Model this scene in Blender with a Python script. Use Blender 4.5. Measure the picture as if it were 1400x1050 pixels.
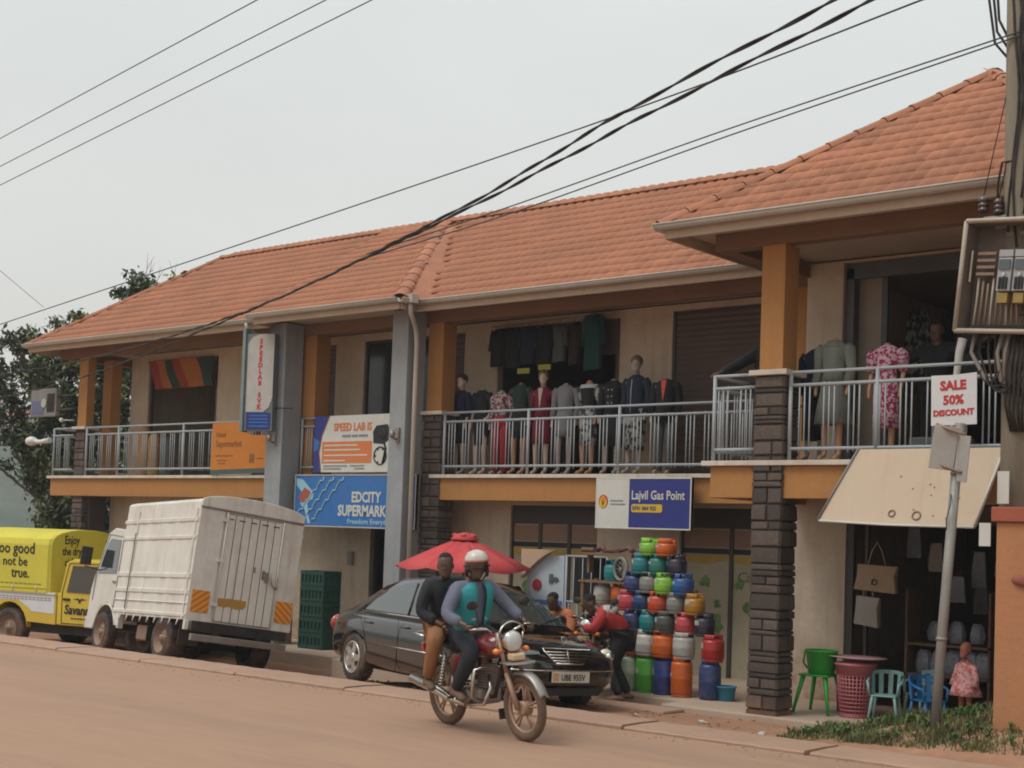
import bpy, bmesh, math, random
from mathutils import Vector, Matrix, Euler
rnd = random.Random(7)
R = math.radians
for o in list(bpy.data.objects):
    bpy.data.objects.remove(o)
scene = bpy.context.scene
COL = scene.collection

# ------------------------------------------------------------------ camera
cam = bpy.data.cameras.new('camera')
cam.sensor_width = 36.0
cam.lens = 36.0 * 1918.0 / 1400.0
cam.shift_y = 0.0906
cam.clip_start = 0.1
cam.clip_end = 4000
camo = bpy.data.objects.new('camera', cam)
COL.objects.link(camo)
camo.matrix_world = (Matrix.Translation((0, 0, 1.85)) @ Matrix.Rotation(R(39.8), 4, 'Z')
                     @ Matrix.Rotation(R(92.5), 4, 'X') @ Matrix.Rotation(R(2.0), 4, 'Z'))
scene.camera = camo

# ------------------------------------------------------------------ world, sun, exposure
SUN_EL, SUN_AZ = R(58), R(205)          # azimuth measured from +Y, clockwise
world = bpy.data.worlds.new('World')
scene.world = world
world.use_nodes = True
wn, wl = world.node_tree.nodes, world.node_tree.links
wn.clear()
wo = wn.new('ShaderNodeOutputWorld')
sky = wn.new('ShaderNodeTexSky'); sky.sky_type = 'NISHITA'; sky.sun_disc = False
sky.sun_elevation = SUN_EL; sky.sun_rotation = SUN_AZ; sky.dust_density = 4
b1 = wn.new('ShaderNodeBackground'); b1.inputs[1].default_value = 0.06
wl.new(sky.outputs[0], b1.inputs[0])
tc = wn.new('ShaderNodeTexCoord')
sep = wn.new('ShaderNodeSeparateXYZ'); wl.new(tc.outputs['Generated'], sep.inputs[0])
rp = wn.new('ShaderNodeValToRGB')        # overcast cloud deck: warm haze low, even grey above
rp.color_ramp.elements[0].position = 0.0; rp.color_ramp.elements[0].color = (0.66, 0.60, 0.55, 1)
rp.color_ramp.elements[1].position = 0.45; rp.color_ramp.elements[1].color = (0.66, 0.70, 0.70, 1)
e = rp.color_ramp.elements.new(0.16); e.color = (0.645, 0.645, 0.615, 1)
e = rp.color_ramp.elements.new(1.0); e.color = (0.92, 0.95, 0.95, 1)
wl.new(sep.outputs['Z'], rp.inputs[0])
nz = wn.new('ShaderNodeTexNoise'); nz.inputs['Scale'].default_value = 2.2; nz.inputs['Detail'].default_value = 3
mp = wn.new('ShaderNodeMapping'); mp.inputs['Scale'].default_value = (1, 1, 3)
wl.new(tc.outputs['Generated'], mp.inputs[0]); wl.new(mp.outputs[0], nz.inputs[0])
mr = wn.new('ShaderNodeMapRange'); mr.inputs[1].default_value = 0.3; mr.inputs[2].default_value = 0.7
mr.inputs[3].default_value = 0.96; mr.inputs[4].default_value = 1.05
wl.new(nz.outputs[0], mr.inputs[0])
vm = wn.new('ShaderNodeVectorMath'); vm.operation = 'SCALE'
wl.new(rp.outputs[0], vm.inputs[0]); wl.new(mr.outputs[0], vm.inputs['Scale'])
b2 = wn.new('ShaderNodeBackground'); b2.inputs[1].default_value = 1.06
wl.new(vm.outputs[0], b2.inputs[0])
mx = wn.new('ShaderNodeMixShader'); mx.inputs[0].default_value = 0.93
wl.new(b1.outputs[0], mx.inputs[1]); wl.new(b2.outputs[0], mx.inputs[2]); wl.new(mx.outputs[0], wo.inputs[0])

sl = bpy.data.lights.new('sun', 'SUN'); sl.energy = 1.5; sl.angle = R(28); sl.color = (1, 0.97, 0.92)
so = bpy.data.objects.new('sun', sl); COL.objects.link(so)
sdir = Vector((math.sin(SUN_AZ) * math.cos(SUN_EL), math.cos(SUN_AZ) * math.cos(SUN_EL), math.sin(SUN_EL)))
so.rotation_euler = sdir.to_track_quat('Z', 'Y').to_euler()
scene.view_settings.view_transform = 'Standard'
scene.view_settings.look = 'None'
scene.view_settings.exposure = 0.22
scene.view_settings.gamma = 1
scene.render.engine = 'CYCLES'
scene.cycles.max_bounces = 8
scene.cycles.diffuse_bounces = 4
scene.cycles.use_denoising = True
scene.cycles.pixel_filter_type = 'BLACKMAN_HARRIS'
scene.cycles.filter_width = 1.9

# ------------------------------------------------------------------ materials
MATS = {}
DUST = (0.30, 0.155, 0.085)
def mat(name, col, rough=0.75, metal=0.0, var=0.12, scale=4.0, dirt=None, damt=0.4, dscale=1.5, bump=0.0, bscale=30.0,
        rand=0.0, coat=0.0, alpha=None, trans=0.0, spec=0.4, stretch=(1, 1, 1), world=False, streak=None, splash=None, bdist=.02):
    if name in MATS: return MATS[name]
    m = bpy.data.materials.new(name); m.use_nodes = True
    n, l = m.node_tree.nodes, m.node_tree.links
    b = n['Principled BSDF']
    b.inputs['Roughness'].default_value = rough; b.inputs['Metallic'].default_value = metal
    b.inputs['Specular IOR Level'].default_value = spec
    if coat: b.inputs['Coat Weight'].default_value = coat; b.inputs['Coat Roughness'].default_value = 0.06
    if trans: b.inputs['Transmission Weight'].default_value = trans
    if alpha is not None: b.inputs['Alpha'].default_value = alpha
    t = n.new('ShaderNodeTexCoord')
    src = t.outputs['Object']
    if world:
        g = n.new('ShaderNodeNewGeometry'); src = g.outputs['Position']
    mpn = n.new('ShaderNodeMapping'); mpn.inputs['Scale'].default_value = stretch; l.new(src, mpn.inputs[0])
    c = (*col, 1)
    last = None
    def mixrgb(a, bcol, fac):
        x = n.new('ShaderNodeMix'); x.data_type = 'RGBA'
        if isinstance(fac, float): x.inputs[0].default_value = fac
        else: l.new(fac, x.inputs[0])
        if isinstance(a, tuple): x.inputs[6].default_value = a
        else: l.new(a, x.inputs[6])
        if isinstance(bcol, tuple): x.inputs[7].default_value = bcol
        else: l.new(bcol, x.inputs[7])
        return x.outputs[2]
    def noise(sc, det=4, lo=0.35, hi=0.65, src2=None, rough_=0.6):
        z = n.new('ShaderNodeTexNoise'); z.inputs['Scale'].default_value = sc; z.inputs['Detail'].default_value = det
        z.inputs['Roughness'].default_value = rough_
        l.new(src2 or mpn.outputs[0], z.inputs['Vector'])
        r = n.new('ShaderNodeMapRange'); r.inputs[1].default_value = lo; r.inputs[2].default_value = hi
        l.new(z.outputs[0], r.inputs[0]); return r.outputs[0]
    cur = c
    if var:
        f = noise(scale, 6, 0.3, 0.7)
        cur = mixrgb(tuple(min(1, v * (1 - var)) for v in col) + (1,), tuple(min(1, v * (1 + var)) for v in col) + (1,), f)
        f2 = noise(scale * 9, 3, 0.35, 0.65)
        k = n.new('ShaderNodeMath'); k.operation = 'MULTIPLY'; k.inputs[1].default_value = 0.45; l.new(f2, k.inputs[0])
        cur = mixrgb(cur, tuple(min(1, v * (1 - var * 1.2)) for v in col) + (1,), k.outputs[0])
    if dirt:
        f = noise(dscale, 8, 0.45, 0.75, None, 0.7)
        k = n.new('ShaderNodeMath'); k.operation = 'MULTIPLY'; k.inputs[1].default_value = damt; l.new(f, k.inputs[0])
        cur = mixrgb(cur, (*dirt, 1), k.outputs[0])
    if streak:
        ms = n.new('ShaderNodeMapping'); ms.inputs['Scale'].default_value = (6, 6, 0.5); l.new(src, ms.inputs[0])
        f = noise(1.6, 5, 0.52, 0.78, ms.outputs[0])
        k = n.new('ShaderNodeMath'); k.operation = 'MULTIPLY'; k.inputs[1].default_value = 0.45; l.new(f, k.inputs[0])
        cur = mixrgb(cur, (*streak, 1), k.outputs[0])
    if splash:          # red mud thrown up on the foot of the wall by rain and traffic
        gg = n.new('ShaderNodeNewGeometry'); sp = n.new('ShaderNodeSeparateXYZ'); l.new(gg.outputs['Position'], sp.inputs[0])
        zz = n.new('ShaderNodeMapRange'); zz.inputs[1].default_value = splash; zz.inputs[2].default_value = -.1; l.new(sp.outputs['Z'], zz.inputs[0])
        f = noise(3.0, 8, 0.30, 0.62, gg.outputs['Position'], .75)
        k = n.new('ShaderNodeMath'); k.operation = 'MULTIPLY'; l.new(f, k.inputs[0]); l.new(zz.outputs[0], k.inputs[1])
        cur = mixrgb(cur, (*DUST, 1), k.outputs[0])
    if rand:
        oi = n.new('ShaderNodeObjectInfo')
        r = n.new('ShaderNodeMapRange'); r.inputs[3].default_value = 1 - rand; r.inputs[4].default_value = 1 + rand
        l.new(oi.outputs['Random'], r.inputs[0])
        v = n.new('ShaderNodeVectorMath'); v.operation = 'SCALE'
        if isinstance(cur, tuple): v.inputs[0].default_value = cur[:3]
        else: l.new(cur, v.inputs[0])
        l.new(r.outputs[0], v.inputs['Scale']); cur = v.outputs[0]
    if isinstance(cur, tuple): b.inputs['Base Color'].default_value = cur
    else: l.new(cur, b.inputs['Base Color'])
    if bump:
        z = n.new('ShaderNodeTexNoise'); z.inputs['Scale'].default_value = bscale; z.inputs['Detail'].default_value = 5
        l.new(mpn.outputs[0], z.inputs['Vector'])
        bp = n.new('ShaderNodeBump'); bp.inputs['Strength'].default_value = bump; bp.inputs['Distance'].default_value = bdist
        l.new(z.outputs[0], bp.inputs['Height']); l.new(bp.outputs[0], b.inputs['Normal'])
    MATS[name] = m
    return m

m_cream = mat('cream wall paint', (0.56, 0.46, 0.35), 0.85, dirt=(0.30, 0.20, 0.13), damt=0.35, scale=1.2, bump=0.15, streak=(0.30, 0.22, 0.15), splash=.8)
m_orange = mat('ochre orange paint', (0.40, 0.19, 0.06), 0.8, dirt=(0.28, 0.12, 0.04), damt=0.3, scale=1.5, bump=0.1, streak=(0.30, 0.13, 0.04))
m_orange_shaded = mat('shaded orange beam paint', (0.21, 0.115, 0.07), 0.8, scale=2, bump=0.1)  # orange paint of the beams, with the shade under the eaves put into its colour
m_grey = mat('blue grey paint', (0.30, 0.31, 0.32), 0.75, dirt=(0.2, 0.18, 0.16), damt=0.3, scale=2, bump=0.08, streak=(0.2, 0.19, 0.18), splash=.7)
m_slabw = mat('whitewashed slab edge', (0.60, 0.54, 0.46), 0.8, dirt=(0.33, 0.2, 0.12), damt=0.5, scale=5, streak=(0.3, 0.2, 0.13))
m_stone = mat('dark cladding stone', (0.12, 0.092, 0.076), 0.85, var=0.3, scale=8, bump=0.8, bscale=25, rand=0.35, splash=.12)
m_stonecore = mat('stone mortar', (0.06, 0.045, 0.04), 0.9)
m_tile = mat('terracotta coated tile', (0.40, 0.165, 0.09), 0.85, var=0.2, scale=2.2, dirt=(0.20, 0.10, 0.065), damt=0.6, dscale=1.1, bump=0.2, bscale=60, rand=0.14, world=True)
m_tileb = mat('terracotta coated sheet', (0.38, 0.155, 0.085), 0.85, var=0.2, scale=3, dirt=(0.20, 0.10, 0.065), damt=0.5, dscale=0.8, bump=0.2, bscale=60, world=True)
m_gutter = mat('dull white gutter', (0.50, 0.46, 0.40), 0.55, dirt=(0.28, 0.2, 0.14), damt=0.6, scale=3)
m_soffit = mat('white soffit board shaded tan', (0.47, 0.36, 0.27), 0.85, scale=2)  # white boards; their shade is painted in as a tan base colour
m_rail = mat('pale blue grey rail paint', (0.36, 0.39, 0.41), 0.5, var=0.1, dirt=(0.25, 0.2, 0.16), damt=0.3, scale=6)
m_shutter = mat('brown roller shutter', (0.115, 0.08, 0.068), 0.6, scale=3)
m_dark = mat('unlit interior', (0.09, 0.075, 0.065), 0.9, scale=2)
m_glass = mat('dark window glass', (0.03, 0.035, 0.04), 0.12, var=0.0, spec=0.5)
m_frame = mat('dark steel frame', (0.06, 0.05, 0.045), 0.5)
m_conc = mat('worn concrete', (0.42, 0.33, 0.25), 0.9, dirt=DUST, damt=0.6, scale=3, bump=0.3, bscale=40)
m_black = mat('black rubber', (0.022, 0.02, 0.019), 0.75, dirt=(0.16, 0.09, 0.055), damt=0.45, dscale=5, scale=8)
m_tyre = mat('dusty tyre rubber', (0.045, 0.035, 0.03), 0.85, dirt=(0.24, 0.13, 0.08), damt=0.8, dscale=4, scale=8, bump=0.3)
m_chrome = mat('dusty chrome', (0.62, 0.59, 0.55), 0.22, metal=1, dirt=(0.33, 0.2, 0.12), damt=0.35, dscale=6)
m_steel = mat('dull steel', (0.33, 0.31, 0.29), 0.45, metal=0.7, dirt=(0.25, 0.14, 0.08), damt=0.5, dscale=5)
m_white = mat('white print', (0.72, 0.71, 0.68), 0.6, var=0.04)
m_blackp = mat('black print', (0.02, 0.02, 0.02), 0.6, var=0)

# ------------------------------------------------------------------ object helpers
def props(o, label=None, cat=None, group=None, kind=None):
    if label: o['label'] = label
    if cat: o['category'] = cat
    if group: o['group'] = group
    if kind: o['kind'] = kind
    return o
def empty(name, label, cat, loc=(0, 0, 0), rot=(0, 0, 0), group=None, parent=None):
    o = bpy.data.objects.new(name, None); COL.objects.link(o)
    o.empty_display_size = 0.1
    o.location = loc; o.rotation_euler = rot
    if parent: o.parent = parent
    return props(o, label, cat, group)
def link(name, me, parent=None, loc=(0, 0, 0), rot=(0, 0, 0), scale=(1, 1, 1)):
    o = bpy.data.objects.new(name, me); COL.objects.link(o)
    o.location = loc; o.rotation_euler = rot; o.scale = scale
    if parent: o.parent = parent
    return o
def copy_tree(o, parent=None):
    c = o.copy(); COL.objects.link(c); c.parent = parent
    for ch in list(o.children): copy_tree(ch, c)
    return c

class MB:
    def __init__(s): s.v = []; s.f = []; s.sm = []; s.mi = []
    def add(s, vs, fs, smooth=False, mi=0, M=None):
        b = len(s.v)
        s.v += [tuple(M @ Vector(p)) for p in vs] if M is not None else [tuple(p) for p in vs]
        for f in fs: s.f.append(tuple(i + b for i in f)); s.sm.append(smooth); s.mi.append(mi)
        return s
    def box(s, x0, x1, y0, y1, z0, z1, mi=0, M=None):
        v = [(x, y, z) for z in (z0, z1) for y in (y0, y1) for x in (x0, x1)]
        return s.add(v, [(0, 2, 3, 1), (4, 5, 7, 6), (0, 1, 5, 4), (2, 6, 7, 3), (0, 4, 6, 2), (1, 3, 7, 5)], False, mi, M)
    def loft(s, rings, cap=True, smooth=True, mi=0, M=None, closed=True):
        n = len(rings[0]); v = [p for r in rings for p in r]; f = []
        for i in range(len(rings) - 1):
            for j in range(n if closed else n - 1):
                k = (j + 1) % n
                f.append((i * n + j, i * n + k, (i + 1) * n + k, (i + 1) * n + j))
        s.add(v, f, smooth, mi, M)
        if cap and closed:
            b = len(s.v) - len(v)
            s.f.append(tuple(b + j for j in reversed(range(n)))); s.sm.append(False); s.mi.append(mi)
            s.f.append(tuple(b + (len(rings) - 1) * n + j for j in range(n))); s.sm.append(False); s.mi.append(mi)
        return s
    def tube(s, pts, r, n=8, cap=True, smooth=True, mi=0, flat=1.0):
        P = [Vector(p) for p in pts]; rr = r if isinstance(r, (list, tuple)) else [r] * len(P)
        rings = []; up = None
        for i, p in enumerate(P):
            d = (P[min(i + 1, len(P) - 1)] - P[max(i - 1, 0)])
            if d.length < 1e-9: d = Vector((0, 0, 1))
            d.normalize()
            if up is None:
                a = Vector((0, 0, 1)) if abs(d.z) < 0.9 else Vector((0, 1, 0))
                up = (a - d * a.dot(d)).normalized()
            else:
                up = (up - d * up.dot(d)).normalized()
            sd = d.cross(up)
            rings.append([p + (up * math.cos(t) * flat + sd * math.sin(t)) * rr[i] for t in [2 * math.pi * k / n for k in range(n)]])
        return s.loft(rings, cap, smooth, mi)
    def lathe(s, prof, n=16, c=(0, 0, 0), axis='z', smooth=True, mi=0, cap=True, M=None, sx=1.0, sy=1.0):
        rings = []
        for r, h in prof:
            ring = []
            for k in range(n):
                t = 2 * math.pi * k / n; a, b = r * math.cos(t) * sx, r * math.sin(t) * sy
                p = {'z': (a, b, h), 'y': (a, h, -b), 'x': (h, a, b)}[axis]
                ring.append((p[0] + c[0], p[1] + c[1], p[2] + c[2]))
            rings.append(ring)
        return s.loft(rings, cap, smooth, mi, M)
    def prism(s, poly, a, b, plane='xz', mi=0, M=None, smooth=False):
        def q(p, h): return {'xz': (p[0], h, p[1]), 'xy': (p[0], p[1], h), 'yz': (h, p[0], p[1])}[plane]
        n = len(poly); v = [q(p, a) for p in poly] + [q(p, b) for p in poly]
        f = [(i, (i + 1) % n, n + (i + 1) % n, n + i) for i in range(n)]
        s.add(v, f, smooth, mi, M)
        bb = len(s.v) - 2 * n
        s.f.append(tuple(bb + i for i in reversed(range(n)))); s.sm.append(False); s.mi.append(mi)
        s.f.append(tuple(bb + n + i for i in range(n))); s.sm.append(False); s.mi.append(mi)
        return s
    def ball(s, c, r, n=12, m=8, sc=(1, 1, 1), mi=0, M=None):
        rings = []
        for i in range(m + 1):
            t = math.pi * i / m
            rings.append([(c[0] + sc[0] * r * max(math.sin(t), 0.01) * math.cos(2 * math.pi * k / n), c[1] + sc[1] * r * max(math.sin(t), 0.01) * math.sin(2 * math.pi * k / n), c[2] - sc[2] * r * math.cos(t)) for k in range(n)])
        return s.loft(rings, True, True, mi, M)
    def torus(s, c, R_, r, axis='y', n=28, m=10, mi=0, sr=1.0, a0=0, a1=2 * math.pi):
        full = abs(a1 - a0 - 2 * math.pi) < 1e-6
        rings = []
        for i in range(n + (0 if full else 1)):
            t = a0 + (a1 - a0) * i / n; ring = []
            for k in range(m):
                u = 2 * math.pi * k / m; q = R_ + r * math.cos(u); h = r * math.sin(u) * sr
                a, b = q * math.cos(t), q * math.sin(t)
                p = {'z': (a, b, h), 'y': (a, h, b), 'x': (h, a, b)}[axis]
                ring.append((p[0] + c[0], p[1] + c[1], p[2] + c[2]))
            rings.append(ring)
        if full: rings.append(rings[0])
        return s.loft(rings, not full, True, mi)
    def mesh(s, name, mats):
        me = bpy.data.meshes.new(name); me.from_pydata(s.v, [], s.f)
        for m_ in (mats if isinstance(mats, (list, tuple)) else [mats]): me.materials.append(m_)
        me.polygons.foreach_set('use_smooth', s.sm); me.polygons.foreach_set('material_index', s.mi)
        me.update()
        bm = bmesh.new(); bm.from_mesh(me); bmesh.ops.recalc_face_normals(bm, faces=bm.faces); bm.to_mesh(me); bm.free()
        return me
    def build(s, name, mats, parent=None, loc=(0, 0, 0), rot=(0, 0, 0), bevel=0, sub=0, label=None):
        o = link(name, s.mesh(name, mats), parent, loc, rot)
        if bevel:
            b = o.modifiers.new('bevel', 'BEVEL'); b.width = bevel; b.segments = 2; b.limit_method = 'ANGLE'; b.angle_limit = R(40)
        if sub:
            b = o.modifiers.new('sub', 'SUBSURF'); b.levels = sub; b.render_levels = sub
        if label: o['label'] = label
        return o
def boxo(name, m, parent, x0, x1, y0, y1, z0, z1, bevel=0, label=None, **k):
    return MB().box(x0, x1, y0, y1, z0, z1).build(name, m, parent, bevel=bevel, label=label, **k)

TXT = {}
def text_mesh(body, size, m, ext=0.002, align='LEFT', sx=1.0, bold=0.0, shear=0.0, spacing=1.0):
    cu = bpy.data.curves.new('lettering', 'FONT'); cu.body = body; cu.size = size; cu.extrude = ext
    cu.align_x = align; cu.offset = bold; cu.shear = shear; cu.resolution_u = 2; cu.space_character = spacing
    ob = bpy.data.objects.new('lettering', cu); COL.objects.link(ob)
    dg = bpy.context.evaluated_depsgraph_get()
    me = bpy.data.meshes.new_from_object(ob.evaluated_get(dg))
    bpy.data.objects.remove(ob); bpy.data.curves.remove(cu)
    me.materials.clear(); me.materials.append(m)
    if sx != 1.0:
        for v in me.vertices: v.co.x *= sx
    return me
def text(body, size, m, parent, loc, rot=(R(90), 0, 0), name='lettering', fit=None, **k):
    if fit:
        me = text_mesh(body, size, m, **k); w = max(v.co.x for v in me.vertices) - min(v.co.x for v in me.vertices)
        for v in me.vertices: v.co.x *= fit / w
        return link(name, me, parent, loc, rot)
    return link(name, text_mesh(body, size, m, **k), parent, loc, rot)

def skin_mesh(pts, edges, rad, m, sub=2, smooth=True, root=0):
    me = bpy.data.meshes.new('body'); me.from_pydata([tuple(p) for p in pts], edges, [])
    ob = bpy.data.objects.new('body', me); COL.objects.link(ob)
    sk = ob.modifiers.new('skin', 'SKIN'); sk.use_smooth_shade = True
    if not me.skin_vertices: 
        bpy.context.view_layer.objects.active = ob
    for i, r in enumerate(rad):
        d = me.skin_vertices[0].data[i]; d.radius = (r, r) if not isinstance(r, tuple) else r
        d.use_root = (i == root)
    s2 = ob.modifiers.new('sub', 'SUBSURF'); s2.levels = sub; s2.render_levels = sub
    dg = bpy.context.evaluated_depsgraph_get()
    out = bpy.data.meshes.new_from_object(ob.evaluated_get(dg))
    bpy.data.objects.remove(ob)
    out.materials.clear(); out.materials.append(m)
    for p in out.polygons: p.use_smooth = smooth
    return out
def join_mesh(me, mb):
    """append the geometry of a mesh builder to a mesh"""
    b = MB()
    b.v = [tuple(v.co) for v in me.vertices]; b.f = [tuple(p.vertices) for p in me.polygons]
    b.sm = [p.use_smooth for p in me.polygons]; b.mi = [0] * len(b.f)
    b.add(mb.v, mb.f); b.sm[-len(mb.f):] = mb.sm; b.mi[-len(mb.f):] = mb.mi
    return b
# ================================================================== ground
m_road = mat('dusty tarmac', (0.365, 0.222, 0.145), 0.9, var=0.10, scale=0.5, dirt=(0.19, 0.13, 0.095), damt=0.75, dscale=0.5, bump=0.35, bscale=30, world=True, stretch=(.22, 1.3, 1))
m_dirt = mat('red murram soil', (0.34, 0.185, 0.11), 0.95, var=0.2, scale=0.9, dirt=(0.22, 0.11, 0.06), damt=0.6, dscale=0.7, bump=0.6, bscale=9, world=True)
m_kerb = mat('dusty kerb concrete', (0.37, 0.235, 0.165), 0.9, var=0.1, scale=1.2, dirt=(0.27, 0.16, 0.10), damt=0.5, bump=0.3, bscale=30, rand=0.05, world=True)
def sm(a, b, x):
    t = max(0, min(1, (x - a) / (b - a))); return t * t * (3 - 2 * t)
def gz(x, y):
    """height of the verge between road and shops"""
    t = 1 - sm(-15.5, -12.5, x)
    left = -0.02 - 0.125 * max(0, y - 11.9)
    right = -0.03 - 0.058 * max(0, y - 11.9)
    left = max(left, -0.42); right = max(right, -0.2)
    z = left * t + right * (1 - t)
    z += 0.50 * sm(-7.6, -4.4, x) * sm(12.1, 13.6, y) * (1 - sm(14.6, 15.6, y))
    z += 0.012 * math.sin(x * 3.1 + y * 1.7) * math.sin(y * 4.3 - x * 0.8) * sm(11.9, 12.5, y)
    if x < -28.6: z -= 0.16 * (-28.6 - x) * sm(11.6, 16, y)
    return z
def grid(name, xs, ys, fz, m):
    b = MB(); nx = len(xs)
    v = [(x, y, fz(x, y)) for y in ys for x in xs]
    f = [(j * nx + i, j * nx + i + 1, (j + 1) * nx + i + 1, (j + 1) * nx + i) for j in range(len(ys) - 1) for i in range(nx - 1)]
    b.add(v, f, True); o = b.build(name, m); props(o, kind='structure'); return o
lin = lambda a, b, n: [a + (b - a) * i / n for i in range(n + 1)]
grid('road', lin(-160, 60, 44), lin(-14, 11.45, 8), lambda x, y: 0.0, m_road)
grid('verge', lin(-70, 12, 328), lin(11.5, 32, 100), gz, m_dirt)
def farz(x, y):
    d = math.hypot(x, y)
    z = -0.7 - 0.10 * max(0, -x - 55) * sm(0, 40, y + 0.2 * -x) if x < -55 else -0.7
    return max(z, -14)
grid('ground', [-900, -500] + lin(-300, 100, 40) + [300, 600], [-600, -300, -100, -30] + lin(-14, 300, 40) + [500, 900], farz, m_dirt)
# kerb slabs along the road edge, each laid on its own
kerb = props(MB().box(-70, 10, 11.46, 12.2, -0.2, -0.012).build('kerb', m_dirt), kind='structure')
kb = MB(); nn = 14
rings_ = []
for i in range(nn + 1):
    x = 1.965 * i / nn; j1 = .012 * math.sin(i * 2.7) + .008 * math.sin(i * 5.1); j2 = .02 * math.sin(i * 1.9 + 2)
    rings_.append([(x, 11.47 + j1, -.1), (x, 11.475 + j1, .018), (x, 11.50 + j1, .032 + .003 * math.sin(i)), (x, 11.85, .036), (x, 12.16 + j2, .028), (x, 12.19 + j2, -.1)])
kb.loft(rings_, True, False)
ks = kb.mesh('kerb_slab', m_kerb)
for i in range(29):
    link('kerb_slab', ks, kerb, (-58 + i * 2, rnd.uniform(-.012, .012), rnd.uniform(-.008, .006)), (0, 0, rnd.uniform(-.003, .003)))
# raised shop platform (veranda floor) with a step
plat = MB().box(-9.55, -3.5, 14.45, 16.6, -0.5, -0.10)
plat.box(-16.0, -9.55, 15.0, 18.0, -0.5, -0.104).box(-28.2, -16.0, 16.0, 18.0, -0.7, -0.2)
props(plat.build('pavement', m_conc, bevel=0.02), kind='structure')
st = MB().box(-10.4, -9.2, 13.98, 14.44, -0.4, -0.13)
props(st.build('step', m_kerb, bevel=0.02), kind='structure')

# grass on the bank by the sign post: blades, joined
m_grass = mat('verge grass', (0.12, 0.145, 0.05), 0.7, var=0.5, scale=3.5, dirt=(0.27, 0.20, 0.09), damt=0.85, dscale=1.6, world=True)
def grass(name, label, area, n, h0, h1):
    b = MB()
    for _ in range(n):
        while True:
            x, y = rnd.uniform(area[0], area[1]), rnd.uniform(area[2], area[3])
            u = (x - area[0]) / (area[1] - area[0]); w = (y - area[2]) / (area[3] - area[2])
            q = math.sin(x * 5.2 + 1) * math.sin(y * 6.1 + x) + 0.5 * math.sin(x * 11 - y * 9)
            if q > rnd.uniform(-1.1, 0.6): break
        z = gz(x, y) - 0.01; h = rnd.uniform(h0, h1) * (0.6 + 0.6 * max(0, q)); a = rnd.uniform(0, 6.28); le = rnd.uniform(0, .6) * h
        w_ = 0.006 + 0.004 * rnd.random()
        dx, dy = math.cos(a) * w_, math.sin(a) * w_; lx, ly = math.cos(a + 1.4) * le, math.sin(a + 1.4) * le
        b.add([(x - dx, y - dy, z), (x + dx, y + dy, z), (x + lx * .4 + dx * .7, y + ly * .4 + dy * .7, z + h * .6), (x + lx * .4 - dx * .7, y + ly * .4 - dy * .7, z + h * .6), (x + lx, y + ly, z + h * .95)],
              [(0, 1, 2, 3), (3, 2, 4)])
    o = b.build(name, m_grass); props(o, label, kind='stuff'); return o
grass('grass', 'patchy green grass growing on the soil bank by the leaning post', (-6.95, -3.9, 12.6, 14.42), 17000, 0.03, 0.13)
grass('weeds', 'thin scattered weeds at the edge of the dusty verge', (-27, -9, 12.2, 12.9), 900, 0.02, 0.06)
# stones and litter on the verge
b = MB()
for _ in range(420):
    x, y = rnd.uniform(-24, -4), rnd.uniform(12.2, 14.6); r = rnd.uniform(0.008, 0.03)
    b.ball((x, y, gz(x, y) + r * .3), r, 5, 3, (1, rnd.uniform(.6, 1), .6))
props(b.build('gravel', m_dirt), 'loose small stones scattered over the soil verge', kind='stuff')

# ------------------------------------------------------------------ far hill with houses
m_hill = mat('wooded hillside', (0.055, 0.085, 0.05), 0.95, var=0.5, scale=0.05, dirt=(0.14, 0.10, 0.06), damt=0.5, dscale=0.03, world=True)
def hz(x, y):
    d = math.hypot(x + 430, (y - 300) * 0.6)
    return -14.5 + 60.5 * math.exp(-((x + 470) / 190) ** 2 - ((y - 200) / 300) ** 2) + 3 * math.sin(x * .05) * math.sin(y * .04)
grid('hill', lin(-900, -75, 80), lin(-200, 700, 70), hz, m_hill)
mh_wall = mat('far house wall', (0.45, 0.38, 0.3), 0.9, rand=.3); mh_roof = mat('far house red roof', (0.35, 0.11, 0.075), 0.8, rand=.2); mh_roof2 = mat('far house iron roof', (0.33, 0.33, 0.33), 0.6, rand=.3)
fh = []
hw = MB().box(-5, 5, -4, 4, -6, 3).mesh('wall', mh_wall)
def roofm(m): return MB().add([(-5.8, -4.8, 2.9), (5.8, -4.8, 2.9), (5.8, 4.8, 2.9), (-5.8, 4.8, 2.9), (-3, 0, 5.6), (3, 0, 5.6)], [(0, 1, 5, 4), (1, 2, 5), (2, 3, 4, 5), (3, 0, 4), (3, 2, 1, 0)]).mesh('roof', m)
rr1, rr2 = roofm(mh_roof), roofm(mh_roof2)
hwin = MB().box(-.6, .6, -.05, .05, 0, 1.3).mesh('window', m_glass)

# broad leaved weeds, road dust, pebbles and small litter
b = MB()
for _ in range(150):
    x, y = rnd.uniform(-7.4, -4.2), rnd.uniform(12.7, 14.4); z = gz(x, y)
    if rnd.random() > sm(-7.6, -5.6, x): continue
    for i in range(rnd.randint(4, 8)):
        a = rnd.uniform(0, 6.28); L_ = rnd.uniform(.04, .10); w = L_ * .22; up_ = rnd.uniform(.03, .12); c, s_ = math.cos(a), math.sin(a)
        b.add([(x, y, z), (x + c * L_ * .5 - s_ * w, y + s_ * L_ * .5 + c * w, z + up_), (x + c * L_, y + s_ * L_, z + up_ * .8), (x + c * L_ * .5 + s_ * w, y + s_ * L_ * .5 - c * w, z + up_)], [(0, 1, 2, 3)])
props(b.build('weeds', mat('broad weed leaf', (.07, .13, .03), .6, var=.4, scale=9, world=True)), 'broad leaved green weeds among the grass by the leaning post', kind='stuff')
b = MB()
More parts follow.
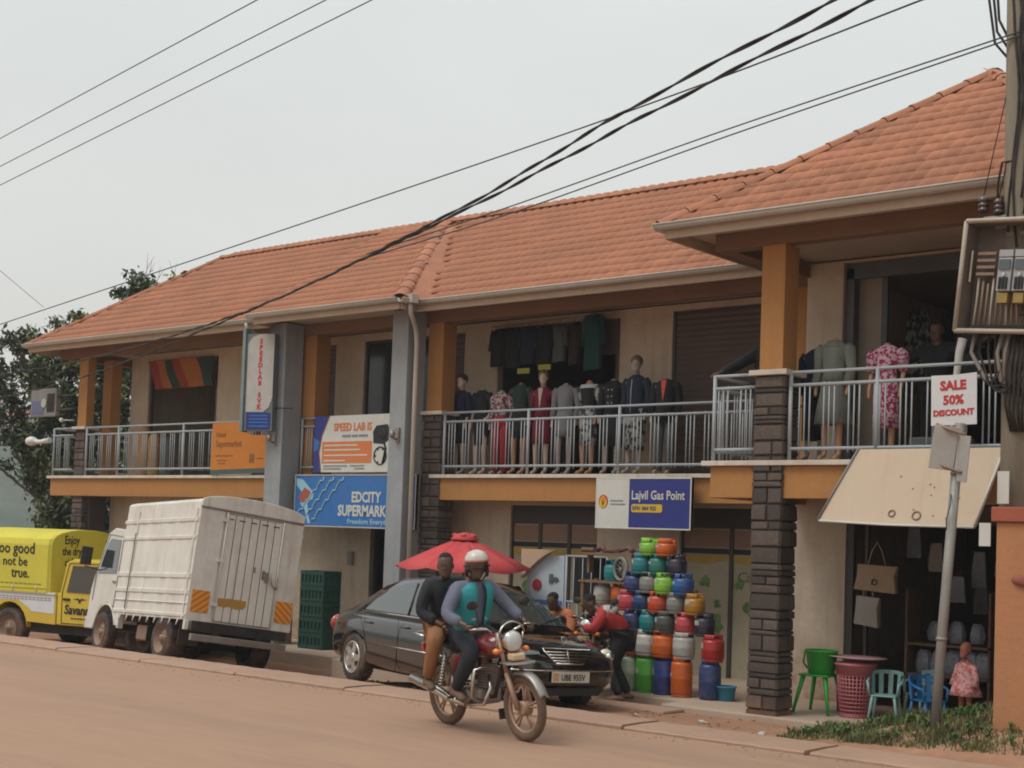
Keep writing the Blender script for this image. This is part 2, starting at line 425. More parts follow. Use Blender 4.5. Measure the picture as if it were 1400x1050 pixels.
for _ in range(500):
    x = rnd.uniform(-24, -3); y = 11.45 - abs(rnd.gauss(0, .22)); r = rnd.uniform(0.003, 0.010)
    b.ball((x, y, r * .4), r, 5, 3, (1, rnd.uniform(.6, 1), .6))
props(b.build('gravel', m_dirt), 'loose grit scattered along the edge of the road', kind='stuff')
b = MB()
for i, (x, y) in enumerate(((-6.3, 13.2), (-8.3, 13.4), (-9.0, 13.1), (-12.4, 12.5), (-7.2, 12.75))):
    M = Matrix.Translation((x, y, gz(x, y) + .012)) @ Euler((.1, .12, i * 1.3)).to_matrix().to_4x4()
    o = MB().add([(-.05, -.03, 0), (.05, -.035, .008), (.06, .03, 0), (-.04, .04, .012), (0, 0, .025)], [(0, 1, 4), (1, 2, 4), (2, 3, 4), (3, 0, 4)], False, 0, M).build('litter', mat('pale litter paper', (.45, .42, .38), .8))
    props(o, ('crumpled pale paper lying in the grass by the leaning post', 'crumpled pale paper on the soil before the stone pillar', 'crumpled pale paper on the soil left of the stone pillar', 'crumpled pale paper beside the black saloon car', 'crumpled pale paper at the left end of the grass')[i], 'litter')
for i, (x, y, a, rm, lb) in enumerate([
        (-352, 196, .3, rr1, 'far hillside house with red roof, highest one on the left edge of the view'),
        (-338, 203, .9, rr1, 'far hillside house with red roof, just above the canvas of the yellow pickup'),
        (-362, 221, .1, rr2, 'far pale house with grey iron roof, highest on the slope beside the tree'),
        (-334, 214, .5, rr2, 'far pale house with grey iron roof, low on the slope near the tree'),
        (-345, 212, -.4, rr1, 'small far house with red roof in the middle of the slope')]):
    h = empty('hillside_house', lb, 'house', (x, y, hz(x, y) + 1), (0, 0, a), 'houses far off on the hillside')
    link('wall', hw, h); rf = link('roof', rm, h)
    for wx in (-3, 0, 3): link('window', hwin, h, (wx, -4.03, 0))

# ================================================================== shop building
B = empty('shop_building', 'long two storey shop building with red tiled hip roof, ochre balconies and cream walls', 'building', (-16, 18.4, 0))
BI = Matrix.Translation((16, -18.4, 0))
def bl(o):                      # parts are modelled in world coordinates; hang them on the building without moving
    o.parent = B; o.matrix_parent_inverse = BI; return o
ZF, ZS, ZR, ZC = -0.10, 2.86, 3.90, 5.60
YW, YC, YB, YL = 18.4, 17.15, 14.54, 18.0
# ---- walls as slabs with real openings (each wall run is one part)
def wall_run(y, x0, x1, z0, z1, ops, m, th=0.18, axis='x'):
    b = MB(); cur = x0
    for (a, c, lo, hi) in sorted(ops):
        if a > cur: b.box(cur, a, y, y + th, z0, z1)
        if hi < z1: b.box(a, c, y, y + th, hi, z1)
        if lo > z0: b.box(a, c, y, y + th, z0, lo)
        cur = c
    if cur < x1: b.box(cur, x1, y, y + th, z0, z1)
    return bl(b.build('wall', m, bevel=0.006))
up_ops = [(-25.78, -23.4, ZS, 5.44), (-22.2, -19.83, ZS, 5.44), (-19.05, -17.35, 3.95, 5.46), (-17.1, -16.52, ZS, 5.45),
          (-15.75, -13.16, ZS, 5.47), (-12.15, -10.0, ZS, 5.5)]
wall_run(YW, -26.42, -9.0, ZS, ZC, up_ops, m_cream)
lo_ops = [(-24.6, -21.0, -0.2, 2.2), (-18.3, -17.1, -0.2, 2.25), (-15.0, -13.2, -0.1, 2.4), (-11.65, -9.9, -0.1, 2.4)]
wall_run(YL, -26.42, -8.98, -0.6, 2.6, lo_ops, m_cream)
# wing walls (front), left return wall
wall_run(16.6, -8.86, -3.7, ZS, ZC, [(-8.34, -5.4, ZS, 5.57)], m_cream)
wall_run(16.6, -8.98, -3.7, -0.4, 2.6, [(-8.22, -5.0, -0.1, 2.45)], m_cream)
for q in ((-8.98, -8.8, 16.78, 22, -0.4, 2.6), (-8.86, -8.70, 16.78, 22, ZS, ZC), (-26.42, -26.24, 18.18, 22, -0.6, 2.6), (-26.42, -26.24, 18.58, 22, ZS, ZC)): bl(MB().box(*q).build('wall', m_cream))
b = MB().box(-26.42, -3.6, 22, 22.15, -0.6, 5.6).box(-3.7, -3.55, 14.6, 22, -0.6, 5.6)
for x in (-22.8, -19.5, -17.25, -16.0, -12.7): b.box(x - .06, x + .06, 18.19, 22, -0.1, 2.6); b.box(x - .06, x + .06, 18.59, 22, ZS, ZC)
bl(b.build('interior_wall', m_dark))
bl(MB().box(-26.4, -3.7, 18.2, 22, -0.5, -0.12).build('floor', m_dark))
# ---- slab, edge beams
b = MB().box(-27.45, -9.03, 17.20, 22, 2.62, 2.80).box(-9.03, -3.6, 14.60, 22, 2.62, 2.801)
bl(b.build('slab', m_soffit))
def beam(x0, x1, y0, y1, z0, z1, m, name='edge_beam'): return bl(MB().box(x0, x1, y0, y1, z0, z1).build(name, m, bevel=0.008))
beam(-27.45, -19.8, YC, YC + .2, 2.43, 2.80, m_orange); beam(-27.45, -27.25, YC + .2, 22, 2.43, 2.80, m_orange)
beam(-16.0, -9.05, YC, YC + .2, 2.44, 2.80, m_orange); beam(-19.8, -16.0, YC + .02, YC + .22, 2.44, 2.79, m_orange)
beam(-9.0, -3.6, YB, YB + .2, 2.42, 2.80, m_orange); beam(-9.0, -8.8, YB + .2, 18.0, 2.42, 2.80, m_orange)
def edge(x0, x1, y0, y1): return bl(MB().box(x0, x1, y0, y1, 2.803, 2.862).build('slab_edge', m_slabw, bevel=0.006))
edge(-27.52, -19.82, YC - .06, 18.4); edge(-16.05, -9.15, YC - .06, 18.4); edge(-19.0, -16.6, YC - .04, 18.4)
edge(-9.1, -3.55, YB - .06, 16.6); edge(-27.52, -26.42, 18.41, 22)
# ---- roof beams, soffit, gutters
def rbeam(x0, x1, y0, y1): return bl(MB().box(x0, x1, y0, y1, 5.42, 5.62).build('roof_beam', m_orange_shaded, bevel=0.006))
rbeam(-27.3, -9.05, YC, YC + .2); rbeam(-27.3, -27.1, YC + .2, 22); rbeam(-9.02, -3.6, YB, YB + .2); rbeam(-9.02, -8.82, YB + .2, 18.3)
b = MB().box(-27.5, -3.7, 16.6, 22.3, 5.625, 5.64).box(-9.34, -3.7, 14.0, 16.6, 5.625, 5.641).box(-19.5, -16.0, 16.2, 16.6, 5.60, 5.62)
bl(b.build('ceiling', m_soffit))
def fascia(pts):
    b = MB()
    for (x0, y0, x1, y1) in pts: b.box(min(x0, x1), max(x0, x1), min(y0, y1), max(y0, y1), 5.50, 5.67)
    return bl(b.build('fascia_board', m_soffit, bevel=0.005))
fascia([(-27.55, 16.52, -19.62, 16.55)]); fascia([(-15.92, 16.52, -9.3, 16.55)]); fascia([(-19.6, 16.14, -15.95, 16.17)])
fascia([(-9.38, 13.96, -3.6, 13.99)]); fascia([(-9.38, 13.99, -9.35, 16.5)]); fascia([(-27.55, 16.55, -27.52, 22.3)])
fascia([(-19.6, 16.17, -19.57, 16.52)]); fascia([(-15.95, 16.17, -15.92, 16.52)])
def gutter(p0, p1, z=5.66):
    p0, p1 = Vector((*p0, z)), Vector((*p1, z)); d = (p1 - p0).normalized(); sd = Vector((-d.y, d.x, 0)); rings = []
    for q in (p0, p1):
        rings.append([q + sd * (math.cos(t) * r) + Vector((0, 0, math.sin(t) * r)) for r, ts in ((.065, range(0, 9)), (.052, range(8, -1, -1))) for t in [math.pi + math.pi * k / 8 for k in ts]])
    g = MB().loft(rings).tube([p0 + sd * .065, p1 + sd * .065], .012, 6).tube([p0 - sd * .065, p1 - sd * .065], .012, 6)
    return bl(g.build('gutter', m_gutter))
gutter((-27.6, 16.44), (-19.7, 16.44)); gutter((-19.66, 16.06), (-15.9, 16.06)); gutter((-15.88, 16.44), (-9.46, 16.44)); gutter((-9.46, 13.88), (-3.6, 13.88)); 
gutter((-15.86, 16.06), (-15.86, 16.42)); gutter((-27.62, 16.5), (-27.62, 22.2)); gutter((-9.45, 13.9), (-9.45, 16.4))
b = MB().ball((-9.42, 16.44, 5.62), .05, 8, 6)
bl(b.build('gutter_cap', m_white))
# downpipe at the right grey column
b = MB().box(-15.93, -15.73, 16.20, 16.36, 5.60, 5.74)
b.tube([(-15.83, 16.28, 5.6), (-15.83, 16.28, 5.5), (-15.87, 16.35, 5.42), (-16.02, 16.6, 5.3), (-16.1, 16.72, 5.2), (-16.1, 16.74, 5.0), (-16.1, 16.74, -.2)], .04, 10)
bl(b.build('downpipe', m_gutter))
b = MB().tube([(-20.1, 16.4, 5.6), (-20.1, 16.42, 5.5), (-19.95, 16.62, 5.35)], .035, 8)
bl(b.build('downpipe', m_gutter))
# ---- roof surfaces
SL = 0.731; ZE = 5.66
def zmain(y): return ZE + SL * (y - 16.5)
def quad(pts, th=0.03):
    v = [Vector(p) for p in pts]; n = len(v)
    return v, [tuple(range(n))]
b = MB()
for pts in ([(-27.6, 16.5), (-9.43, 16.5), (-6.51, 19.42), (-24.68, 19.42)], ):
    b.add([(x, y, zmain(y)) for x, y in pts], [(0, 1, 2, 3)])
ZT = zmain(19.42)
b.add([(-27.6, 16.5, ZE), (-24.68, 19.42, ZT), (-27.6, 22.34, ZE)], [(0, 1, 2)])
b.add([(-27.6, 22.34, ZE), (-24.68, 19.42, ZT), (-6.51, 19.42, ZT), (-3.6, 22.34, ZE)], [(0, 1, 2, 3)])
b.add([(-3.6, 13.9, ZE), (-3.6, 22.34, ZE), (-6.51, 19.42, ZT), (-6.51, 16.82, ZT)], [(0, 1, 2, 3)])
b.add([(-9.43, 13.9, ZE), (-6.51, 16.82, ZT), (-6.51, 19.42, ZT), (-9.43, 16.5, ZE)], [(0, 1, 2, 3)])
b.add([(-9.43, 13.9, ZE), (-3.6, 13.9, ZE), (-6.51, 16.82, ZT)], [(0, 1, 2)])
SG = 0.655                       # lower pitch of the slightly raised stair bay roof
def zbump(y): return ZE + SG * (y - 16.1)
b.add([(-19.66, 16.1, ZE), (-15.9, 16.1, ZE), (-17.95, 19.3, zbump(19.3)), (-19.66, 19.3, zbump(19.3))], [(0, 1, 2, 3)])
b.add([(-15.9, 16.1, ZE), (-15.62, 16.5, ZE), (-17.6, 19.2, zmain(19.2) + .01), (-17.95, 19.3, zbump(19.3))], [(0, 1, 2, 3)])
b.add([(-19.66, 16.1, ZE), (-19.66, 19.3, zbump(19.3)), (-19.68, 16.5, ZE - .01)], [(0, 1, 2)])
roof = bl(b.build('roof', m_tileb))
RI = BI
def rl(o): o.parent = roof; return o     # roof sits at the world origin in mesh coordinates (its parent inverse is the building's)
# tiles: scalloped metal tile shape, 0.20 wide, 0.36 exposed
def tile_geo():
    v = []; n = 4
    for r, (yy, lift) in enumerate(((0.29, 0.0), (0.0, 0.013), (0.0, -0.008))):
        for i in range(n + 1):
            u = i / n; arch = 0.019 * math.sin(math.pi * u) ** .8
            v.append(((u - .5) * .192, yy - (0.062 * math.sin(math.pi * u) ** .7 if r else 0), lift + (arch if r < 2 else arch * .9)))
    f = [(r * 5 + i, (r + 1) * 5 + i, (r + 1) * 5 + i + 1, r * 5 + i + 1) for r in range(2) for i in range(n)]
    return v, f
tv, tf = tile_geo()
tb = MB(); tb.add(tv, tf, True)
tile_me = tb.mesh('roof_tile', m_tile)
def plane_frame(org, along, up):       # matrix with x along the eave, y up the slope
    x = Vector(along).normalized(); y = Vector(up).normalized(); z = x.cross(y).normalized()
    return Matrix(((x.x, y.x, z.x, org[0]), (x.y, y.y, z.y, org[1]), (x.z, y.z, z.z, org[2]), (0, 0, 0, 1)))
tile_spots = []                        # (matrix, nearness)
def lay(org, along, up, length, rows, inside, tag):
    F = plane_frame(org, along, up); nx = int(length / .19) + 1; rows = int(rows * .36 / .27) + 1
    for r in range(rows):
        for c in range(nx):
            x = .095 + c * .19; y = r * .27 + 0.035
            if not inside(x, y + .13): continue
            Mt = F @ Matrix.Translation((x, y, 0.002 + rnd.uniform(0, .004))) @ Matrix.Rotation(rnd.uniform(-.012, .012), 4, 'Z')
            p = Mt.translation; tile_spots.append((Mt, p.length, tag))
k = math.sqrt(1 + SL * SL)
lay((-9.43, 13.9, ZE), (1, 0, 0), (0, 1, SL), 5.83, 11, lambda x, y: x > y / k + .05 and x < 5.83 - y / k - .05 and y < 3.6, 'wing')
def in_main(x, y):
    X = -27.6 + x; Y = 16.5 + y / k
    if X < -27.52 + y / k: return False
    if X > -9.5 + y / k: return False
    return not (-19.75 < X < -15.6 - (Y - 16.5) * .72 and Y < 19.3) and Y < 19.5
lay((-27.6, 16.5, ZE), (1, 0, 0), (0, 1, SL), 21.5, 10, in_main, 'main')
kg = math.sqrt(1 + SG * SG)
lay((-19.66, 16.1, ZE), (1, 0, 0), (0, 1, SG), 3.8, 10, lambda x, y: x < 3.78 - (y / kg) * .64 and y / kg < 3.2, 'bump')
lay((-9.43, 19.42, ZE), (0, -1, 0), (1, 0, SL), 5.6, 10, lambda x, y: 2.92 - y / k < x < 5.44 - y / k and y < 3.5, 'side')
lay((-3.6, 13.9, ZE), (0, 1, 0), (-1, 0, SL), 8.4, 10, lambda x, y: x > y / k and x < 8.4 - y / k, 'back')
lay((-27.6, 22.34, ZE), (0, -1, 0), (1, 0, SL), 5.84, 10, lambda x, y: x > y / k and x < 5.84 - y / k, 'back')
# the tiles that show largest become single pieces, the rest one joined mesh
front = sorted([t for t in tile_spots if t[2] in ('wing', 'main')], key=lambda t: t[1])[:296]
ids = set(id(t) for t in front)
for t in front:
    o = link('roof_tile', tile_me, roof); o.matrix_local = t[0]
rest = MB()
for t in tile_spots:
    if id(t) not in ids: rest.add(tv, tf, True, 0, t[0])
props(rl(rest.build('roof_tiles', m_tile)), kind='stuff')
# ridge and hip caps
cap_v = []
for yy, r in ((0, .125), (.38, .118)):
    for i in range(7):
        t = math.pi * i / 6; cap_v.append((math.cos(t) * r, yy, math.sin(t) * r * .66 - .022))
cap_f = [(i, i + 1, 8 + i, 7 + i) for i in range(6)]
cap_me = MB().add(cap_v, cap_f, True).add([(math.cos(math.pi * i / 6) * .131, 0.0 + d, math.sin(math.pi * i / 6) * .088 - .022) for d in (0, .045) for i in range(7)], cap_f, True).mesh('ridge_cap', m_tile)
def caps(p0, p1, lift=.0, single=True):
    p0, p1 = Vector(p0), Vector(p1); d = p1 - p0; n = max(1, int(d.length / .36)); y = d.normalized()
    x = y.cross(Vector((0, 0, 1))).normalized(); z = x.cross(y)
    for i in range(n):
        o_ = p0 + d * (i / n) + Vector((0, 0, lift)); M = Matrix(((x.x, y.x, z.x, o_.x), (x.y, y.y, z.y, o_.y), (x.z, y.z, z.z, o_.z), (0, 0, 0, 1)))
        o = link('ridge_cap', cap_me, roof); o.matrix_local = M
caps((-9.43, 13.9, ZE), (-6.51, 16.82, ZT)); caps((-3.6, 13.9, ZE), (-6.51, 16.82, ZT)); caps((-6.51, 16.82, ZT), (-6.51, 19.42, ZT))
caps((-27.6, 16.5, ZE), (-24.68, 19.42, ZT)); caps((-24.68, 19.42, ZT), (-6.6, 19.42, ZT)); caps((-15.9, 16.1, ZE + .02), (-17.95, 19.3, zbump(19.3)))
caps((-27.6, 22.3, ZE), (-24.68, 19.42, ZT)); 
# ---- columns
unit = MB()
c_ = .12
unit.add([(-.5, 0, -.5), (.5, 0, -.5), (.5, 0, .5), (-.5, 0, .5), (-.44, -1, -.40), (.44, -1, -.40), (.44, -.9, .40), (-.44, -1.05, .40), (0, -1.15, 0)],
         [(0, 1, 5, 4), (1, 2, 6, 5), (2, 3, 7, 6), (3, 0, 4, 7), (4, 5, 8), (5, 6, 8), (6, 7, 8), (7, 4, 8)])
stone_me = [unit.mesh('stone', m_stone)]
u2 = MB().add([(-.5, 0, -.5), (.5, 0, -.5), (.5, 0, .5), (-.5, 0, .5), (-.45, -.85, -.42), (.46, -1.1, -.38), (.44, -.9, .42), (-.42, -1.0, .38), (.1, -1.2, .1)],
         [(0, 1, 5, 4), (1, 2, 6, 5), (2, 3, 7, 6), (3, 0, 4, 7), (4, 5, 8), (5, 6, 8), (6, 7, 8), (7, 4, 8)])
stone_me.append(u2.mesh('stone', m_stone))
def stone_column(x0, x1, y0, zb, depth=.40):
    d = .028
    col = bl(MB().box(x0 + d, x1 - d, y0 + d, y0 + depth - d, zb, 3.86).build('stone_column', m_stonecore))
    z = zb
    while z < 3.82:
        h = min(rnd.choice((.05, .07, .1, .13, .17, .2)), 3.86 - z)
        if 3.86 - z - h < .05: h = 3.86 - z
        for face in range(3):
            L_ = (x1 - x0) if face == 0 else depth
            cuts = [0, L_] if rnd.random() < .45 or h < .09 else [0, L_ * rnd.uniform(.35, .65), L_]
            for a, c in zip(cuts, cuts[1:]):
                w = c - a - .008; m_ = (a + c) / 2; dd = d * rnd.uniform(.7, 1.25)
                if face == 0: loc, rot = (x0 + m_, y0 + d, z + h / 2), 0
                elif face == 1: loc, rot = (x1 - d, y0 + m_, z + h / 2), R(90)
                else: loc, rot = (x0 + d, y0 + m_, z + h / 2), R(-90)
                s_ = link('stone', rnd.choice(stone_me), col, loc, (0, 0, rot), (w, dd, h - .008))
        z += h
    bl(MB().box(x0 - .05, x1 + .05, y0 - .05, y0 + depth + .05, 3.862, 3.925).build('column_cap', m_slabw, bevel=.008))
    return col
stone_column(-8.40, -8.00, YB - .05, -.14)
bl(MB().box(-8.36, -8.05, YB - .01, YB + .33, 3.926, 5.42).build('orange_column', m_orange, bevel=.01))
stone_column(-4.3, -3.9, YB - .05, -.14)
bl(MB().box(-4.26, -3.95, YB - .01, YB + .33, 3.926, 5.42).build('orange_column', m_orange, bevel=.01))
stone_column(-16.26, -15.84, YC - .04, -.2)
bl(MB().box(-16.22, -15.88, YC, YC + .33, 3.926, 5.42).build('orange_column', m_orange, bevel=.01))
stone_column(-26.66, -26.28, YC + .04, -.5, .28)
bl(MB().box(-26.62, -26.30, YC + .06, YC + .26, 3.926, 5.42).build('orange_column', m_orange, bevel=.01))
bl(MB().box(-19.54, -19.06, YC + .05, YC + .4, 2.87, 5.42).build('orange_column', m_orange, bevel=.01))
bl(MB().box(-9.30, -8.98, YC + .01, YC + .35, 2.87, 5.6).build('orange_column', m_orange, bevel=.01))
bl(MB().box(-26.60, -26.28, 17.80, 18.06, 2.87, 5.42).build('orange_column', m_orange, bevel=.01))
bl(MB().box(-26.5, -26.2, YC + .2, YC + .6, -.6, 2.43).build('rear_column', m_stonecore))
for x0, x1 in ((-16.64, -16.27), (-19.78, -19.34)):
    bl(MB().box(x0, x1, 16.70, 17.14, -.5, 5.60).build('grey_column', m_grey, bevel=.012))
    cx = (x0 + x1) / 2 + .04
    l = MB().box(cx - .05, cx + .05, 16.66, 16.70, 3.38, 3.62).tube([(cx, 16.66, 3.42), (cx, 16.58, 3.44), (cx, 16.56, 3.52)], .02, 6).ball((cx, 16.56, 3.5), .05, 8, 6, (1, 1, 1.4))
    bl(l.build('wall_lamp', m_steel))
# ---- railings
bal_me = MB().tube([(0, 0, 0), (0, 0, .80)], .0095, 6).mesh('baluster', m_rail)
def railing(p0, p1, posts, off=.22, skip=()):
    p0, p1 = Vector((*p0, 0)), Vector((*p1, 0)); d = p1 - p0; L_ = d.length; u = d / L_
    g = bl(empty('balcony_railing', None, None, (p0.x, p0.y, ZS)))
    def pt(s_, z): return (u.x * s_, u.y * s_, z)
    for z, r, n_ in ((1.03, .02, 'handrail'), (.88, .021, 'upper_rail'), (.14, .02, 'lower_rail')):
        MB().tube([pt(0, z), pt(L_, z)], r, 8).build(n_, m_rail, g)
    for s_ in posts: MB().tube([pt(s_ * L_, 0), pt(s_ * L_, 1.03)], .025, 8).build('post', m_rail, g)
    s_ = off
    while s_ < L_ - .08:
        for q in (-.065, 0, .065):
            if 0.02 < s_ + q < L_ - .02 and not any(a < p0.x + u.x * (s_ + q) < c for a, c in skip):
                link('baluster', bal_me, g, (u.x * (s_ + q) + u.y * rnd.uniform(-.003, .003), u.y * (s_ + q), .10 + rnd.uniform(-.01, .01)))
        s_ += .31
    return g
railing((-9.0, YB + .04), (-8.42, YB + .04), (0.02,), .13)
railing((-7.98, YB + .04), (-4.32, YB + .04), (.005, .30, .72, .995), .2)
railing((-9.0, YB + .08), (-9.0, 17.1), (0.4, .8), .2)
railing((-15.84, YC + .03), (-9.06, YC + .03), (.005, .27, .53, .79), .2)
railing((-27.44, YC + .03), (-26.68, YC + .03), (0.02,), .2)
railing((-26.18, YC + .03), (-20.1, YC + .03), (.0, .19, .55, .73, .995), .2)
railing((-19.3, YC + .0), (-16.66, YC + .0), (.0, .995), .2)
railing((-27.44, YC + .07), (-27.44, 21.9), (0.33, .66, .99), .3)
# ---- windows, shutters, door fronts
def shutter(x0, x1, y, z0, z1, slat=.09):
    g = MB(); z = z0
    while z < z1 - .01:
        h = min(slat, z1 - z); n_ = 3
        g.add([(x0, y, z), (x1, y, z), (x1, y - .018, z + h * .5), (x0, y - .018, z + h * .5), (x1, y, z + h), (x0, y, z + h)], [(0, 1, 2, 3), (3, 2, 4, 5)])
        z += h
    o = bl(g.build('roller_shutter', m_shutter)); props(o, None)
    MB().box(x0 - .05, x0 + .02, y - .04, y + .03, z0, z1).box(x1 - .02, x1 + .05, y - .04, y + .03, z0, z1).build('shutter_track', m_frame, o)
    return o
shutter(-12.13, -10.02, YW + .06, ZS, 5.49); shutter(-22.18, -19.85, YW + .06, ZS, 5.43)
shutter(-17.08, -16.54, YW + .06, ZS, 5.43)
def window(x0, x1, y, z0, z1, nx=2, nz=1, mg=None):
    w = bl(empty('window', None, None, (x0, y, z0))); W_, H_ = x1 - x0, z1 - z0; t = .045
    f = MB().box(0, W_, 0, .06, 0, t).box(0, W_, 0, .06, H_ - t, H_)
    for i in range(nx + 1):
        c = W_ * i / nx; a0, a1 = (0, t) if i == 0 else ((W_ - t, W_) if i == nx else (c - t / 2, c + t / 2)); f.box(a0, a1, .001, .059, t, H_ - t)
    for j in range(1, nz): f.box(t, W_ - t, .002, .058, H_ * j / nz - .02, H_ * j / nz + .02)
    f.build('frame', m_frame, w)
    for i in range(nx):
        for j in range(nz):
            MB().box(W_ * i / nx + t / 2, W_ * (i + 1) / nx - t / 2, .025, .032, H_ * j / nz + t / 2, H_ * (j + 1) / nz - t / 2).build('pane', mg or m_glass, w)
    return w
window(-19.05, -17.35, YW + .05, 3.95, 5.46, 2, 1)
# lower glazed shop front with papered panes
m_paper = mat('papered pane', (0.40, 0.34, 0.25), 0.7, scale=1.5, dirt=(0.24, .25, .12), damt=.6, dscale=3)
m_tanpaper = mat('brown pane film', (0.28, 0.17, 0.11), 0.6)
m_yel = mat('yellow film band', (0.42, 0.28, 0.05), 0.6)
m_greenp = mat('green poster print', (0.12, 0.22, 0.07), 0.6, var=.5, scale=6)
def shopfront(x0, x1, n, cafe=False):
    w = bl(empty('shop_window', None, None, (x0, YL + .05, -.1))); W_ = x1 - x0; p = W_ / n
    f = MB()
    for i in range(n + 1): f.box(p * i - .03, p * i + .03, 0, .07, 0, 2.2)
    f.box(-.03, W_ + .03, -.001, .071, 2.2, 2.5)
    f.build('frame', m_frame, w)
    for i in range(n):
        a, c = p * i + .032, p * (i + 1) - .032
        pane = MB().box(a, c, .03, .04, 0, 2.2).build('pane', m_paper, w)
        MB().box(a, c, .022, .028, 1.92, 2.17).build('film', m_tanpaper, w)
        MB().box(a, c, .020, .026, 1.82, 1.90).build('film', m_blackp, w)
        MB().prism([(a, 1.80), (c, 1.80), (c, 1.76), ((a + c) / 2, 1.66), (a, 1.70)], .021, .027).build('film', m_yel, w)
        for q in range(5):
            g = MB()
            cx, cz = rnd.uniform(a + .1, c - .1), rnd.uniform(.7, 1.5)
            g.prism([(cx + rnd.uniform(.02, .12) * math.cos(t), cz + rnd.uniform(.03, .12) * math.sin(t)) for t in [k_ * .7 for k_ in range(9)]], .018 - q * .0006, .0285)
            g.build('poster', m_greenp, w)
        if cafe and i == n - 1: text('Café', .22, m_greenp, w, (a + .06, .010, 1.42), ext=.002, shear=.2)
    return w
shopfront(-15.0, -13.2, 3); shopfront(-11.65, -9.9, 2, True)
# upper wing shop: sliding door frame and track
b = MB().box(-8.33, -8.22, 16.66, 16.72, ZS, 5.5).box(-7.9, -7.82, 16.8, 16.85, ZS, 5.45).box(-8.33, -5.4, 16.66, 16.72, 5.36, 5.56)
bl(b.build('door_frame', mat('blue grey door steel', (.11, .12, .13), .6)))
bl(MB().box(-8.21, -7.9, 16.80, 16.83, ZS, 5.4).build('door_leaf', mat('cream door leaf', (.33, .28, .22), .7)))
for q in ((-8.21, -8.12, 16.62, 16.70, -.1, 2.44), (-8.0, -7.96, 16.7, 16.76, -.1, 2.44)): bl(MB().box(*q).build('door_frame', m_frame))
bl(MB().box(-8.2, -5.02, 16.64, 16.75, 2.2, 2.44).build('shutter_box', m_shutter))
# lower left shop door beside the crates
for q in ((-18.28, -18.2, 18.0, 18.1, -.2, 2.25), (-17.85, -17.78, 18.3, 18.36, -.2, 2.2)): bl(MB().box(*q).build('door_frame', m_frame))
bl(MB().box(-18.2, -17.86, 18.3, 18.34, -.2, 2.2).build('door_leaf', m_cream))
bl(MB().box(-18.85, -18.7, 17.96, 17.995, 1.25, 1.5).box(-18.82, -18.73, 17.95, 17.96, 1.29, 1.46).build('meter', m_steel))
for q in ((-25.76, -25.70, 18.44, 18.50, ZS, 5.44), (-23.5, -23.42, 18.44, 18.50, ZS, 5.44)): bl(MB().box(*q).build('door_frame', m_frame))
for q in ((-15.74, -15.66, 18.44, 18.50, ZS, 5.47), (-13.26, -13.17, 18.44, 18.50, ZS, 5.47), (-13.9, -13.26, 18.45, 18.49, 4.9, 5.46)): bl(MB().box(*q).build('door_frame', m_shutter))
# ================================================================== vehicles
def rotm(yaw, pitch=0, roll=0): return (roll, pitch, yaw)
m_hub = mat('dusty wheel steel', (0.26, 0.18, 0.13), 0.7, metal=0.2, dirt=DUST, damt=.6, dscale=4)
m_alloy = mat('silver alloy', (0.62, 0.60, 0.57), 0.3, metal=.8, dirt=(.3, .2, .14), damt=.25)
m_under = mat('dark underbody', (0.02, 0.018, 0.016), 0.9, dirt=(.12, .07, .04), damt=.5)
def wheel(parent, loc, r, w, kind='steel', side=-1, name='wheel'):
    """wheel with axis along y; side = outward direction"""
    g = empty(name, None, None, loc, parent=parent)
    t = MB().lathe([(r * .62, -w / 2 + .01), (r * .80, -w / 2), (r * .93, -w / 2 + .012), (r * .985, -w / 2 + .035), (r, -w * .2), (r, w * .2), (r * .985, w / 2 - .035), (r * .93, w / 2 - .012), (r * .80, w / 2), (r * .62, w / 2 - .01)], 36, axis='y', cap=False)
    for i in range(36):
        a = 2 * math.pi * i / 36
        M = Matrix.Rotation(a, 4, 'Y') @ Matrix.Translation((r + .001, 0, 0)); t.box(-.004, .004, -w * .4, w * .4, -.012, .012, 0, M)
    t.build('tyre', m_tyre, g)
    s = side * w / 2
    if kind == 'alloy':
        b = MB().lathe([(r * .63, s), (r * .66, s * .9), (r * .58, s * .75), (r * .56, s * .2), (.02, s * .2)], 32, axis='y', cap=False)
        b.torus((0, s * .96, 0), r * .63, .012, 'y', 32, 6)
        for i in range(5):
            a = 2 * math.pi * i / 5
            M = Matrix.Rotation(a, 4, 'Y')
            b.prism([(.03, -.05), (r * .60, -.035), (r * .60, .035), (.03, .05)], s * .62, s * .98, 'xz', 0, M)
        b.lathe([(.06, s * .6), (.06, s * 1.0), (.03, s * 1.05)], 14, axis='y')
        b.build('rim', m_alloy, g)
        MB().lathe([(r * .5, s * .25), (r * .5, s * .35), (.01, s * .35)], 20, axis='y').build('brake_disc', m_under, g)
    else:
        b = MB().lathe([(r * .64, s), (r * .62, s * .9), (r * .56, s * .72), (r * .50, s * .40), (r * .42, s * .35), (r * .30, s * .62), (r * .16, s * .66), (r * .14, s * .95), (.01, s * .98)], 28, axis='y', cap=False)
        for i in range(6):
            a = 2 * math.pi * i / 6
            b.ball((math.cos(a) * r * .24, s * .68, math.sin(a) * r * .24), .014, 6, 4)
        b.build('rim', m_hub, g)
    return g

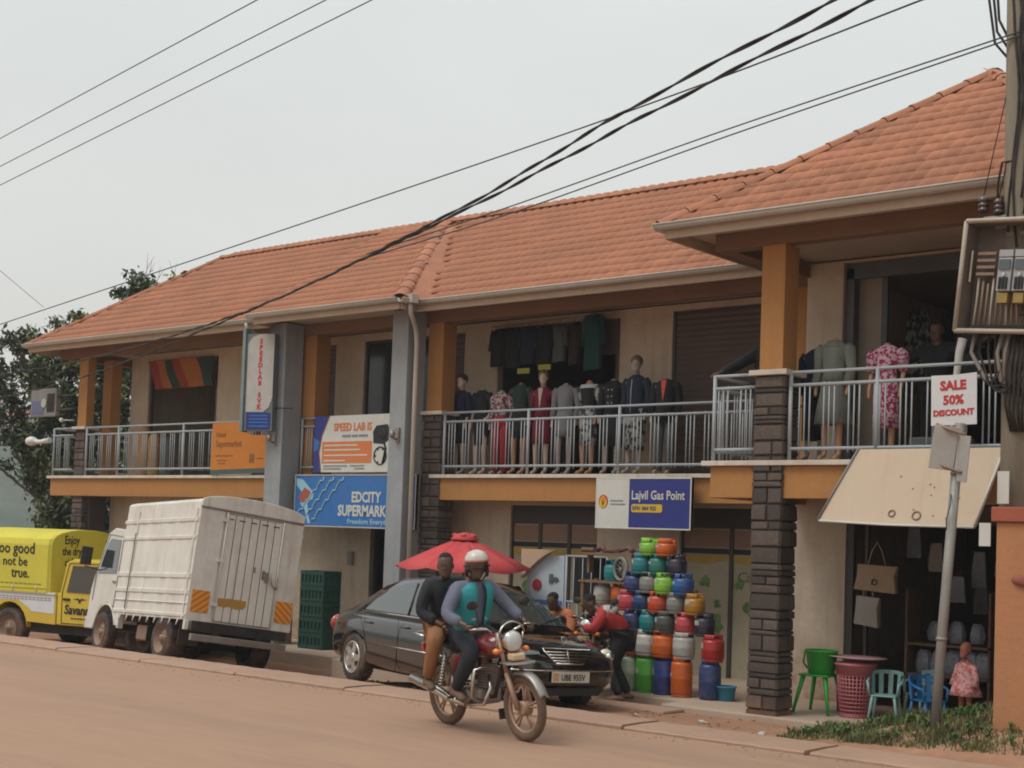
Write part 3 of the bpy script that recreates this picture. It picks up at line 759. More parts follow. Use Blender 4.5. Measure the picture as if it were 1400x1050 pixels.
# ------------------------------------------------------------------ black saloon car
m_black_paint = mat('black car paint', (0.006, 0.006, 0.007), 0.12, var=0, coat=1.0, spec=.6, dirt=(.13, .085, .06), damt=.05, dscale=1.5)
m_cglass = mat('tinted car glass', (0.035, 0.045, 0.045), 0.06, var=0, spec=.8, coat=1)
m_lens = mat('headlamp lens', (0.62, 0.60, 0.42), 0.12, var=.15, coat=1, spec=.7)
m_redl = mat('red tail lamp', (0.35, 0.03, 0.025), 0.2, var=0, coat=1)
car = empty('parked_car', 'black four door saloon car parked nose out in front of the gas cylinders', 'car', (-11.85, 13.36, -.13), rotm(-.285, 0, -.035))
def car_body():
    # stations along x: (x, half width at shoulder, sill z, shoulder z, top z at centre, half width of top)
    S = [(-2.27, .60, .40, .72, .86, .50), (-2.22, .74, .30, .78, .95, .58), (-2.0, .83, .24, .84, 1.0, .66), (-1.6, .865, .22, .87, 1.02, .70),
         (-1.0, .868, .20, .885, .95, .72), (-.3, .868, .19, .885, .92, .72), (.5, .868, .19, .88, .91, .72), (.95, .866, .20, .865, .93, .70),
         (1.4, .86, .22, .82, .885, .66), (1.8, .84, .24, .765, .83, .60), (2.05, .79, .25, .71, .765, .54), (2.2, .69, .27, .64, .69, .46), (2.27, .55, .32, .56, .60, .38)]
    rings = []
    for x, w, s, sh, top, tw in S:
        half = [(0, s), (w * .80, s), (w * .965, s + .05), (w, s + .16), (w * 1.005, (s + sh) * .52), (w * .99, sh - .08), (w * .955, sh - .01), (tw, (sh * .35 + top * .65)), (tw * .5, top - .004), (0, top)]
        ring = [(x, y, z) for y, z in half] + [(x, -y, z) for y, z in reversed(half[1:-1])]
        rings.append(ring)
    return MB().loft(rings)
body = car_body().build('body', m_black_paint, car)
s_ = body.modifiers.new('s', 'SUBSURF'); s_.levels = 2; s_.render_levels = 2
cut = MB()
for x in (-1.36, 1.36):
    for s in (-1, 1): cut.lathe([(.355, s * .55), (.355, s * 1.1)], 28, (x, 0, .32), 'y')
cutter = cut.build('cutter', m_under)
bo = body.modifiers.new('b', 'BOOLEAN'); bo.operation = 'DIFFERENCE'; bo.object = cutter; bo.solver = 'EXACT'
cutter.parent = car
bpy.context.view_layer.update()
dg = bpy.context.evaluated_depsgraph_get()
nm = bpy.data.meshes.new_from_object(body.evaluated_get(dg)); body.modifiers.clear(); body.data = nm
bpy.data.objects.remove(cutter)
MB().box(-2.0, 1.95, -.70, .70, .20, .55).build('chassis', m_under, car)
# greenhouse: roof and pillars
prof = [(-1.72, .96), (-1.45, 1.10), (-1.10, 1.285), (-.72, 1.395), (-.2, 1.43), (.25, 1.405), (.62, 1.285), (1.0, 1.08), (1.28, .93)]
def sidey(z): return .745 - (z - .92) * .40
rings = []
for x, z in prof:
    zb = .88; t = sidey(z)
    rings.append([(x, -sidey(zb), zb), (x, -t - .0, z - .03), (x, -t + .05, z - .003), (x, -t * .5, z + .012), (x, 0, z + .018), (x, t * .5, z + .012), (x, t - .05, z - .003), (x, t, z - .03), (x, sidey(zb), zb)])
gh = MB().loft(rings).build('roof', m_black_paint, car)
def side_pane(poly, name='side_window', s=-1, off=.006):
    b = MB(); v = [(x, s * (sidey(z) + off), z) for x, z in poly]; v2 = [(x, s * (sidey(z) - .01), z) for x, z in poly]; n = len(v)
    b.add(v + v2, [tuple(range(n)), tuple(range(2 * n - 1, n - 1, -1))] + [(i, (i + 1) % n, n + (i + 1) % n, n + i) for i in range(n)])
    return b.build(name, m_cglass, car)
for s in (-1, 1):
    side_pane([(-1.32, .955), (-1.14, 1.10), (-.86, 1.25), (-.55, 1.33), (-.27, 1.35), (-.20, .95)], s=s)
    side_pane([(-.13, .95), (-.20, 1.352), (.16, 1.33), (.48, 1.22), (.78, 1.06), (.90, .96), (.80, .945)], s=s)
    ch = MB(); ch.tube([(x, s * (sidey(z) + .012), z) for x, z in [(-1.36, .935), (-.6, .932), (.2, .928), (.95, .922)]], .012, 6)
    ch.build('window_trim', m_chrome, car)
    # rub strip, handles, mirror, door gaps
    MB().tube([(-.95, s * .873, .545), (0, s * .88, .54), (.92, s * .872, .53)], [.008, .012, .008], 6).build('side_moulding', m_chrome, car)
    for x in (-.98, -.02):
        MB().tube([(x - .09, s * .862, .80), (x - .06, s * .885, .805), (x + .06, s * .885, .805), (x + .09, s * .862, .80)], .013, 6).build('door_handle', m_black_paint, car)
    for xs in ([(-.18, .25), (-.18, .88)], [(.88, .25), (.90, .86)], [(-.95, .45), (-1.08, .66), (-1.20, .90)]):
        MB().tube([(x, s * (.868 + .003), z) for x, z in xs], .004, 4).build('door_gap', m_blackp, car)
    m_ = MB().tube([(.82, s * .74, .93), (.80, s * .84, .95)], .025, 6).ball((.79, s * .91, .99), .1, 10, 6, (.55, 1, .75))
    m_.build('wing_mirror', m_black_paint, car)
    MB().ball((.742, s * .915, .99), .08, 10, 6, (.12, 1, .72)).build('mirror_glass', m_chrome, car)
    hl = MB().ball((2.06, s * .665, .655), .10, 16, 10, (.7, 1.0, .9)).ball((2.10, s * .53, .63), .085, 14, 10, (.7, 1.0, .85))
    hl.build('headlight', m_lens, car)
    MB().ball((2.135, s * .675, .655), .055, 12, 8, (.6, 1, 1)).build('headlight_reflector', m_chrome, car)
    MB().ball((-2.18, s * .66, .72), .12, 12, 8, (.5, 1.15, 1.0)).build('tail_light', m_redl, car)
    MB().ball((2.19, s * .60, .33), .055, 10, 8, (.5, 1.2, .8)).build('fog_light', m_lens, car)
def screen(name, prof_, off, trim=1.0):
    b = MB(); rg = []
    for x, z in prof_:
        t = sidey(z) * trim
        rg.append([(x + off, t * u, z + dz + abs(off) * .9) for u, dz in ((-.90, -.008), (-.72, .002), (-.4, .014), (0, .019), (.4, .014), (.72, .002), (.90, -.008))])
    b.loft(rg, False, True, closed=False); return b.build(name, m_cglass, car)
screen('windscreen', [(.60, 1.292), (.72, 1.232), (.86, 1.158), (1.0, 1.082), (1.14, 1.005), (1.27, .938)], .012)
screen('rear_window', [(-1.10, 1.285), (-1.28, 1.192), (-1.45, 1.10), (-1.6, 1.02), (-1.70, .97)], -.012)
MB().box(-.06, .06, -.035, .035, 0, .003).build('windscreen_sticker', m_white, car, (1.0, -.40, 1.118), (0, R(30), 0))
MB().box(-.05, .05, -.03, .03, 0, .003).build('windscreen_sticker', m_white, car, (.86, .30, 1.208), (0, R(30), 0))
for s in (-.5, .2): MB().tube([(1.30, s, .95), (1.12, s + .45, 1.05)], .007, 5).build('wiper', m_blackp, car)
# grille
gr = [(2.235, -.19, .575), (2.235, .19, .575), (2.17, .33, .735), (2.17, -.33, .735)]
b = MB().add([(x + .012, y, z) for x, y, z in gr] + [(x - .06, y, z) for x, y, z in gr], [(0, 1, 2, 3), (0, 4, 5, 1), (1, 5, 6, 2), (2, 6, 7, 3), (3, 7, 4, 0)])
grille = b.build('grille', m_blackp, car)
pts = [(x + .022, y, z) for x, y, z in gr]
MB().tube(pts + [pts[0]], .014, 6).build('grille_surround', m_chrome, grille)
for i in range(1, 5):
    t = i / 5; z = .575 + .16 * t; w = .19 + .14 * t; x = 2.262 - .065 * t
    MB().tube([(x, -w, z), (x, w, z)], .0085, 6).build('grille_bar', m_chrome, grille)
MB().tube([(2.262, 0, .575), (2.197, 0, .735)], .008, 6).build('grille_bar', m_chrome, grille)
MB().tube([(2.12, 0, .77), (2.13, 0, .80)], .006, 6).torus((2.13, 0, .84), .038, .005, 'x', 20, 6).tube([(2.13, 0, .84), (2.13, 0, .878)], .004, 5).tube([(2.13, 0, .84), (2.13, .032, .82)], .004, 5).tube([(2.13, 0, .84), (2.13, -.032, .82)], .004, 5).build('bonnet_star', m_chrome, car)
b = MB().box(2.255, 2.30, -.60, .60, .50, .515)
bp_ = MB().tube([(2.05, -.80, .50), (2.20, -.68, .50), (2.285, -.42, .50), (2.30, 0, .50), (2.285, .42, .50), (2.20, .68, .50), (2.05, .80, .50)], .011, 6)
bp_.build('bumper_trim', m_chrome, car)
MB().prism([(-.5, .30), (.5, .30), (.42, .22), (-.42, .22)], 2.255, 2.285, 'yz').build('lower_intake', m_blackp, car)
m_plate = mat('number plate', (0.62, 0.58, 0.50), 0.5, var=.05, dirt=DUST, damt=.3)
pl = MB().box(2.295, 2.31, -.26, .26, .37, .49).build('number_plate', m_plate, car)
text('UBE 955V', .095, m_blackp, pl, (2.313, -.14, .395), (R(90), 0, R(90)), ext=.001, sx=.85, bold=.002)
MB().box(2.31, 2.312, -.25, -.17, .385, .475).build('plate_emblem', mat('plate emblem', (.6, .35, .2), .5), pl)
for x in (-1.36, 1.36):
    for s in (-1, 1): wheel(car, (x, s * .765, .32), .32, .20, 'alloy', s)

# ------------------------------------------------------------------ white box truck
m_tw = mat('chalky white truck paint', (0.64, 0.61, 0.55), 0.65, var=.06, scale=2, dirt=(.36, .25, .17), damt=.45, dscale=1.6, streak=(.30, .19, .12), bump=.05, bscale=4)
m_tw2 = mat('white cab paint', (0.60, 0.58, 0.52), 0.45, var=.05, dirt=(.36, .25, .17), damt=.35)
truck = empty('box_truck', 'old white box truck with dented slatted side and hazard plates on its rear', 'truck', (-16.43, 13.41, -.24), rotm(2.917, .033, .127))
TB, TH, TW, TL = .645, 1.74, .86, 2.70      # box floor height, side height, half width, length
def arch(x, z0, h, n=10): return [(x, TW * math.cos(math.pi * i / n), z0 + h * math.sin(math.pi * i / n)) for i in range(n + 1)]
# box shell : floor, sides, arched roof as one shell
rings = []
for x in (0.0, TL):
    ring = [(x, TW, TB), (x, TW, TB + TH)] + [(x, TW * math.cos(math.pi * i / 12) , TB + TH + .13 * math.sin(math.pi * i / 12)) for i in range(1, 12)] + [(x, -TW, TB + TH), (x, -TW, TB)]
    rings.append(ring)
MB().loft(rings, smooth=False).build('cargo_box', m_tw, truck, bevel=.006)
# near side: horizontal ribs and panels; dented
def dent(x): return .006 * math.sin(x * 9) + .004 * math.sin(x * 23)
for s in (1, -1):
    for z, h in ((TB + 1.44, .07), (TB + 1.18, .06), (TB + .60, .075), (TB + .36, .075), (TB + .22, .03), (TB + .03, .06)):
        b = MB(); n = 14
        rg = [[(TL * i / n, s * TW, z), (TL * i / n, s * (TW + .018 + dent(i)), z + .01), (TL * i / n, s * (TW + .022 + dent(i)), z + h - .012), (TL * i / n, s * TW, z + h)] for i in range(n + 1)]
        b.loft(rg, True, False).build('side_rail', m_tw, truck)
    for x in (2.18, 0.05):
        MB().box(x, x + .035, s * TW, s * (TW + .022), TB + .02, TB + TH - .1).build('side_post', m_tw, truck)
    MB().tube([(2.2, s * (TW + .026), TB + .1), (2.2, s * (TW + .026), TB + 1.3)], .008, 4).build('hinge_rod', m_blackp, truck)
    hk = MB()
    for i in range(9): hk.tube([(.2 + i * .27, s * (TW + .01), TB), (.2 + i * .27, s * (TW + .02), TB - .05), (.24 + i * .27, s * (TW + .01), TB - .08)], .012, 5)
    props(hk.build('tarp_hook', m_tw, truck), kind='stuff')
# rear: arched header, door of planks, frame
hd = MB(); n = 12
poly = [(TW * .99, TB + TH - .07)] + [(TW * 1.0 * math.cos(math.pi * i / n), TB + TH + .02 + .135 * math.sin(math.pi * i / n)) for i in range(n + 1)] + [(-TW * .99, TB + TH - .07)]
hd.prism(poly, -.035, .0, 'yz').build('rear_header', m_tw, truck, bevel=.01)
MB().box(-.04, -.02, -TW, TW, TB + TH - .085, TB + TH - .06).build('header_lip', m_steel, truck)
door = MB().box(-.012, .0, -.50, .42, TB + .03, TB + TH - .12).build('rear_door', m_blackp, truck)
npl = 7
for i in range(npl):
    w = .92 / npl; y = -.50 + i * w
    MB().box(-.034, -.008, y + .007, y + w - .007, TB + .035, TB + TH - .125).build('door_plank', m_tw, door, bevel=.006)
for i in range(5): MB().box(-.038, -.030, -.44 + i * .19, -.34 + i * .19, TB + TH - .20, TB + TH - .185).build('vent_slot', m_blackp, door)
for y in (.43, -.51): 
    MB().tube([(-.04, y, TB + .05), (-.04, y, TB + TH - .1)], .011, 6).build('lock_rod', m_tw, door)
for z in (.25, .9, 1.5): MB().box(-.05, -.02, .40, .50, TB + z, TB + z + .05).build('hinge', m_tw, door)
lk = MB().tube([(-.05, -.51, TB + .62), (-.09, -.42, TB + .66), (-.09, -.35, TB + .85)], .013, 6).box(-.06, -.03, -.36, -.30, TB + .7, TB + .85)
lk.build('door_lock', m_steel, door)
m_rust = mat('rusty stains', (.22, .13, .09), .8)
for (y, z, w, h) in ((-.28, .80, .05, .16), (-.13, .86, .03, .10), (-.52, .7, .04, .2)): 
    MB().prism([(y + w * (.5 + .3 * math.sin(k_ * 2.3)) * math.cos(k_ * .63), TB + z + h * .5 * math.sin(k_ * .63)) for k_ in range(10)], -.036, -.0355, 'yz').build('rust_patch', m_rust, door)
for y0, y1 in ((-TW, -.53), (.47, TW)): MB().box(-.022, 0, y0, y1, TB, TB + TH - .09).build('rear_panel', m_tw, truck, bevel=.006)
m_hzo = mat('hazard orange', (.62, .14, .03), .5, var=.1); m_hzy = mat('hazard yellow', (.65, .38, .04), .5, var=.1)
for y0, sgn in ((.53, -1), (-.84, 1)):
    hp = MB().box(-.032, -.024, y0, y0 + .28, TB + .13, TB + .45).build('hazard_plate', m_hzy, truck)
    for i in range(-2, 4):
        a = i * .095; pts = []
        # diagonal stripe clipped to the plate (parallelogram kept inside by clamping)
        P = [(0, a), (0, a + .05), (.28, a + .05 + .22), (.28, a + .22)]
        if sgn < 0: P = [(.28 - u, v) for u, v in P]
        Q = []
        for j in range(4):                # clip v in 0..0.32
            Q.append(P[j])
        def clip(Q, lo, keep):
            out = []
            for j in range(len(Q)):
                p, q = Q[j], Q[(j + 1) % len(Q)]; ip, iq = keep(p[1]), keep(q[1])
                if ip: out.append(p)
                if ip != iq:
                    t = (lo - p[1]) / (q[1] - p[1]); out.append((p[0] + t * (q[0] - p[0]), lo))
            return out
        Q = clip(Q, 0.0, lambda v: v >= 0); Q = clip(Q, .32, lambda v: v <= .32) if Q else Q
        if len(Q) >= 3: MB().prism([(y0 + u, TB + .13 + v) for u, v in Q], -.0345, -.0322, 'yz').build('stripe', m_hzo, hp)
pw = MB().prism([(.40 - u, TB + .26 + v) for u, v in ((0, 0), (.1, -.015), (.2, .01), (.3, -.02), (.42, 0), (.46, .03), (.46, .12), (.2, .125), (0, .11))], -.040, -.0345, 'yz')
pw.build('worn_number_plate', mat('worn yellow plate', (.42, .22, .04), .7, dirt=(.3, .16, .08), damt=.9, dscale=12), truck)
# chassis, tanks, mudguards, rear bumper
b = MB().box(-.05, 3.9, .30, .40, .42, .62).box(-.05, 3.9, -.40, -.30, .42, .62).box(-.03, 0.06, -.8, .8, .50, .64).box(.0, 2.6, -.7, .7, .56, .63)
b.build('chassis', m_under, truck)
MB().box(-.12, -.06, -.78, .78, .36, .46).build('rear_bumper', m_steel, truck, bevel=.01)
MB().box(1.55, 2.05, .42, .70, .28, .52).build('fuel_tank', m_hub, truck, bevel=.03)
for x in (.2, 1.35): MB().box(x, x + .02, .5, .82, .28, .64).build('mud_flap', m_under, truck)
MB().box(.9, 1.0, -.75, .75, .25, .35).build('axle', m_under, truck); 
b = MB().box(2.45, 2.60, TW - .10, TW, TB - .18, TB).box(2.45, 2.50, TW - .1, TW, TB - .22, TB - .18); b.build('bracket', m_tw, truck, bevel=.01)
MB().box(-.03, .04, TW - .12, TW, TB - .14, TB).build('bracket', m_tw, truck, bevel=.01)
for s in (1, -1):
    wheel(truck, (.78, s * .70, .35), .35, .30, 'steel', s); wheel(truck, (3.22, s * .74, .34), .34, .19, 'steel', s)
# cab
prof = [(2.78, .50), (2.80, 2.02), (3.35, 2.06), (3.58, 1.98), (3.95, 1.25), (4.02, 1.05), (4.03, .38), (3.66, .38), (3.64, .62), (3.50, .76), (3.22, .82), (2.95, .76), (2.86, .60)]
cab = MB().prism(prof, -.78, .78, 'xz').build('cab', m_tw2, truck, bevel=.02)
for s in (1, -1):
    wn_ = MB().prism([(3.0, 1.30), (3.0, 1.85), (3.42, 1.88), (3.52, 1.80), (3.78, 1.30)], s * .779, s * .79, 'xz').build('door_window', m_cglass, cab)
    MB().tube([(x, s * .788, z) for x, z in [(2.92, .75), (2.90, 1.9), (3.5, 1.95), (3.86, 1.30), (3.86, .85)]], .005, 4).build('door_gap', m_blackp, cab)
    MB().box(2.98, 3.10, s * .78, s * .80, 1.15, 1.18).build('door_handle', m_steel, cab)
    MB().torus((3.22, s * .775, .34), .46, .02, 'y', 16, 6, a0=.1, a1=math.pi - .3).build('wheel_arch', m_tw2, cab)
    mr_ = MB().tube([(3.72, s * .78, 1.35), (3.92, s * .98, 1.40), (3.92, s * .98, 1.55)], .012, 6).box(3.90, 3.95, s * .98 - .09, s * .98 + .09, 1.42, 1.72)
    mr_.build('side_mirror', m_black, truck, bevel=.01)
MB().add([(3.60, -.70, 1.93), (3.60, .70, 1.93), (3.965, .72, 1.27), (3.965, -.72, 1.27)], [(0, 1, 2, 3)]).build('windscreen', m_cglass, truck)
MB().box(4.03, 4.09, -.78, .78, .38, .58).build('front_bumper', m_tw2, truck, bevel=.02)
for s in (.6, -.6): MB().ball((4.03, s, .78), .1, 12, 8, (.3, 1.3, .8)).build('headlight', m_lens, truck)
MB().ball((3.45, .35, 1.35), .15, 10, 8, (1.2, .25, 1)).build('steering_wheel', m_black, cab)

# ------------------------------------------------------------------ yellow pickup with printed canvas
m_yp = mat('yellow pickup paint', (0.62, 0.45, 0.045), 0.4, var=.06, dirt=(.38, .22, .08), damt=.35, dscale=1.2, coat=.3)
m_yc = mat('yellow printed canvas', (0.60, 0.53, 0.06), 0.75, var=.08, scale=2, dirt=(.42, .34, .06), damt=.4, bump=.3, bscale=3)
m_wb = mat('white sticker band', (0.62, 0.62, 0.62), 0.5, var=.05)
pk = empty('pickup_truck', 'yellow pickup with lettered yellow canvas cover over its load bed', 'pickup', (-21.86, 14.96, -.45), rotm(.212, 0, 0))
K = 1.05; pk.scale = (K, K, K)
def arcs(cx, r, z0, n=10, a0=180, a1=0):
    return [(cx + r * math.cos(R(a0 + (a1 - a0) * i / n)), z0 + r * math.sin(R(a0 + (a1 - a0) * i / n))) for i in range(n + 1)]
bed = [(-2.45, .98), (-2.45, .50), (-1.93, .48)] + arcs(-1.5, .42, .38)[1:] + [(-1.08, .48), (-.42, .46), (-.42, 1.0)]
MB().prism(bed, -.80, .80, 'xz').build('load_bed', m_yp, pk, bevel=.02)
cabp = [(-.40, .46), (-.40, 1.0), (-.34, 1.0), (-.22, 1.52), (-.05, 1.58), (.55, 1.57), (.75, 1.50), (1.22, 1.05), (2.15, .93), (2.30, .80), (2.34, .45), (1.95, .45)] + arcs(1.5, .42, .38, a0=0, a1=180)[1:-1] + [(1.06, .46)]
cab = MB().prism(cabp, -.80, .80, 'xz').build('cab', m_yp, pk, bevel=.025)
for s in (-1, 1):
    MB().prism([(-.18, 1.02), (-.06, 1.47), (.50, 1.47), (.62, 1.43), (.92, 1.06), (.92, 1.02)], s * .80, s * .812, 'xz').build('door_window', m_cglass, cab)
    MB().tube([(x, s * .806, z) for x, z in [(-.28, .50), (-.28, 1.02), (-.14, 1.51), (.55, 1.51), (1.0, 1.08), (1.0, .50), (-.28, .50)]], .006, 4).build('door_gap', m_blackp, cab)
    MB().box(-.24, -.10, s * .80, s * .825, .88, .92).build('door_handle', m_blackp, cab)
    MB().box(.80, .98, s * .82, s * .98, 1.06, 1.2).build('side_mirror', m_black, pk, bevel=.02)
    MB().prism([(-2.44, .96), (-2.44, .76), (-1.9, .78), (-1.75, .83), (-1.3, .84), (-1.05, .72), (-.96, .66), (-.45, .64), (-.45, .96)], s * .80, s * .806, 'xz').build('sticker_band', m_wb, pk)
    MB().box(-2.45, -.42, s * .80, s * .83, .965, .995).build('bed_rail', m_wb, pk)
    for x in (-1.5, 1.5): wheel(pk, (x, s * .72, .35), .35, .22, 'steel', s)
MB().add([(.77, -.7, 1.50), (.77, .7, 1.50), (1.24, .74, 1.06), (1.24, -.74, 1.06)], [(0, 1, 2, 3)]).build('windscreen', m_cglass, pk)
MB().box(-2.3, 2.2, -.7, .7, .30, .50).build('chassis', m_under, pk)
for s in (-.6, .6): MB().ball((2.32, s, .72), .1, 10, 8, (.3, 1.4, .7)).build('headlight', m_lens, pk)
cz = MB(); n = 12; rg = []
for x in (-2.5, -2.49, -.62, -.58, -.57):
    ww = .84 if -2.5 < x < -.58 else .80
    ring = [(x, -ww, .98), (x, -ww, 1.80)] + [(x, -ww * math.cos(math.pi * i / n), 1.80 + .27 * math.sin(math.pi * i / n) ** .75) for i in range(1, n)] + [(x, ww, 1.80), (x, ww, .98)]
    rg.append(ring)
cv = cz.loft(rg, smooth=False).build('canvas_cover', m_yc, pk, bevel=.015)
for x in (-2.0, -1.4, -.85): MB().tube([(x, -.846, 1.0), (x, -.85, 1.10)], .008, 5).build('canvas_strap', m_wb, cv)
MB().tube([(-2.5, -.846, 1.06), (-.6, -.846, 1.06)], .006, 5).build('canvas_seam', m_yc, cv)
S_ = (R(90), 0, 0)
text('Too good', .27, m_blackp, cv, (-1.93, -.846, 1.64), S_, fit=1.0, bold=.003)
text('to not be', .22, m_blackp, cv, (-1.93, -.846, 1.43), S_, fit=.85, bold=.002)
text('true.', .24, m_blackp, cv, (-1.45, -.846, 1.23), S_, fit=.42, bold=.003)
m_smallp = mat('small print', (.22, .19, .05), .7, var=0)
for i in range(14): MB().box(-2.25 + i * .11, -2.17 + i * .11, -.8475, -.845, 1.12, 1.135).build('small_print', m_smallp, cv)
F_ = (R(90), 0, R(90))
text('Enjoy', .21, m_blackp, cv, (-.566, -.52, 1.82), F_, sx=.75, bold=.003)
text('the dry', .20, m_blackp, cv, (-.566, -.56, 1.63), F_, sx=.75, bold=.003)
text('cider', .20, m_blackp, cv, (-.566, -.50, 1.44), F_, sx=.8, bold=.003)
b = MB().prism([(.48 + .05 * u, 1.38 + v) for u, v in ((-1, 0), (1, 0), (1, .28), (.5, .38), (.4, .52), (-.4, .52), (-.5, .38), (-1, .28))], -.568, -.565, 'yz'); b.torus((-.566, .48, 1.42), .13, .008, 'x', 24, 6)
b.build('bottle_print', m_smallp, cv)
text('Savanna', .22, m_blackp, cab, (-.22, -.808, .66), S_, fit=.66, bold=.005, shear=.12)
MB().prism([(.12 + .15 * u, .90 + .05 * v) for u, v in ((-1, .2), (-.3, .6), (0, .2), (.3, .6), (1, .2), (.35, 0), (.12, -.2), (.16, -1), (-.16, -1), (-.12, -.2), (-.35, 0))], -.8085, -.8045, 'xz').build('tree_print', m_blackp, cab)
for i in range(5): MB().box(-.06 + i * .07, -.01 + i * .07, -.8085, -.8045, .58, .60).build('small_print', m_blackp, cab)
for i in range(16):
    for z in (.885, .85): MB().box(-1.95 + i * .09, -1.88 + i * .09, -.8085, -.8055, z, z + .018).build('small_print', mat('grey small print', (.25, .24, .26), .7, var=0), pk)
# ================================================================== people
m_skin = mat('dark brown skin', (0.10, 0.055, 0.036), 0.38, var=.1, scale=8)
m_eye = mat('eye white', (.22, .18, .15), .3, var=0)
m_teal = mat('teal reflective vest', (0.02, 0.25, 0.27), 0.65, var=.15, scale=5, bump=1.0, bscale=5, bdist=.035, stretch=(1, 1, .55))
m_bluegrey = mat('blue grey shirt', (0.13, 0.14, 0.19), 0.85, var=.15, bump=1.0, bscale=5, bdist=.035, stretch=(1, 1, .55))
m_blkj = mat('black jacket cloth', (0.018, 0.018, 0.022), 0.8, var=.2, bump=1.0, bscale=5, bdist=.035, stretch=(1, 1, .55))
m_brownt = mat('rust brown trousers', (0.27, 0.12, 0.05), 0.85, var=.2, bump=1.0, bscale=5, bdist=.035, stretch=(1, 1, .55))
m_dkt = mat('dark blue trousers', (0.022, 0.025, 0.035), 0.85, var=.2, bump=1.0, bscale=5, bdist=.035, stretch=(1, 1, .55))
m_shoe = mat('dusty brown shoe', (0.12, 0.075, 0.05), 0.8, dirt=DUST, damt=.6, dscale=6)
m_helm = mat('faded pale helmet', (0.52, 0.36, 0.28), 0.45, var=.1, dirt=(.5, .42, .36), damt=.6, dscale=5)
def head_geo(c, yaw=0.0, tilt=0.0, s=1.0, hair=None):
    """head facing +x turned by yaw; returns builder with skull, jaw, nose, ears, lips"""
    b = MB(); M = Matrix.Translation(c) @ Matrix.Rotation(yaw, 4, 'Z') @ Matrix.Rotation(tilt, 4, 'Y')
    n = 16; prof = [(-.125, .02, .045, .035), (-.115, .045, .045, .04), (-.09, .060, .030, .055), (-.05, .072, .018, .068), (0, .084, .004, .074), (.04, .090, -.002, .075), (.075, .083, -.008, .068), (.10, .060, -.012, .050), (.118, .025, -.012, .022)]
    rg = []
    for z, rx, cx, ry in prof:
        rg.append([(cx + rx * math.cos(2 * math.pi * k / n) * s, ry * math.sin(2 * math.pi * k / n) * s, z * s) for k in range(n)])
    b.loft(rg, True, True, 0, M)
    b.prism([(.078 * s, -.012 * s), (.108 * s, -.03 * s), (.104 * s, -.042 * s), (.078 * s, -.042 * s), (.080 * s, .02 * s)], -.012 * s, .012 * s, 'xz', 0, M)
    for sg in (-1, 1): b.ball((.0, sg * .076 * s, -.01 * s), .026 * s, 8, 6, (.7, .35, 1.25), 0, M)
    b.ball((.078 * s, 0, -.068 * s), .022 * s, 8, 5, (.6, 1.2, .45), 0, M)
    b.ball((.068 * s, 0, .018 * s), .05 * s, 8, 5, (.45, 1.1, .22), 0, M)
    return b, M
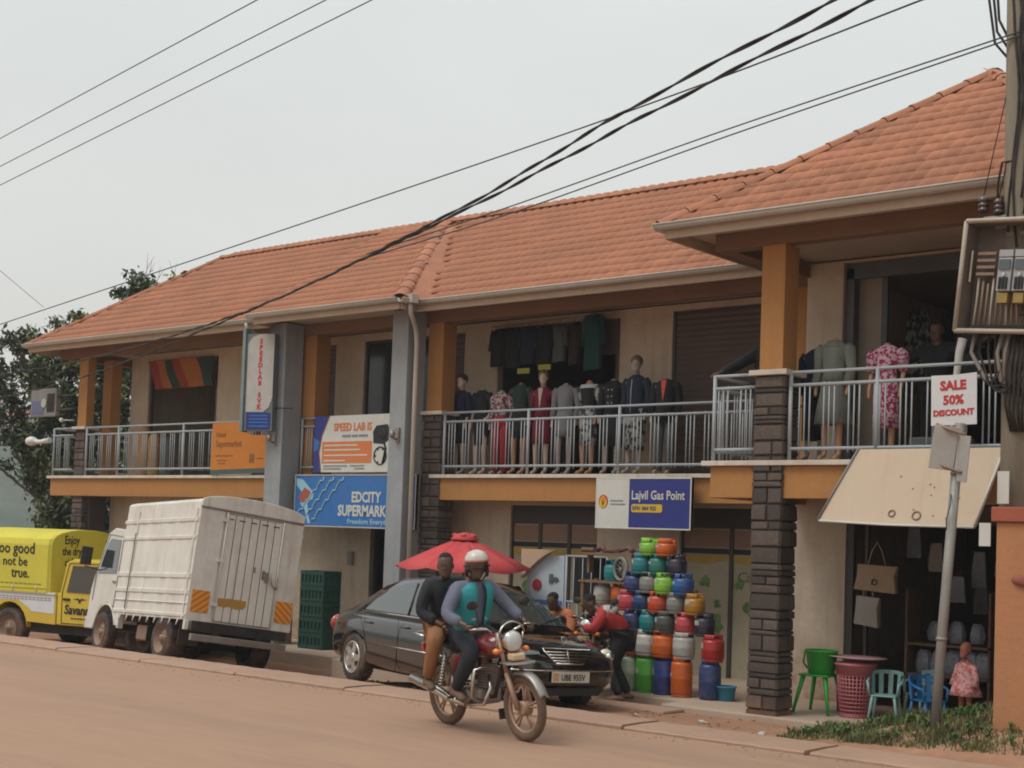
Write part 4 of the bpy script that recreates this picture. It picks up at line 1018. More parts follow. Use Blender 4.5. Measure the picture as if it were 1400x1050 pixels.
def person(name, label, J, cloth, parent_rot, loc, headyaw=0, tilt=0, seat=None, face=True, hands=True, hs=1.0):
    """J: joint dict in local coordinates (x forward, y left, z up)"""
    g = empty(name, label, 'person', loc, parent_rot)
    P = ['pelvis', 'waist', 'chest', 'neck', 'nk2', 'head0', 'shl', 'ell', 'wrl', 'hdl', 'shr', 'elr', 'wrr', 'hdr', 'hpl', 'knl', 'anl', 'tol', 'hpr', 'knr', 'anr', 'tor']
    J = dict(J)
    J['nk2'] = tuple((a * .45 + b_ * .55) for a, b_ in zip(J['neck'], J['head'])); J['head0'] = tuple(a - d for a, d in zip(J['head'], (0, 0, .03)))
    for s_ in 'lr':
        w, e_ = Vector(J['wr' + s_]), Vector(J['el' + s_]); J.setdefault('hd' + s_, tuple(w + (w - e_).normalized() * .05))
    rad = dict(pelvis=.135, waist=.12, chest=.135, neck=.065, nk2=.052, head0=.05, shl=.058, ell=.042, wrl=.028, hdl=.022, shr=.058, elr=.042, wrr=.028, hdr=.022,
               hpl=.088, knl=.058, anl=.038, tol=.03, hpr=.088, knr=.058, anr=.038, tor=.03)
    idx = {k: i for i, k in enumerate(P)}
    E_ = [('pelvis', 'waist'), ('waist', 'chest'), ('chest', 'neck'), ('neck', 'nk2'), ('nk2', 'head0')]
    for s_ in 'lr': E_ += [('chest', 'sh' + s_), ('sh' + s_, 'el' + s_), ('el' + s_, 'wr' + s_), ('wr' + s_, 'hd' + s_), ('pelvis', 'hp' + s_), ('hp' + s_, 'kn' + s_), ('kn' + s_, 'an' + s_), ('an' + s_, 'to' + s_)]
    me = skin_mesh([J[k] for k in P], [(idx[a], idx[b_]) for a, b_ in E_], [rad[k] * .93 for k in P], cloth.get('skin', m_skin), 1)
    hb, M = head_geo(J['head'], headyaw, tilt, 1.0)
    for s_ in 'lr':
        if not hands: break
        h = Vector(J['hd' + s_]); d = (h - Vector(J['wr' + s_])).normalized(); side = d.cross(Vector((0, 0, 1)))
        if side.length < .1: side = Vector((0, 1, 0))
        side.normalize(); up = side.cross(d)
        hb.ball(h + d * .02, .04, 8, 6, (1, 1, .55))
        for i, (o_, L_) in enumerate(((-.03, .85), (-.010, 1), (.010, .95), (.030, .75))):
            b0 = h + d * .045 + side * o_
            hb.tube([b0, b0 + d * .03 * L_ - up * .006, b0 + d * .045 * L_ - up * .030, b0 + d * .028 * L_ - up * .050], [.0095, .009, .008, .006], 6)
        b0 = h + d * .01 - side * .035
        hb.tube([b0, b0 + d * .02 - side * .018 - up * .01, b0 + d * .045 - side * .012 - up * .025], [.011, .010, .007], 6)
    body = join_mesh(me, hb).build('body', cloth.get('skin', m_skin), g)
    if face:
        for sg in (-1, 1):
            MB().ball((.076, sg * .030, .005), .0125, 8, 6, (.6, 1.2, .7), 0, M).build('eye', m_eye, body)
            MB().ball((.0825, sg * .030, .005), .006, 6, 5, (.6, 1, 1), 0, M).build('pupil', m_blackp, body)
    def chain(nm, keys, edges, m, grow, extra=None, root=0):
        pts = [J[k] for k in keys]; ix = {k: i for i, k in enumerate(keys)}
        rr = [rad[k] + grow for k in keys]
        if extra: rr = [extra.get(k, r_) for k, r_ in zip(keys, rr)]
        me = skin_mesh(pts, [(ix[a], ix[b_]) for a, b_ in edges], rr, m, 1)
        return link(nm, me, g)
    if 'top' in cloth:
        for s_ in 'lr':
            e_, w = Vector(J['el' + s_]), Vector(J['wr' + s_]); J['cuff' + s_] = tuple(e_ + (w - e_) * cloth.get('sleeve', .88)); rad['cuff' + s_] = .034
        K_ = ['pelvis', 'waist', 'chest', 'neck', 'shl', 'ell', 'cuffl', 'shr', 'elr', 'cuffr']
        chain('shirt', K_, [('pelvis', 'waist'), ('waist', 'chest'), ('chest', 'neck'), ('chest', 'shl'), ('shl', 'ell'), ('ell', 'cuffl'), ('chest', 'shr'), ('shr', 'elr'), ('elr', 'cuffr')], cloth['top'], .028, {'neck': .082, 'pelvis': .165, 'waist': .15, 'chest': .165})
    if 'bottom' in cloth:
        K_ = ['pelvis', 'hpl', 'knl', 'anl', 'hpr', 'knr', 'anr']
        chain('trousers', K_, [('pelvis', 'hpl'), ('hpl', 'knl'), ('knl', 'anl'), ('pelvis', 'hpr'), ('hpr', 'knr'), ('knr', 'anr')], cloth['bottom'], .03, {'pelvis': .15, 'anl': .062, 'anr': .062, 'knl': .092, 'knr': .092, 'hpl': .115, 'hpr': .115})
    if 'shoe' in cloth:
        for s_ in 'lr':
            a, t = Vector(J['an' + s_]), Vector(J['to' + s_]); d = (t - a); d.z = 0; d.normalize()
            MB().tube([a - d * .055 + Vector((0, 0, -.045)), a + Vector((0, 0, -.02)), a + d * .09 + Vector((0, 0, -.04)), t + Vector((0, 0, -.005)), t + d * .035 + Vector((0, 0, -.01))], [.035, .05, .045, .042, .02], 10, flat=.8).build('shoe', cloth['shoe'], g)
    if 'hair' in cloth:
        hb = MB(); n = 16; rg = []
        for z, rx, cx, ry in ((.035, .087, -.012, .077), (.055, .089, -.011, .076), (.082, .082, -.011, .067), (.107, .058, -.013, .049), (.122, .02, -.013, .02)):
            rg.append([(cx + rx * math.cos(2 * math.pi * k / n) * (1 if math.cos(2 * math.pi * k / n) < .3 or z > .06 else .93), ry * math.sin(2 * math.pi * k / n), z) for k in range(n)])
        hb.loft(rg, True, True, 0, M); hb.build('hair', cloth['hair'], g)
    return g, M, J
m_hair = mat('short black hair', (.015, .013, .012), .9, bump=.6, bscale=120)

# ------------------------------------------------------------------ motorcycles
m_tank = mat('dark red tank paint', (.16, .012, .016), .25, coat=.8, dirt=(.25, .13, .09), damt=.35, dscale=4)
m_seat = mat('black seat vinyl', (.02, .02, .02), .55)
m_eng = mat('dusty engine alloy', (.25, .22, .2), .5, metal=.5, dirt=DUST, damt=.6, dscale=7)
m_amber = mat('amber indicator', (.75, .2, .02), .25, coat=1, var=0)
m_dtyre = mat('mud caked tyre', (.14, .085, .055), .9, dirt=(.05, .035, .03), damt=.5, dscale=5, bump=.4)
m_drim = mat('dusty alloy spoke', (.36, .23, .16), .55, metal=.3, dirt=DUST, damt=.5, dscale=8)
def motorcycle(label, loc, yaw, lean, tank=m_tank, steer=0.0):
    g = empty('motorcycle', label, 'motorcycle', loc, (lean, 0, yaw))
    def bw(x, par, w=.045):
        q = empty('wheel', None, None, (x, 0, .305), parent=par)
        MB().torus((0, 0, 0), .262, w, 'y', 40, 10, sr=.85).build('tyre', m_dtyre, q)
        b = MB().torus((0, 0, 0), .222, .017, 'y', 36, 8, sr=1.3)
        b.build('rim', m_drim, q)
        b = MB()
        for i in range(5):
            a = 2 * math.pi * i / 5 + .3
            for da in (-.13, .13): b.tube([(.03 * math.cos(a), .0, .03 * math.sin(a)), (.22 * math.cos(a + da), 0, .22 * math.sin(a + da))], [.016, .010], 6)
        b.lathe([(.05, -.05), (.07, -.045), (.07, .045), (.05, .05)], 16, axis='y'); b.build('spokes', m_drim, q)
        return q
    fr = empty('front_fork', None, None, (.40, 0, .88), (0, 0, steer), parent=g)     # steering pivots at the head tube
    F = lambda x, y, z: (x - .40, y, z - .88)
    q = bw(.64 - .40, fr); q.location = F(.64, 0, .305)
    for s in (-1, 1):
        b = MB().tube([F(.36, s * .09, .98), F(.50, s * .085, .60)], .021, 8).tube([F(.49, s * .085, .62), F(.635, s * .075, .30)], .027, 8)
        b.build('fork_leg', m_drim, fr)
        MB().tube([F(.34, s * .10, .98), F(.34, s * .2, 1.02), F(.26, s * .36, 1.02)], .012, 8).build('handlebar', m_chrome, fr)
        MB().tube([F(.29, s * .28, 1.022), F(.245, s * .385, 1.02)], .019, 8).build('grip', m_black, fr)
        MB().tube([F(.36, s * .22, 1.04), F(.38, s * .28, 1.04), F(.33, s * .38, 1.025)], .006, 5).build('lever', m_chrome, fr)
        b = MB().tube([F(.30, s * .24, 1.03), F(.28, s * .27, 1.20)], .006, 5).ball(F(.27, s * .30, 1.24), .06, 10, 8, (.25, 1.1, .75)); b.build('mirror', m_black, fr)
        b = MB().tube([F(.44, s * .06, .82), F(.44, s * .15, .82)], .01, 6).ball(F(.45, s * .17, .82), .033, 10, 8, (1.2, 1, .9)); b.build('indicator', m_amber, fr)
    b = MB().lathe([(.02, -.10), (.07, -.085), (.098, -.02), (.10, .03), (.085, .035)], 20, (0, 0, 0), 'x'); 
    hl = b.build('headlight_shell', m_chrome, fr, F(.47, 0, .905))
    MB().ball((.03, 0, 0), .09, 18, 10, (.4, 1, 1)).build('lens', mat('headlamp glass', (.55, .55, .53), .12, coat=1, var=0), hl)
    b = MB().torus((.0, 0, 0), .155, .009, 'x', 24, 6, a0=R(20), a1=R(160)); b.tube([(-.02, -.145, .05), (-.06, -.14, -.1)], .009, 6).tube([(-.02, .145, .05), (-.06, .14, -.1)], .009, 6)
    b.build('headlight_guard', m_chrome, fr, F(.47, 0, .93))
    MB().box(-.02, .08, -.075, .075, -.17, -.10).build('fairing_lamp', mat('amber tinted lens', (.6, .42, .25), .2, coat=1), fr, F(.50, -.0, .90), bevel=.02)
    MB().prism([(.44, -.13), (.60, -.17), (.68, -.1), (.70, 0), (.68, .1), (.60, .17), (.44, .13)], .705, .722, 'xy').build('front_rack', m_steel, fr, (-.40, 0, -.88), bevel=.006)
    gd = [(.64 + .325 * math.cos(a), .305 + .325 * math.sin(a)) for a in [R(25 + i * 13) for i in range(10)]]
    rg = [[(x - .40, -.058, z - .88 - .02), (x - .40, -.045, z - .88 + .01), (x - .40, 0, z - .88 + .022), (x - .40, .045, z - .88 + .01), (x - .40, .058, z - .88 - .02), (x - .40, 0, z - .88 + .010)] for x, z in gd]
    MB().loft(rg).build('front_mudguard', m_steel, fr)
    MB().box(.0, .012, -.07, .07, 0, .10).build('mud_flap', m_black, fr, F(.335, 0, .17), (0, R(-8), 0))
    MB().lathe([(.03, 0), (.055, .01), (.055, .05), (.03, .06)], 14).build('speedometer', m_black, fr, F(.37, 0, 1.03), (0, R(25), 0))
    bw(-.62, g, .05)
    # frame, engine, tank, seat
    b = MB().tube([(.38, 0, .92), (.33, 0, .74), (.18, 0, .36), (-.22, 0, .30)], .02, 8).tube([(.36, 0, .84), (-.1, 0, .74), (-.55, 0, .76), (-.85, 0, .80)], .018, 8)
    for s in (-1, 1): b.tube([(-.2, s * .1, .74), (-.24, s * .11, .35), (-.62, s * .09, .305)], .018, 8)
    b.build('frame', m_black, g)
    e_ = MB().box(-.20, .12, -.13, .13, .28, .44); e_.build('engine_case', m_eng, g, bevel=.03)
    b = MB()
    for i in range(7): b.box(.03 - .0, .17, -.085, .085, .45 + i * .026, .463 + i * .026)
    b.box(.05, .15, -.06, .06, .44, .66)
    props(b.build('cylinder_fins', m_eng, g), kind='stuff')
    b = MB().lathe([(.02, .13), (.075, .135), (.08, .16), (.06, .175)], 16, (-.08, 0, .36), 'y').lathe([(.02, -.13), (.075, -.135), (.08, -.16), (.06, -.175)], 16, (-.08, 0, .36), 'y')
    b.build('crank_cover', m_eng, g)
    n = 14; rg = []
    for x, w, z0, z1 in ((.36, .03, .78, .86), (.33, .10, .74, .93), (.22, .135, .72, .965), (.08, .13, .71, .95), (-.06, .10, .71, .88), (-.12, .05, .73, .82)):
        rg.append([(x, w * math.cos(2 * math.pi * k / n), (z0 + z1) / 2 + (z1 - z0) / 2 * math.sin(2 * math.pi * k / n)) for k in range(n)])
    MB().loft(rg).build('tank', tank, g)
    MB().ball((.15, 0, .965), .035, 10, 6, (1, 1, .4)).build('fuel_cap', m_chrome, g)
    rg = []
    for x, w, z in ((-.04, .08, .80), (-.1, .12, .815), (-.35, .13, .81), (-.5, .14, .84), (-.75, .13, .85), (-.88, .10, .86)):
        rg.append([(x, -w, z - .05), (x, -w, z), (x, -w * .7, z + .02), (x, w * .7, z + .02), (x, w, z), (x, w, z - .05)])
    MB().loft(rg).build('seat', m_seat, g, bevel=.0)
    for s in (-1, 1):
        MB().prism([(-.28, .52), (-.05, .56), (-.02, .70), (-.30, .74), (-.42, .66)], s * .10, s * .13, 'xz').build('side_panel', tank, g, bevel=.01)
        b = MB().tube([(-.45, s * .13, .72), (-.60, s * .12, .32)], .014, 8)
        for i in range(9): b.torus((-.46 - .011 * i * .9, s * .13, .66 - i * .03), .028, .006, 'z', 10, 5)
        b.build('shock_absorber', m_chrome, g)
        MB().tube([(-.25, s * .12, .33), (-.25, s * .25, .33)], .014, 6).build('foot_peg', m_black, g)
        MB().tube([(-.58, s * .12, .42), (-.58, s * .24, .40)], .014, 6).build('foot_peg', m_black, g)
        cb = MB().tube([(.20, s * .03, .64), (.24, s * .18, .66), (.24, s * .27, .64), (.22, s * .285, .50), (.18, s * .27, .38), (.14, s * .12, .33)], .014, 8)
        cb.build('crash_bar', m_chrome, g)
    b = MB().tube([(.16, -.06, .56), (.25, -.10, .46), (.18, -.13, .30), (-.10, -.15, .27)], .018, 8).tube([(-.10, -.15, .27), (-.35, -.17, .31), (-.50, -.18, .36), (-.98, -.19, .44)], [.022, .04, .047, .042], 12)
    b.build('exhaust', m_chrome, g)
    MB().tube([(-.80, -.14, .86), (-1.0, -.13, .88), (-1.02, 0, .885), (-1.0, .13, .88), (-.80, .14, .86)], .012, 8).build('grab_rail', m_chrome, g)
    gd = [(-.62 + .33 * math.cos(a), .305 + .33 * math.sin(a)) for a in [R(80 + i * 14) for i in range(8)]]
    rg = [[(x, -.075, z - .02), (x, -.05, z + .012), (x, .05, z + .012), (x, .075, z - .02), (x, 0, z + .0)] for x, z in gd]
    MB().loft(rg).build('rear_mudguard', m_black, g)
    MB().box(-1.0, -.95, -.06, .06, .70, .78).build('tail_light', m_redl, g, bevel=.01)
    MB().tube([(.2, -.1, 1.0), (.30, -.18, 1.06), (.42, -.12, 1.0), (.42, -.05, .85)], .006, 5).build('cable', m_blackp, g)
    return g
BL, BY, BZ = (-8.72, 10.2, 0.0), -.242, .075
motorcycle('red tanked motorcycle carrying two men along the dusty road', BL, BY, BZ)
SC = 1.0
Jr = dict(pelvis=(-.22, 0, .93), waist=(-.20, 0, 1.07), chest=(-.15, 0, 1.27), neck=(-.12, 0, 1.42), head=(-.07, 0, 1.58),
          shl=(-.14, .19, 1.37), ell=(-.02, .34, 1.15), wrl=(.20, .34, 1.05), shr=(-.14, -.19, 1.37), elr=(-.09, -.36, 1.13), wrr=(.16, -.32, 1.06),
          hpl=(-.18, .11, .90), knl=(.18, .22, .80), anl=(-.14, .22, .41), tol=(.02, .235, .36), hpr=(-.18, -.11, .90), knr=(.16, -.23, .80), anr=(-.16, -.22, .41), tor=(.0, -.245, .35))
g, M, J = person('person', 'motorcycle rider in teal vest over grey blue shirt wearing a pale helmet', Jr, dict(top=m_bluegrey, bottom=m_dkt, shoe=m_shoe), (BZ, 0, BY), BL, headyaw=-.62)
# helmet, visor edge, beard shadow
hb = MB(); n = 18; rg = []
for z, r_ in ((.00, .118), (.05, .125), (.09, .115), (.13, .085), (.152, .03)):
    rg.append([((r_ + .012) * math.cos(2 * math.pi * k / n) - .012, r_ * math.sin(2 * math.pi * k / n) * .95, z) for k in range(n)])
hb.loft(rg, True, True, 0, M)
hb.build('helmet', mat('worn white helmet top', (.58, .53, .47), .4, dirt=(.35, .25, .2), damt=.5, dscale=9, coat=.4), g)
rg = []
for z, r_ in ((-.012, .121), (.02, .1255), (.055, .1275), (.06, .1245)):
    rg.append([((r_ + .012) * math.cos(2 * math.pi * k / 24) - .012, r_ * math.sin(2 * math.pi * k / 24) * .95, z) for k in range(24)])
MB().loft(rg, False, True, 0, M).build('helmet_band', mat('salmon helmet band', (.50, .16, .11), .4, dirt=(.4, .3, .25), damt=.5, dscale=9, coat=.3), g)
rg = []
for z, r_ in ((.045, .132), (.0, .134), (-.035, .126)):
    rg.append([((r_ + .008) * math.cos(t) - .006, r_ * math.sin(t) * .93, z) for t in [R(-62 + 124 * k / 12) for k in range(13)]])
vz = MB().loft(rg, False, True, 0, M, closed=False).build('visor', mat('smoked visor', (.02, .02, .02), .08, var=0, coat=1, alpha=.72), g)
hs = MB().torus((-.012, 0, 0.0), .122, .010, 'z', 24, 6); hs.v = [tuple(M @ Vector(p)) for p in hs.v]
for sg in (-1, 1): hs.ball((-.01, sg * .098, -.05), .05, 8, 6, (1.1, .4, 1.2), 0, M)
hs.ball((-.07, 0, -.04), .075, 10, 6, (.7, 1.15, .9), 0, M).tube([M @ Vector((.0, .095, -.08)), M @ Vector((.03, .05, -.14)), M @ Vector((.03, -.05, -.14)), M @ Vector((.0, -.095, -.08))], .008, 5)
hs.build('helmet_lining', m_blackp, g)
# vest : shell over the chest with an open front
def vest(J, m, parent):
    b = MB(); rg = []
    for t, rx, ry, cx in ((.93, .155, .185, -.20), (1.04, .15, .18, -.195), (1.16, .155, .195, -.17), (1.28, .16, .205, -.145), (1.36, .135, .195, -.13), (1.42, .09, .14, -.12)):
        ring = []
        for k in range(21):
            a = R(16) + (2 * math.pi - R(32)) * k / 20
            ring.append((cx + (rx + .012) * math.cos(a), (ry + .010) * math.sin(a), t))
        rg.append(ring)
    b.loft(rg, False, True, closed=False); o = b.build('vest', m, parent)
    s_ = o.modifiers.new('s', 'SOLIDIFY'); s_.thickness = .012
    return o
v_ = vest(J, m_teal, g)
MB().torus((-.19, 0, 1.08), .168, .004, 'z', 30, 6, sr=6, a0=R(18), a1=R(342)).build('reflective_band', mat('silver band', (.38, .45, .44), .35), v_)
MB().ball((-.06, -.12, 1.28), .055, 10, 6, (.5, 1, .9)).build('phone_pouch', m_blackp, g)
Jp = dict(pelvis=(-.62, -.02, .96), waist=(-.62, -.03, 1.10), chest=(-.58, -.04, 1.29), neck=(-.54, -.05, 1.44), head=(-.50, -.07, 1.575),
          shl=(-.56, .15, 1.38), ell=(-.50, .30, 1.16), wrl=(-.34, .22, 1.06), shr=(-.58, -.22, 1.38), elr=(-.60, -.32, 1.13), wrr=(-.40, -.22, 1.02),
          hpl=(-.58, .10, .93), knl=(-.28, .32, .88), anl=(-.50, .30, .48), tol=(-.35, .33, .43), hpr=(-.58, -.13, .93), knr=(-.30, -.34, .90), anr=(-.52, -.30, .48), tor=(-.38, -.34, .42))
person('person', 'motorcycle passenger in black jacket and rust brown trousers with bare head', Jp, dict(top=m_blkj, bottom=m_brownt, shoe=m_shoe, hair=m_hair), (BZ, 0, BY), BL, headyaw=-.75)

# second motorcycle with a man in a red and grey jacket behind the saloon car
m2 = (-10.80, 14.95, -.16); Y2 = R(-78)
motorcycle('parked motorcycle half hidden behind the black saloon car', m2, Y2, .03, mat('black tank paint', (.015, .015, .015), .3, coat=.6), steer=-.2)
m_redj = mat('red jacket cloth', (.38, .03, .03), .75, var=.15, bump=1.0, bscale=5, bdist=.035, stretch=(1, 1, .55))
m_lgrey = mat('light grey jacket cloth', (.42, .38, .35), .8, var=.1, bump=1.0, bscale=5, bdist=.035, stretch=(1, 1, .55))
Jm = dict(pelvis=(-.02, 0, .84), waist=(.04, 0, .95), chest=(.16, 0, 1.06), neck=(.29, 0, 1.15), head=(.40, 0, 1.22),
          shl=(.20, .19, 1.10), ell=(.30, .29, .90), wrl=(.46, .14, .93), shr=(.20, -.19, 1.10), elr=(.30, -.29, .90), wrr=(.46, -.14, .90),
          hpl=(-.03, .10, .80), knl=(.14, .14, .46), anl=(-.04, .15, .09), tol=(.11, .16, .05), hpr=(-.03, -.10, .80), knr=(.12, -.15, .46), anr=(-.10, -.16, .09), tor=(.05, -.17, .05))
g, M, J = person('person', 'man in red and grey jacket leaning towards the parked motorcycle behind the saloon car', Jm, dict(top=m_redj, bottom=m_blkj, shoe=m_shoe, hair=m_hair), (0, 0, R(205)), (-10.30, 14.62, -.17), headyaw=.1, tilt=.55)
YK = [(.10, 0, 1.045), (.18, 0, 1.085), (.27, 0, 1.145), (.19, .17, 1.10), (.28, .24, 1.0), (.19, -.17, 1.10), (.28, -.24, 1.0)]
link('jacket_yoke', skin_mesh(YK, [(0, 1), (1, 2), (1, 3), (3, 4), (1, 5), (5, 6)], [.165, .172, .10, .088, .075, .088, .075], m_lgrey, 1), g)
MB().torus((.115, 0, 1.06), .178, .012, 'x', 20, 6).build('jacket_stripe', m_blkj, g)

def seated(label, loc, yaw, cloth, lean=.1, hy=0.0, tilt=.3):
    Js = dict(pelvis=(0, 0, .52), waist=(.02 + lean * .2, 0, .64), chest=(.04 + lean, 0, .84), neck=(.06 + lean * 1.5, 0, .98), head=(.10 + lean * 1.9, 0, 1.11),
              shl=(.04 + lean * 1.2, .18, .92), ell=(.12 + lean, .26, .68), wrl=(.34, .16, .62), shr=(.04 + lean * 1.2, -.18, .92), elr=(.12 + lean, -.26, .68), wrr=(.34, -.16, .62),
              hpl=(.05, .10, .50), knl=(.42, .15, .50), anl=(.42, .15, .10), tol=(.55, .16, .05), hpr=(.05, -.10, .50), knr=(.42, -.15, .50), anr=(.42, -.15, .10), tor=(.55, -.16, .05))
    return person('person', label, Js, cloth, (0, 0, yaw), loc, headyaw=hy, tilt=tilt)
def stool(label, loc, m):
    g = empty('stool', label, 'stool', loc)
    MB().lathe([(.15, .40), (.16, .41), (.16, .43), (.02, .435)], 18).build('seat', m, g)
    for a in range(4):
        t = a * math.pi / 2 + .4
        MB().tube([(.11 * math.cos(t), .11 * math.sin(t), .41), (.16 * math.cos(t), .16 * math.sin(t), 0)], .014, 6).build('leg', m, g)
    return g
m_or = mat('salmon orange shirt', (.52, .17, .07), .8, bump=1.0, bscale=5, bdist=.035, stretch=(1, 1, .55)); m_mar = mat('maroon cloth', (.10, .02, .02), .85, bump=1.0, bscale=5, bdist=.035, stretch=(1, 1, .55))
m_blu = mat('royal blue jacket', (.02, .035, .17), .75, bump=1.0, bscale=5, bdist=.035, stretch=(1, 1, .55)); m_pur = mat('plum cloth', (.10, .04, .07), .85, bump=1.0, bscale=5, bdist=.035, stretch=(1, 1, .55))
m_stool = mat('brown plastic', (.14, .07, .04), .5)
for lb, l, yw, cl, ln in (('seated person in salmon orange shirt behind the bonnet of the saloon car', (-11.75, 15.55, -.1), R(-100), dict(top=m_or, bottom=m_mar, shoe=m_shoe, hair=m_hair), .16),
                          ('seated person in royal blue jacket just right of the red parasol', (-13.45, 16.5, -.1), R(-80), dict(top=m_blu, bottom=m_dkt, shoe=m_shoe, hair=m_hair), .05),
                          ('seated person in plum clothes under the right edge of the red parasol', (-14.05, 16.75, -.1), R(-60), dict(top=m_pur, bottom=m_mar, shoe=m_shoe, hair=m_hair), .1)):
    seated(lb, l, yw, cl, ln)
    stool('low stool under the ' + lb.replace(' just right of the red parasol', '').replace(' behind the bonnet of the saloon car', '').replace(' under the right edge of the red parasol', ''), l, m_stool)
# people on the right balcony
def standing(label, loc, yaw, cloth, arms, hy=0, tilt=0):
    J = dict(pelvis=(0, 0, .95), waist=(0, 0, 1.10), chest=(0, 0, 1.30), neck=(0, 0, 1.46), head=(.02, 0, 1.62), hpl=(0, .10, .90), knl=(.02, .11, .50), anl=(0, .11, .09), tol=(.14, .13, .05),
             hpr=(0, -.10, .90), knr=(.02, -.11, .50), anr=(0, -.11, .09), tor=(.14, -.13, .05), shl=(0, .19, 1.40), shr=(0, -.19, 1.40))
    J.update(arms); return person('person', label, J, cloth, (0, 0, yaw), loc, headyaw=hy, tilt=tilt)
standing('man in black jacket standing behind the pillar with one hand on the balcony rail', (-8.62, 15.25, 2.86), R(-95), dict(top=m_blkj, bottom=m_dkt, shoe=m_shoe, hair=m_hair),
         dict(ell=(.10, .24, 1.15), wrl=(.3, .16, 1.05), elr=(.30, -.34, 1.18), wrr=(.56, -.36, 1.09)))
standing('person in black top reaching out with both arms behind the pink floral dress', (-6.75, 15.9, 2.86), R(-100), dict(top=m_blkj, bottom=m_blkj, shoe=m_shoe, hair=m_hair),
         dict(ell=(.05, .46, 1.37), wrl=(.14, .70, 1.44), elr=(.05, -.45, 1.27), wrr=(.14, -.66, 1.2)), tilt=.2)
# ================================================================== mannequins on the balconies
m_mpale = mat('pale mannequin plastic', (.50, .38, .30), .4, var=.05); m_mtan = mat('tan mannequin plastic', (.42, .23, .13), .4, var=.05)
m_mgrey = mat('grey beige mannequin plastic', (.34, .29, .25), .45, var=.05)
def cloth(n, c, **k): return mat(n, c, k.pop('rough', .85), bump=1.0, bscale=2.2, bdist=.03, stretch=(6, 6, 1.2), **k)
def printcloth(name, a, b_, scale, lo=.45, hi=.55):
    m = cloth(name, a, var=0); n, l = m.node_tree.nodes, m.node_tree.links
    v = n.new('ShaderNodeTexNoise'); v.inputs['Scale'].default_value = scale; v.inputs['Detail'].default_value = 2; t = n.new('ShaderNodeTexCoord'); l.new(t.outputs['Object'], v.inputs['Vector'])
    r = n.new('ShaderNodeMapRange'); r.inputs[1].default_value = lo; r.inputs[2].default_value = hi; l.new(v.outputs[0], r.inputs[0])
    x = n.new('ShaderNodeMix'); x.data_type = 'RGBA'; x.inputs[6].default_value = (*a, 1); x.inputs[7].default_value = (*b_, 1); l.new(r.outputs[0], x.inputs[0])
    l.new(x.outputs[2], n['Principled BSDF'].inputs['Base Color']); return m
c_black = cloth('black cloth', (.015, .015, .018)); c_navy = cloth('navy cloth', (.014, .018, .04)); c_dgreen = cloth('dark green cloth', (.02, .035, .03))
c_maroon = cloth('wine red cloth', (.17, .012, .03)); c_grey = cloth('mid grey cloth', (.19, .19, .20)); c_red = cloth('red trouser cloth', (.30, .02, .03))
c_sage = cloth('sage grey cloth', (.16, .17, .145)); c_coral = cloth('coral lining', (.6, .10, .08)); c_dgrey = cloth('dark grey cloth', (.09, .10, .10)); c_denim = cloth('denim blue cloth', (.018, .024, .045))
c_wh = cloth('white cloth', (.5, .5, .5)); c_floral = printcloth('burgundy floral print', (.16, .03, .05), (.40, .35, .33), 22); c_pink = printcloth('pink floral print', (.30, .02, .09), (.55, .38, .42), 24, .47, .54)
c_mono = printcloth('black and grey print', (.03, .03, .035), (.32, .33, .32), 12); c_teal = cloth('dark teal cloth', (.01, .055, .05))
BODIES = {}
def mbody(m, head, arm):
    key = (m.name, head, arm)
    if key in BODIES: return BODIES[key]
    P = dict(pelvis=(0, 0, .93), waist=(0, .01, 1.07), chest=(0, 0, 1.27), neck=(0, .01, 1.42), nk2=(0, 0, 1.49), hpl=(.09, 0, .86), knl=(.085, -.01, .48), anl=(.08, .01, .09), tol=(.085, -.13, .035),
             hpr=(-.09, 0, .86), knr=(-.10, -.02, .48), anr=(-.10, .0, .09), tor=(-.115, -.14, .035), shl=(.165, 0, 1.37), shr=(-.165, 0, 1.37))
    if arm == 0: P.update(ell=(.21, .03, 1.12), wrl=(.205, -.05, .88), hdl=(.20, -.07, .78), elr=(-.21, .03, 1.12), wrr=(-.205, -.05, .88), hdr=(-.20, -.07, .78))
    else: P.update(ell=(.25, .04, 1.13), wrl=(.17, -.05, .96), hdl=(.12, -.09, .95), elr=(-.22, .03, 1.12), wrr=(-.22, -.03, .88), hdr=(-.22, -.04, .78))
    rd = dict(pelvis=.12, waist=.095, chest=.115, neck=.055, nk2=.045, hpl=.08, knl=.052, anl=.033, tol=.026, hpr=.08, knr=.052, anr=.033, tor=.026, shl=.05, shr=.05, ell=.036, wrl=.025, hdl=.022, elr=.036, wrr=.025, hdr=.022)
    K_ = list(P); ix = {k: i for i, k in enumerate(K_)}
    E_ = [('pelvis', 'waist'), ('waist', 'chest'), ('chest', 'neck'), ('neck', 'nk2')]
    for s_ in 'lr': E_ += [('pelvis', 'hp' + s_), ('hp' + s_, 'kn' + s_), ('kn' + s_, 'an' + s_), ('an' + s_, 'to' + s_), ('chest', 'sh' + s_), ('sh' + s_, 'el' + s_), ('el' + s_, 'wr' + s_), ('wr' + s_, 'hd' + s_)]
    me = skin_mesh([P[k] for k in K_], [(ix[a], ix[b_]) for a, b_ in E_], [rd[k] for k in K_], m, 1)
    if head:
        hb, M = head_geo((0, -.01, 1.61), R(-90) + .35, 0, .92); hb.tube([(0, 0, 1.46), (0, -.005, 1.55)], .045, 10)
        me = join_mesh(me, hb).mesh('mannequin_body', m)
    BODIES[key] = me; return me
m_stand = mat('mannequin base steel', (.3, .3, .3), .4, metal=.6)
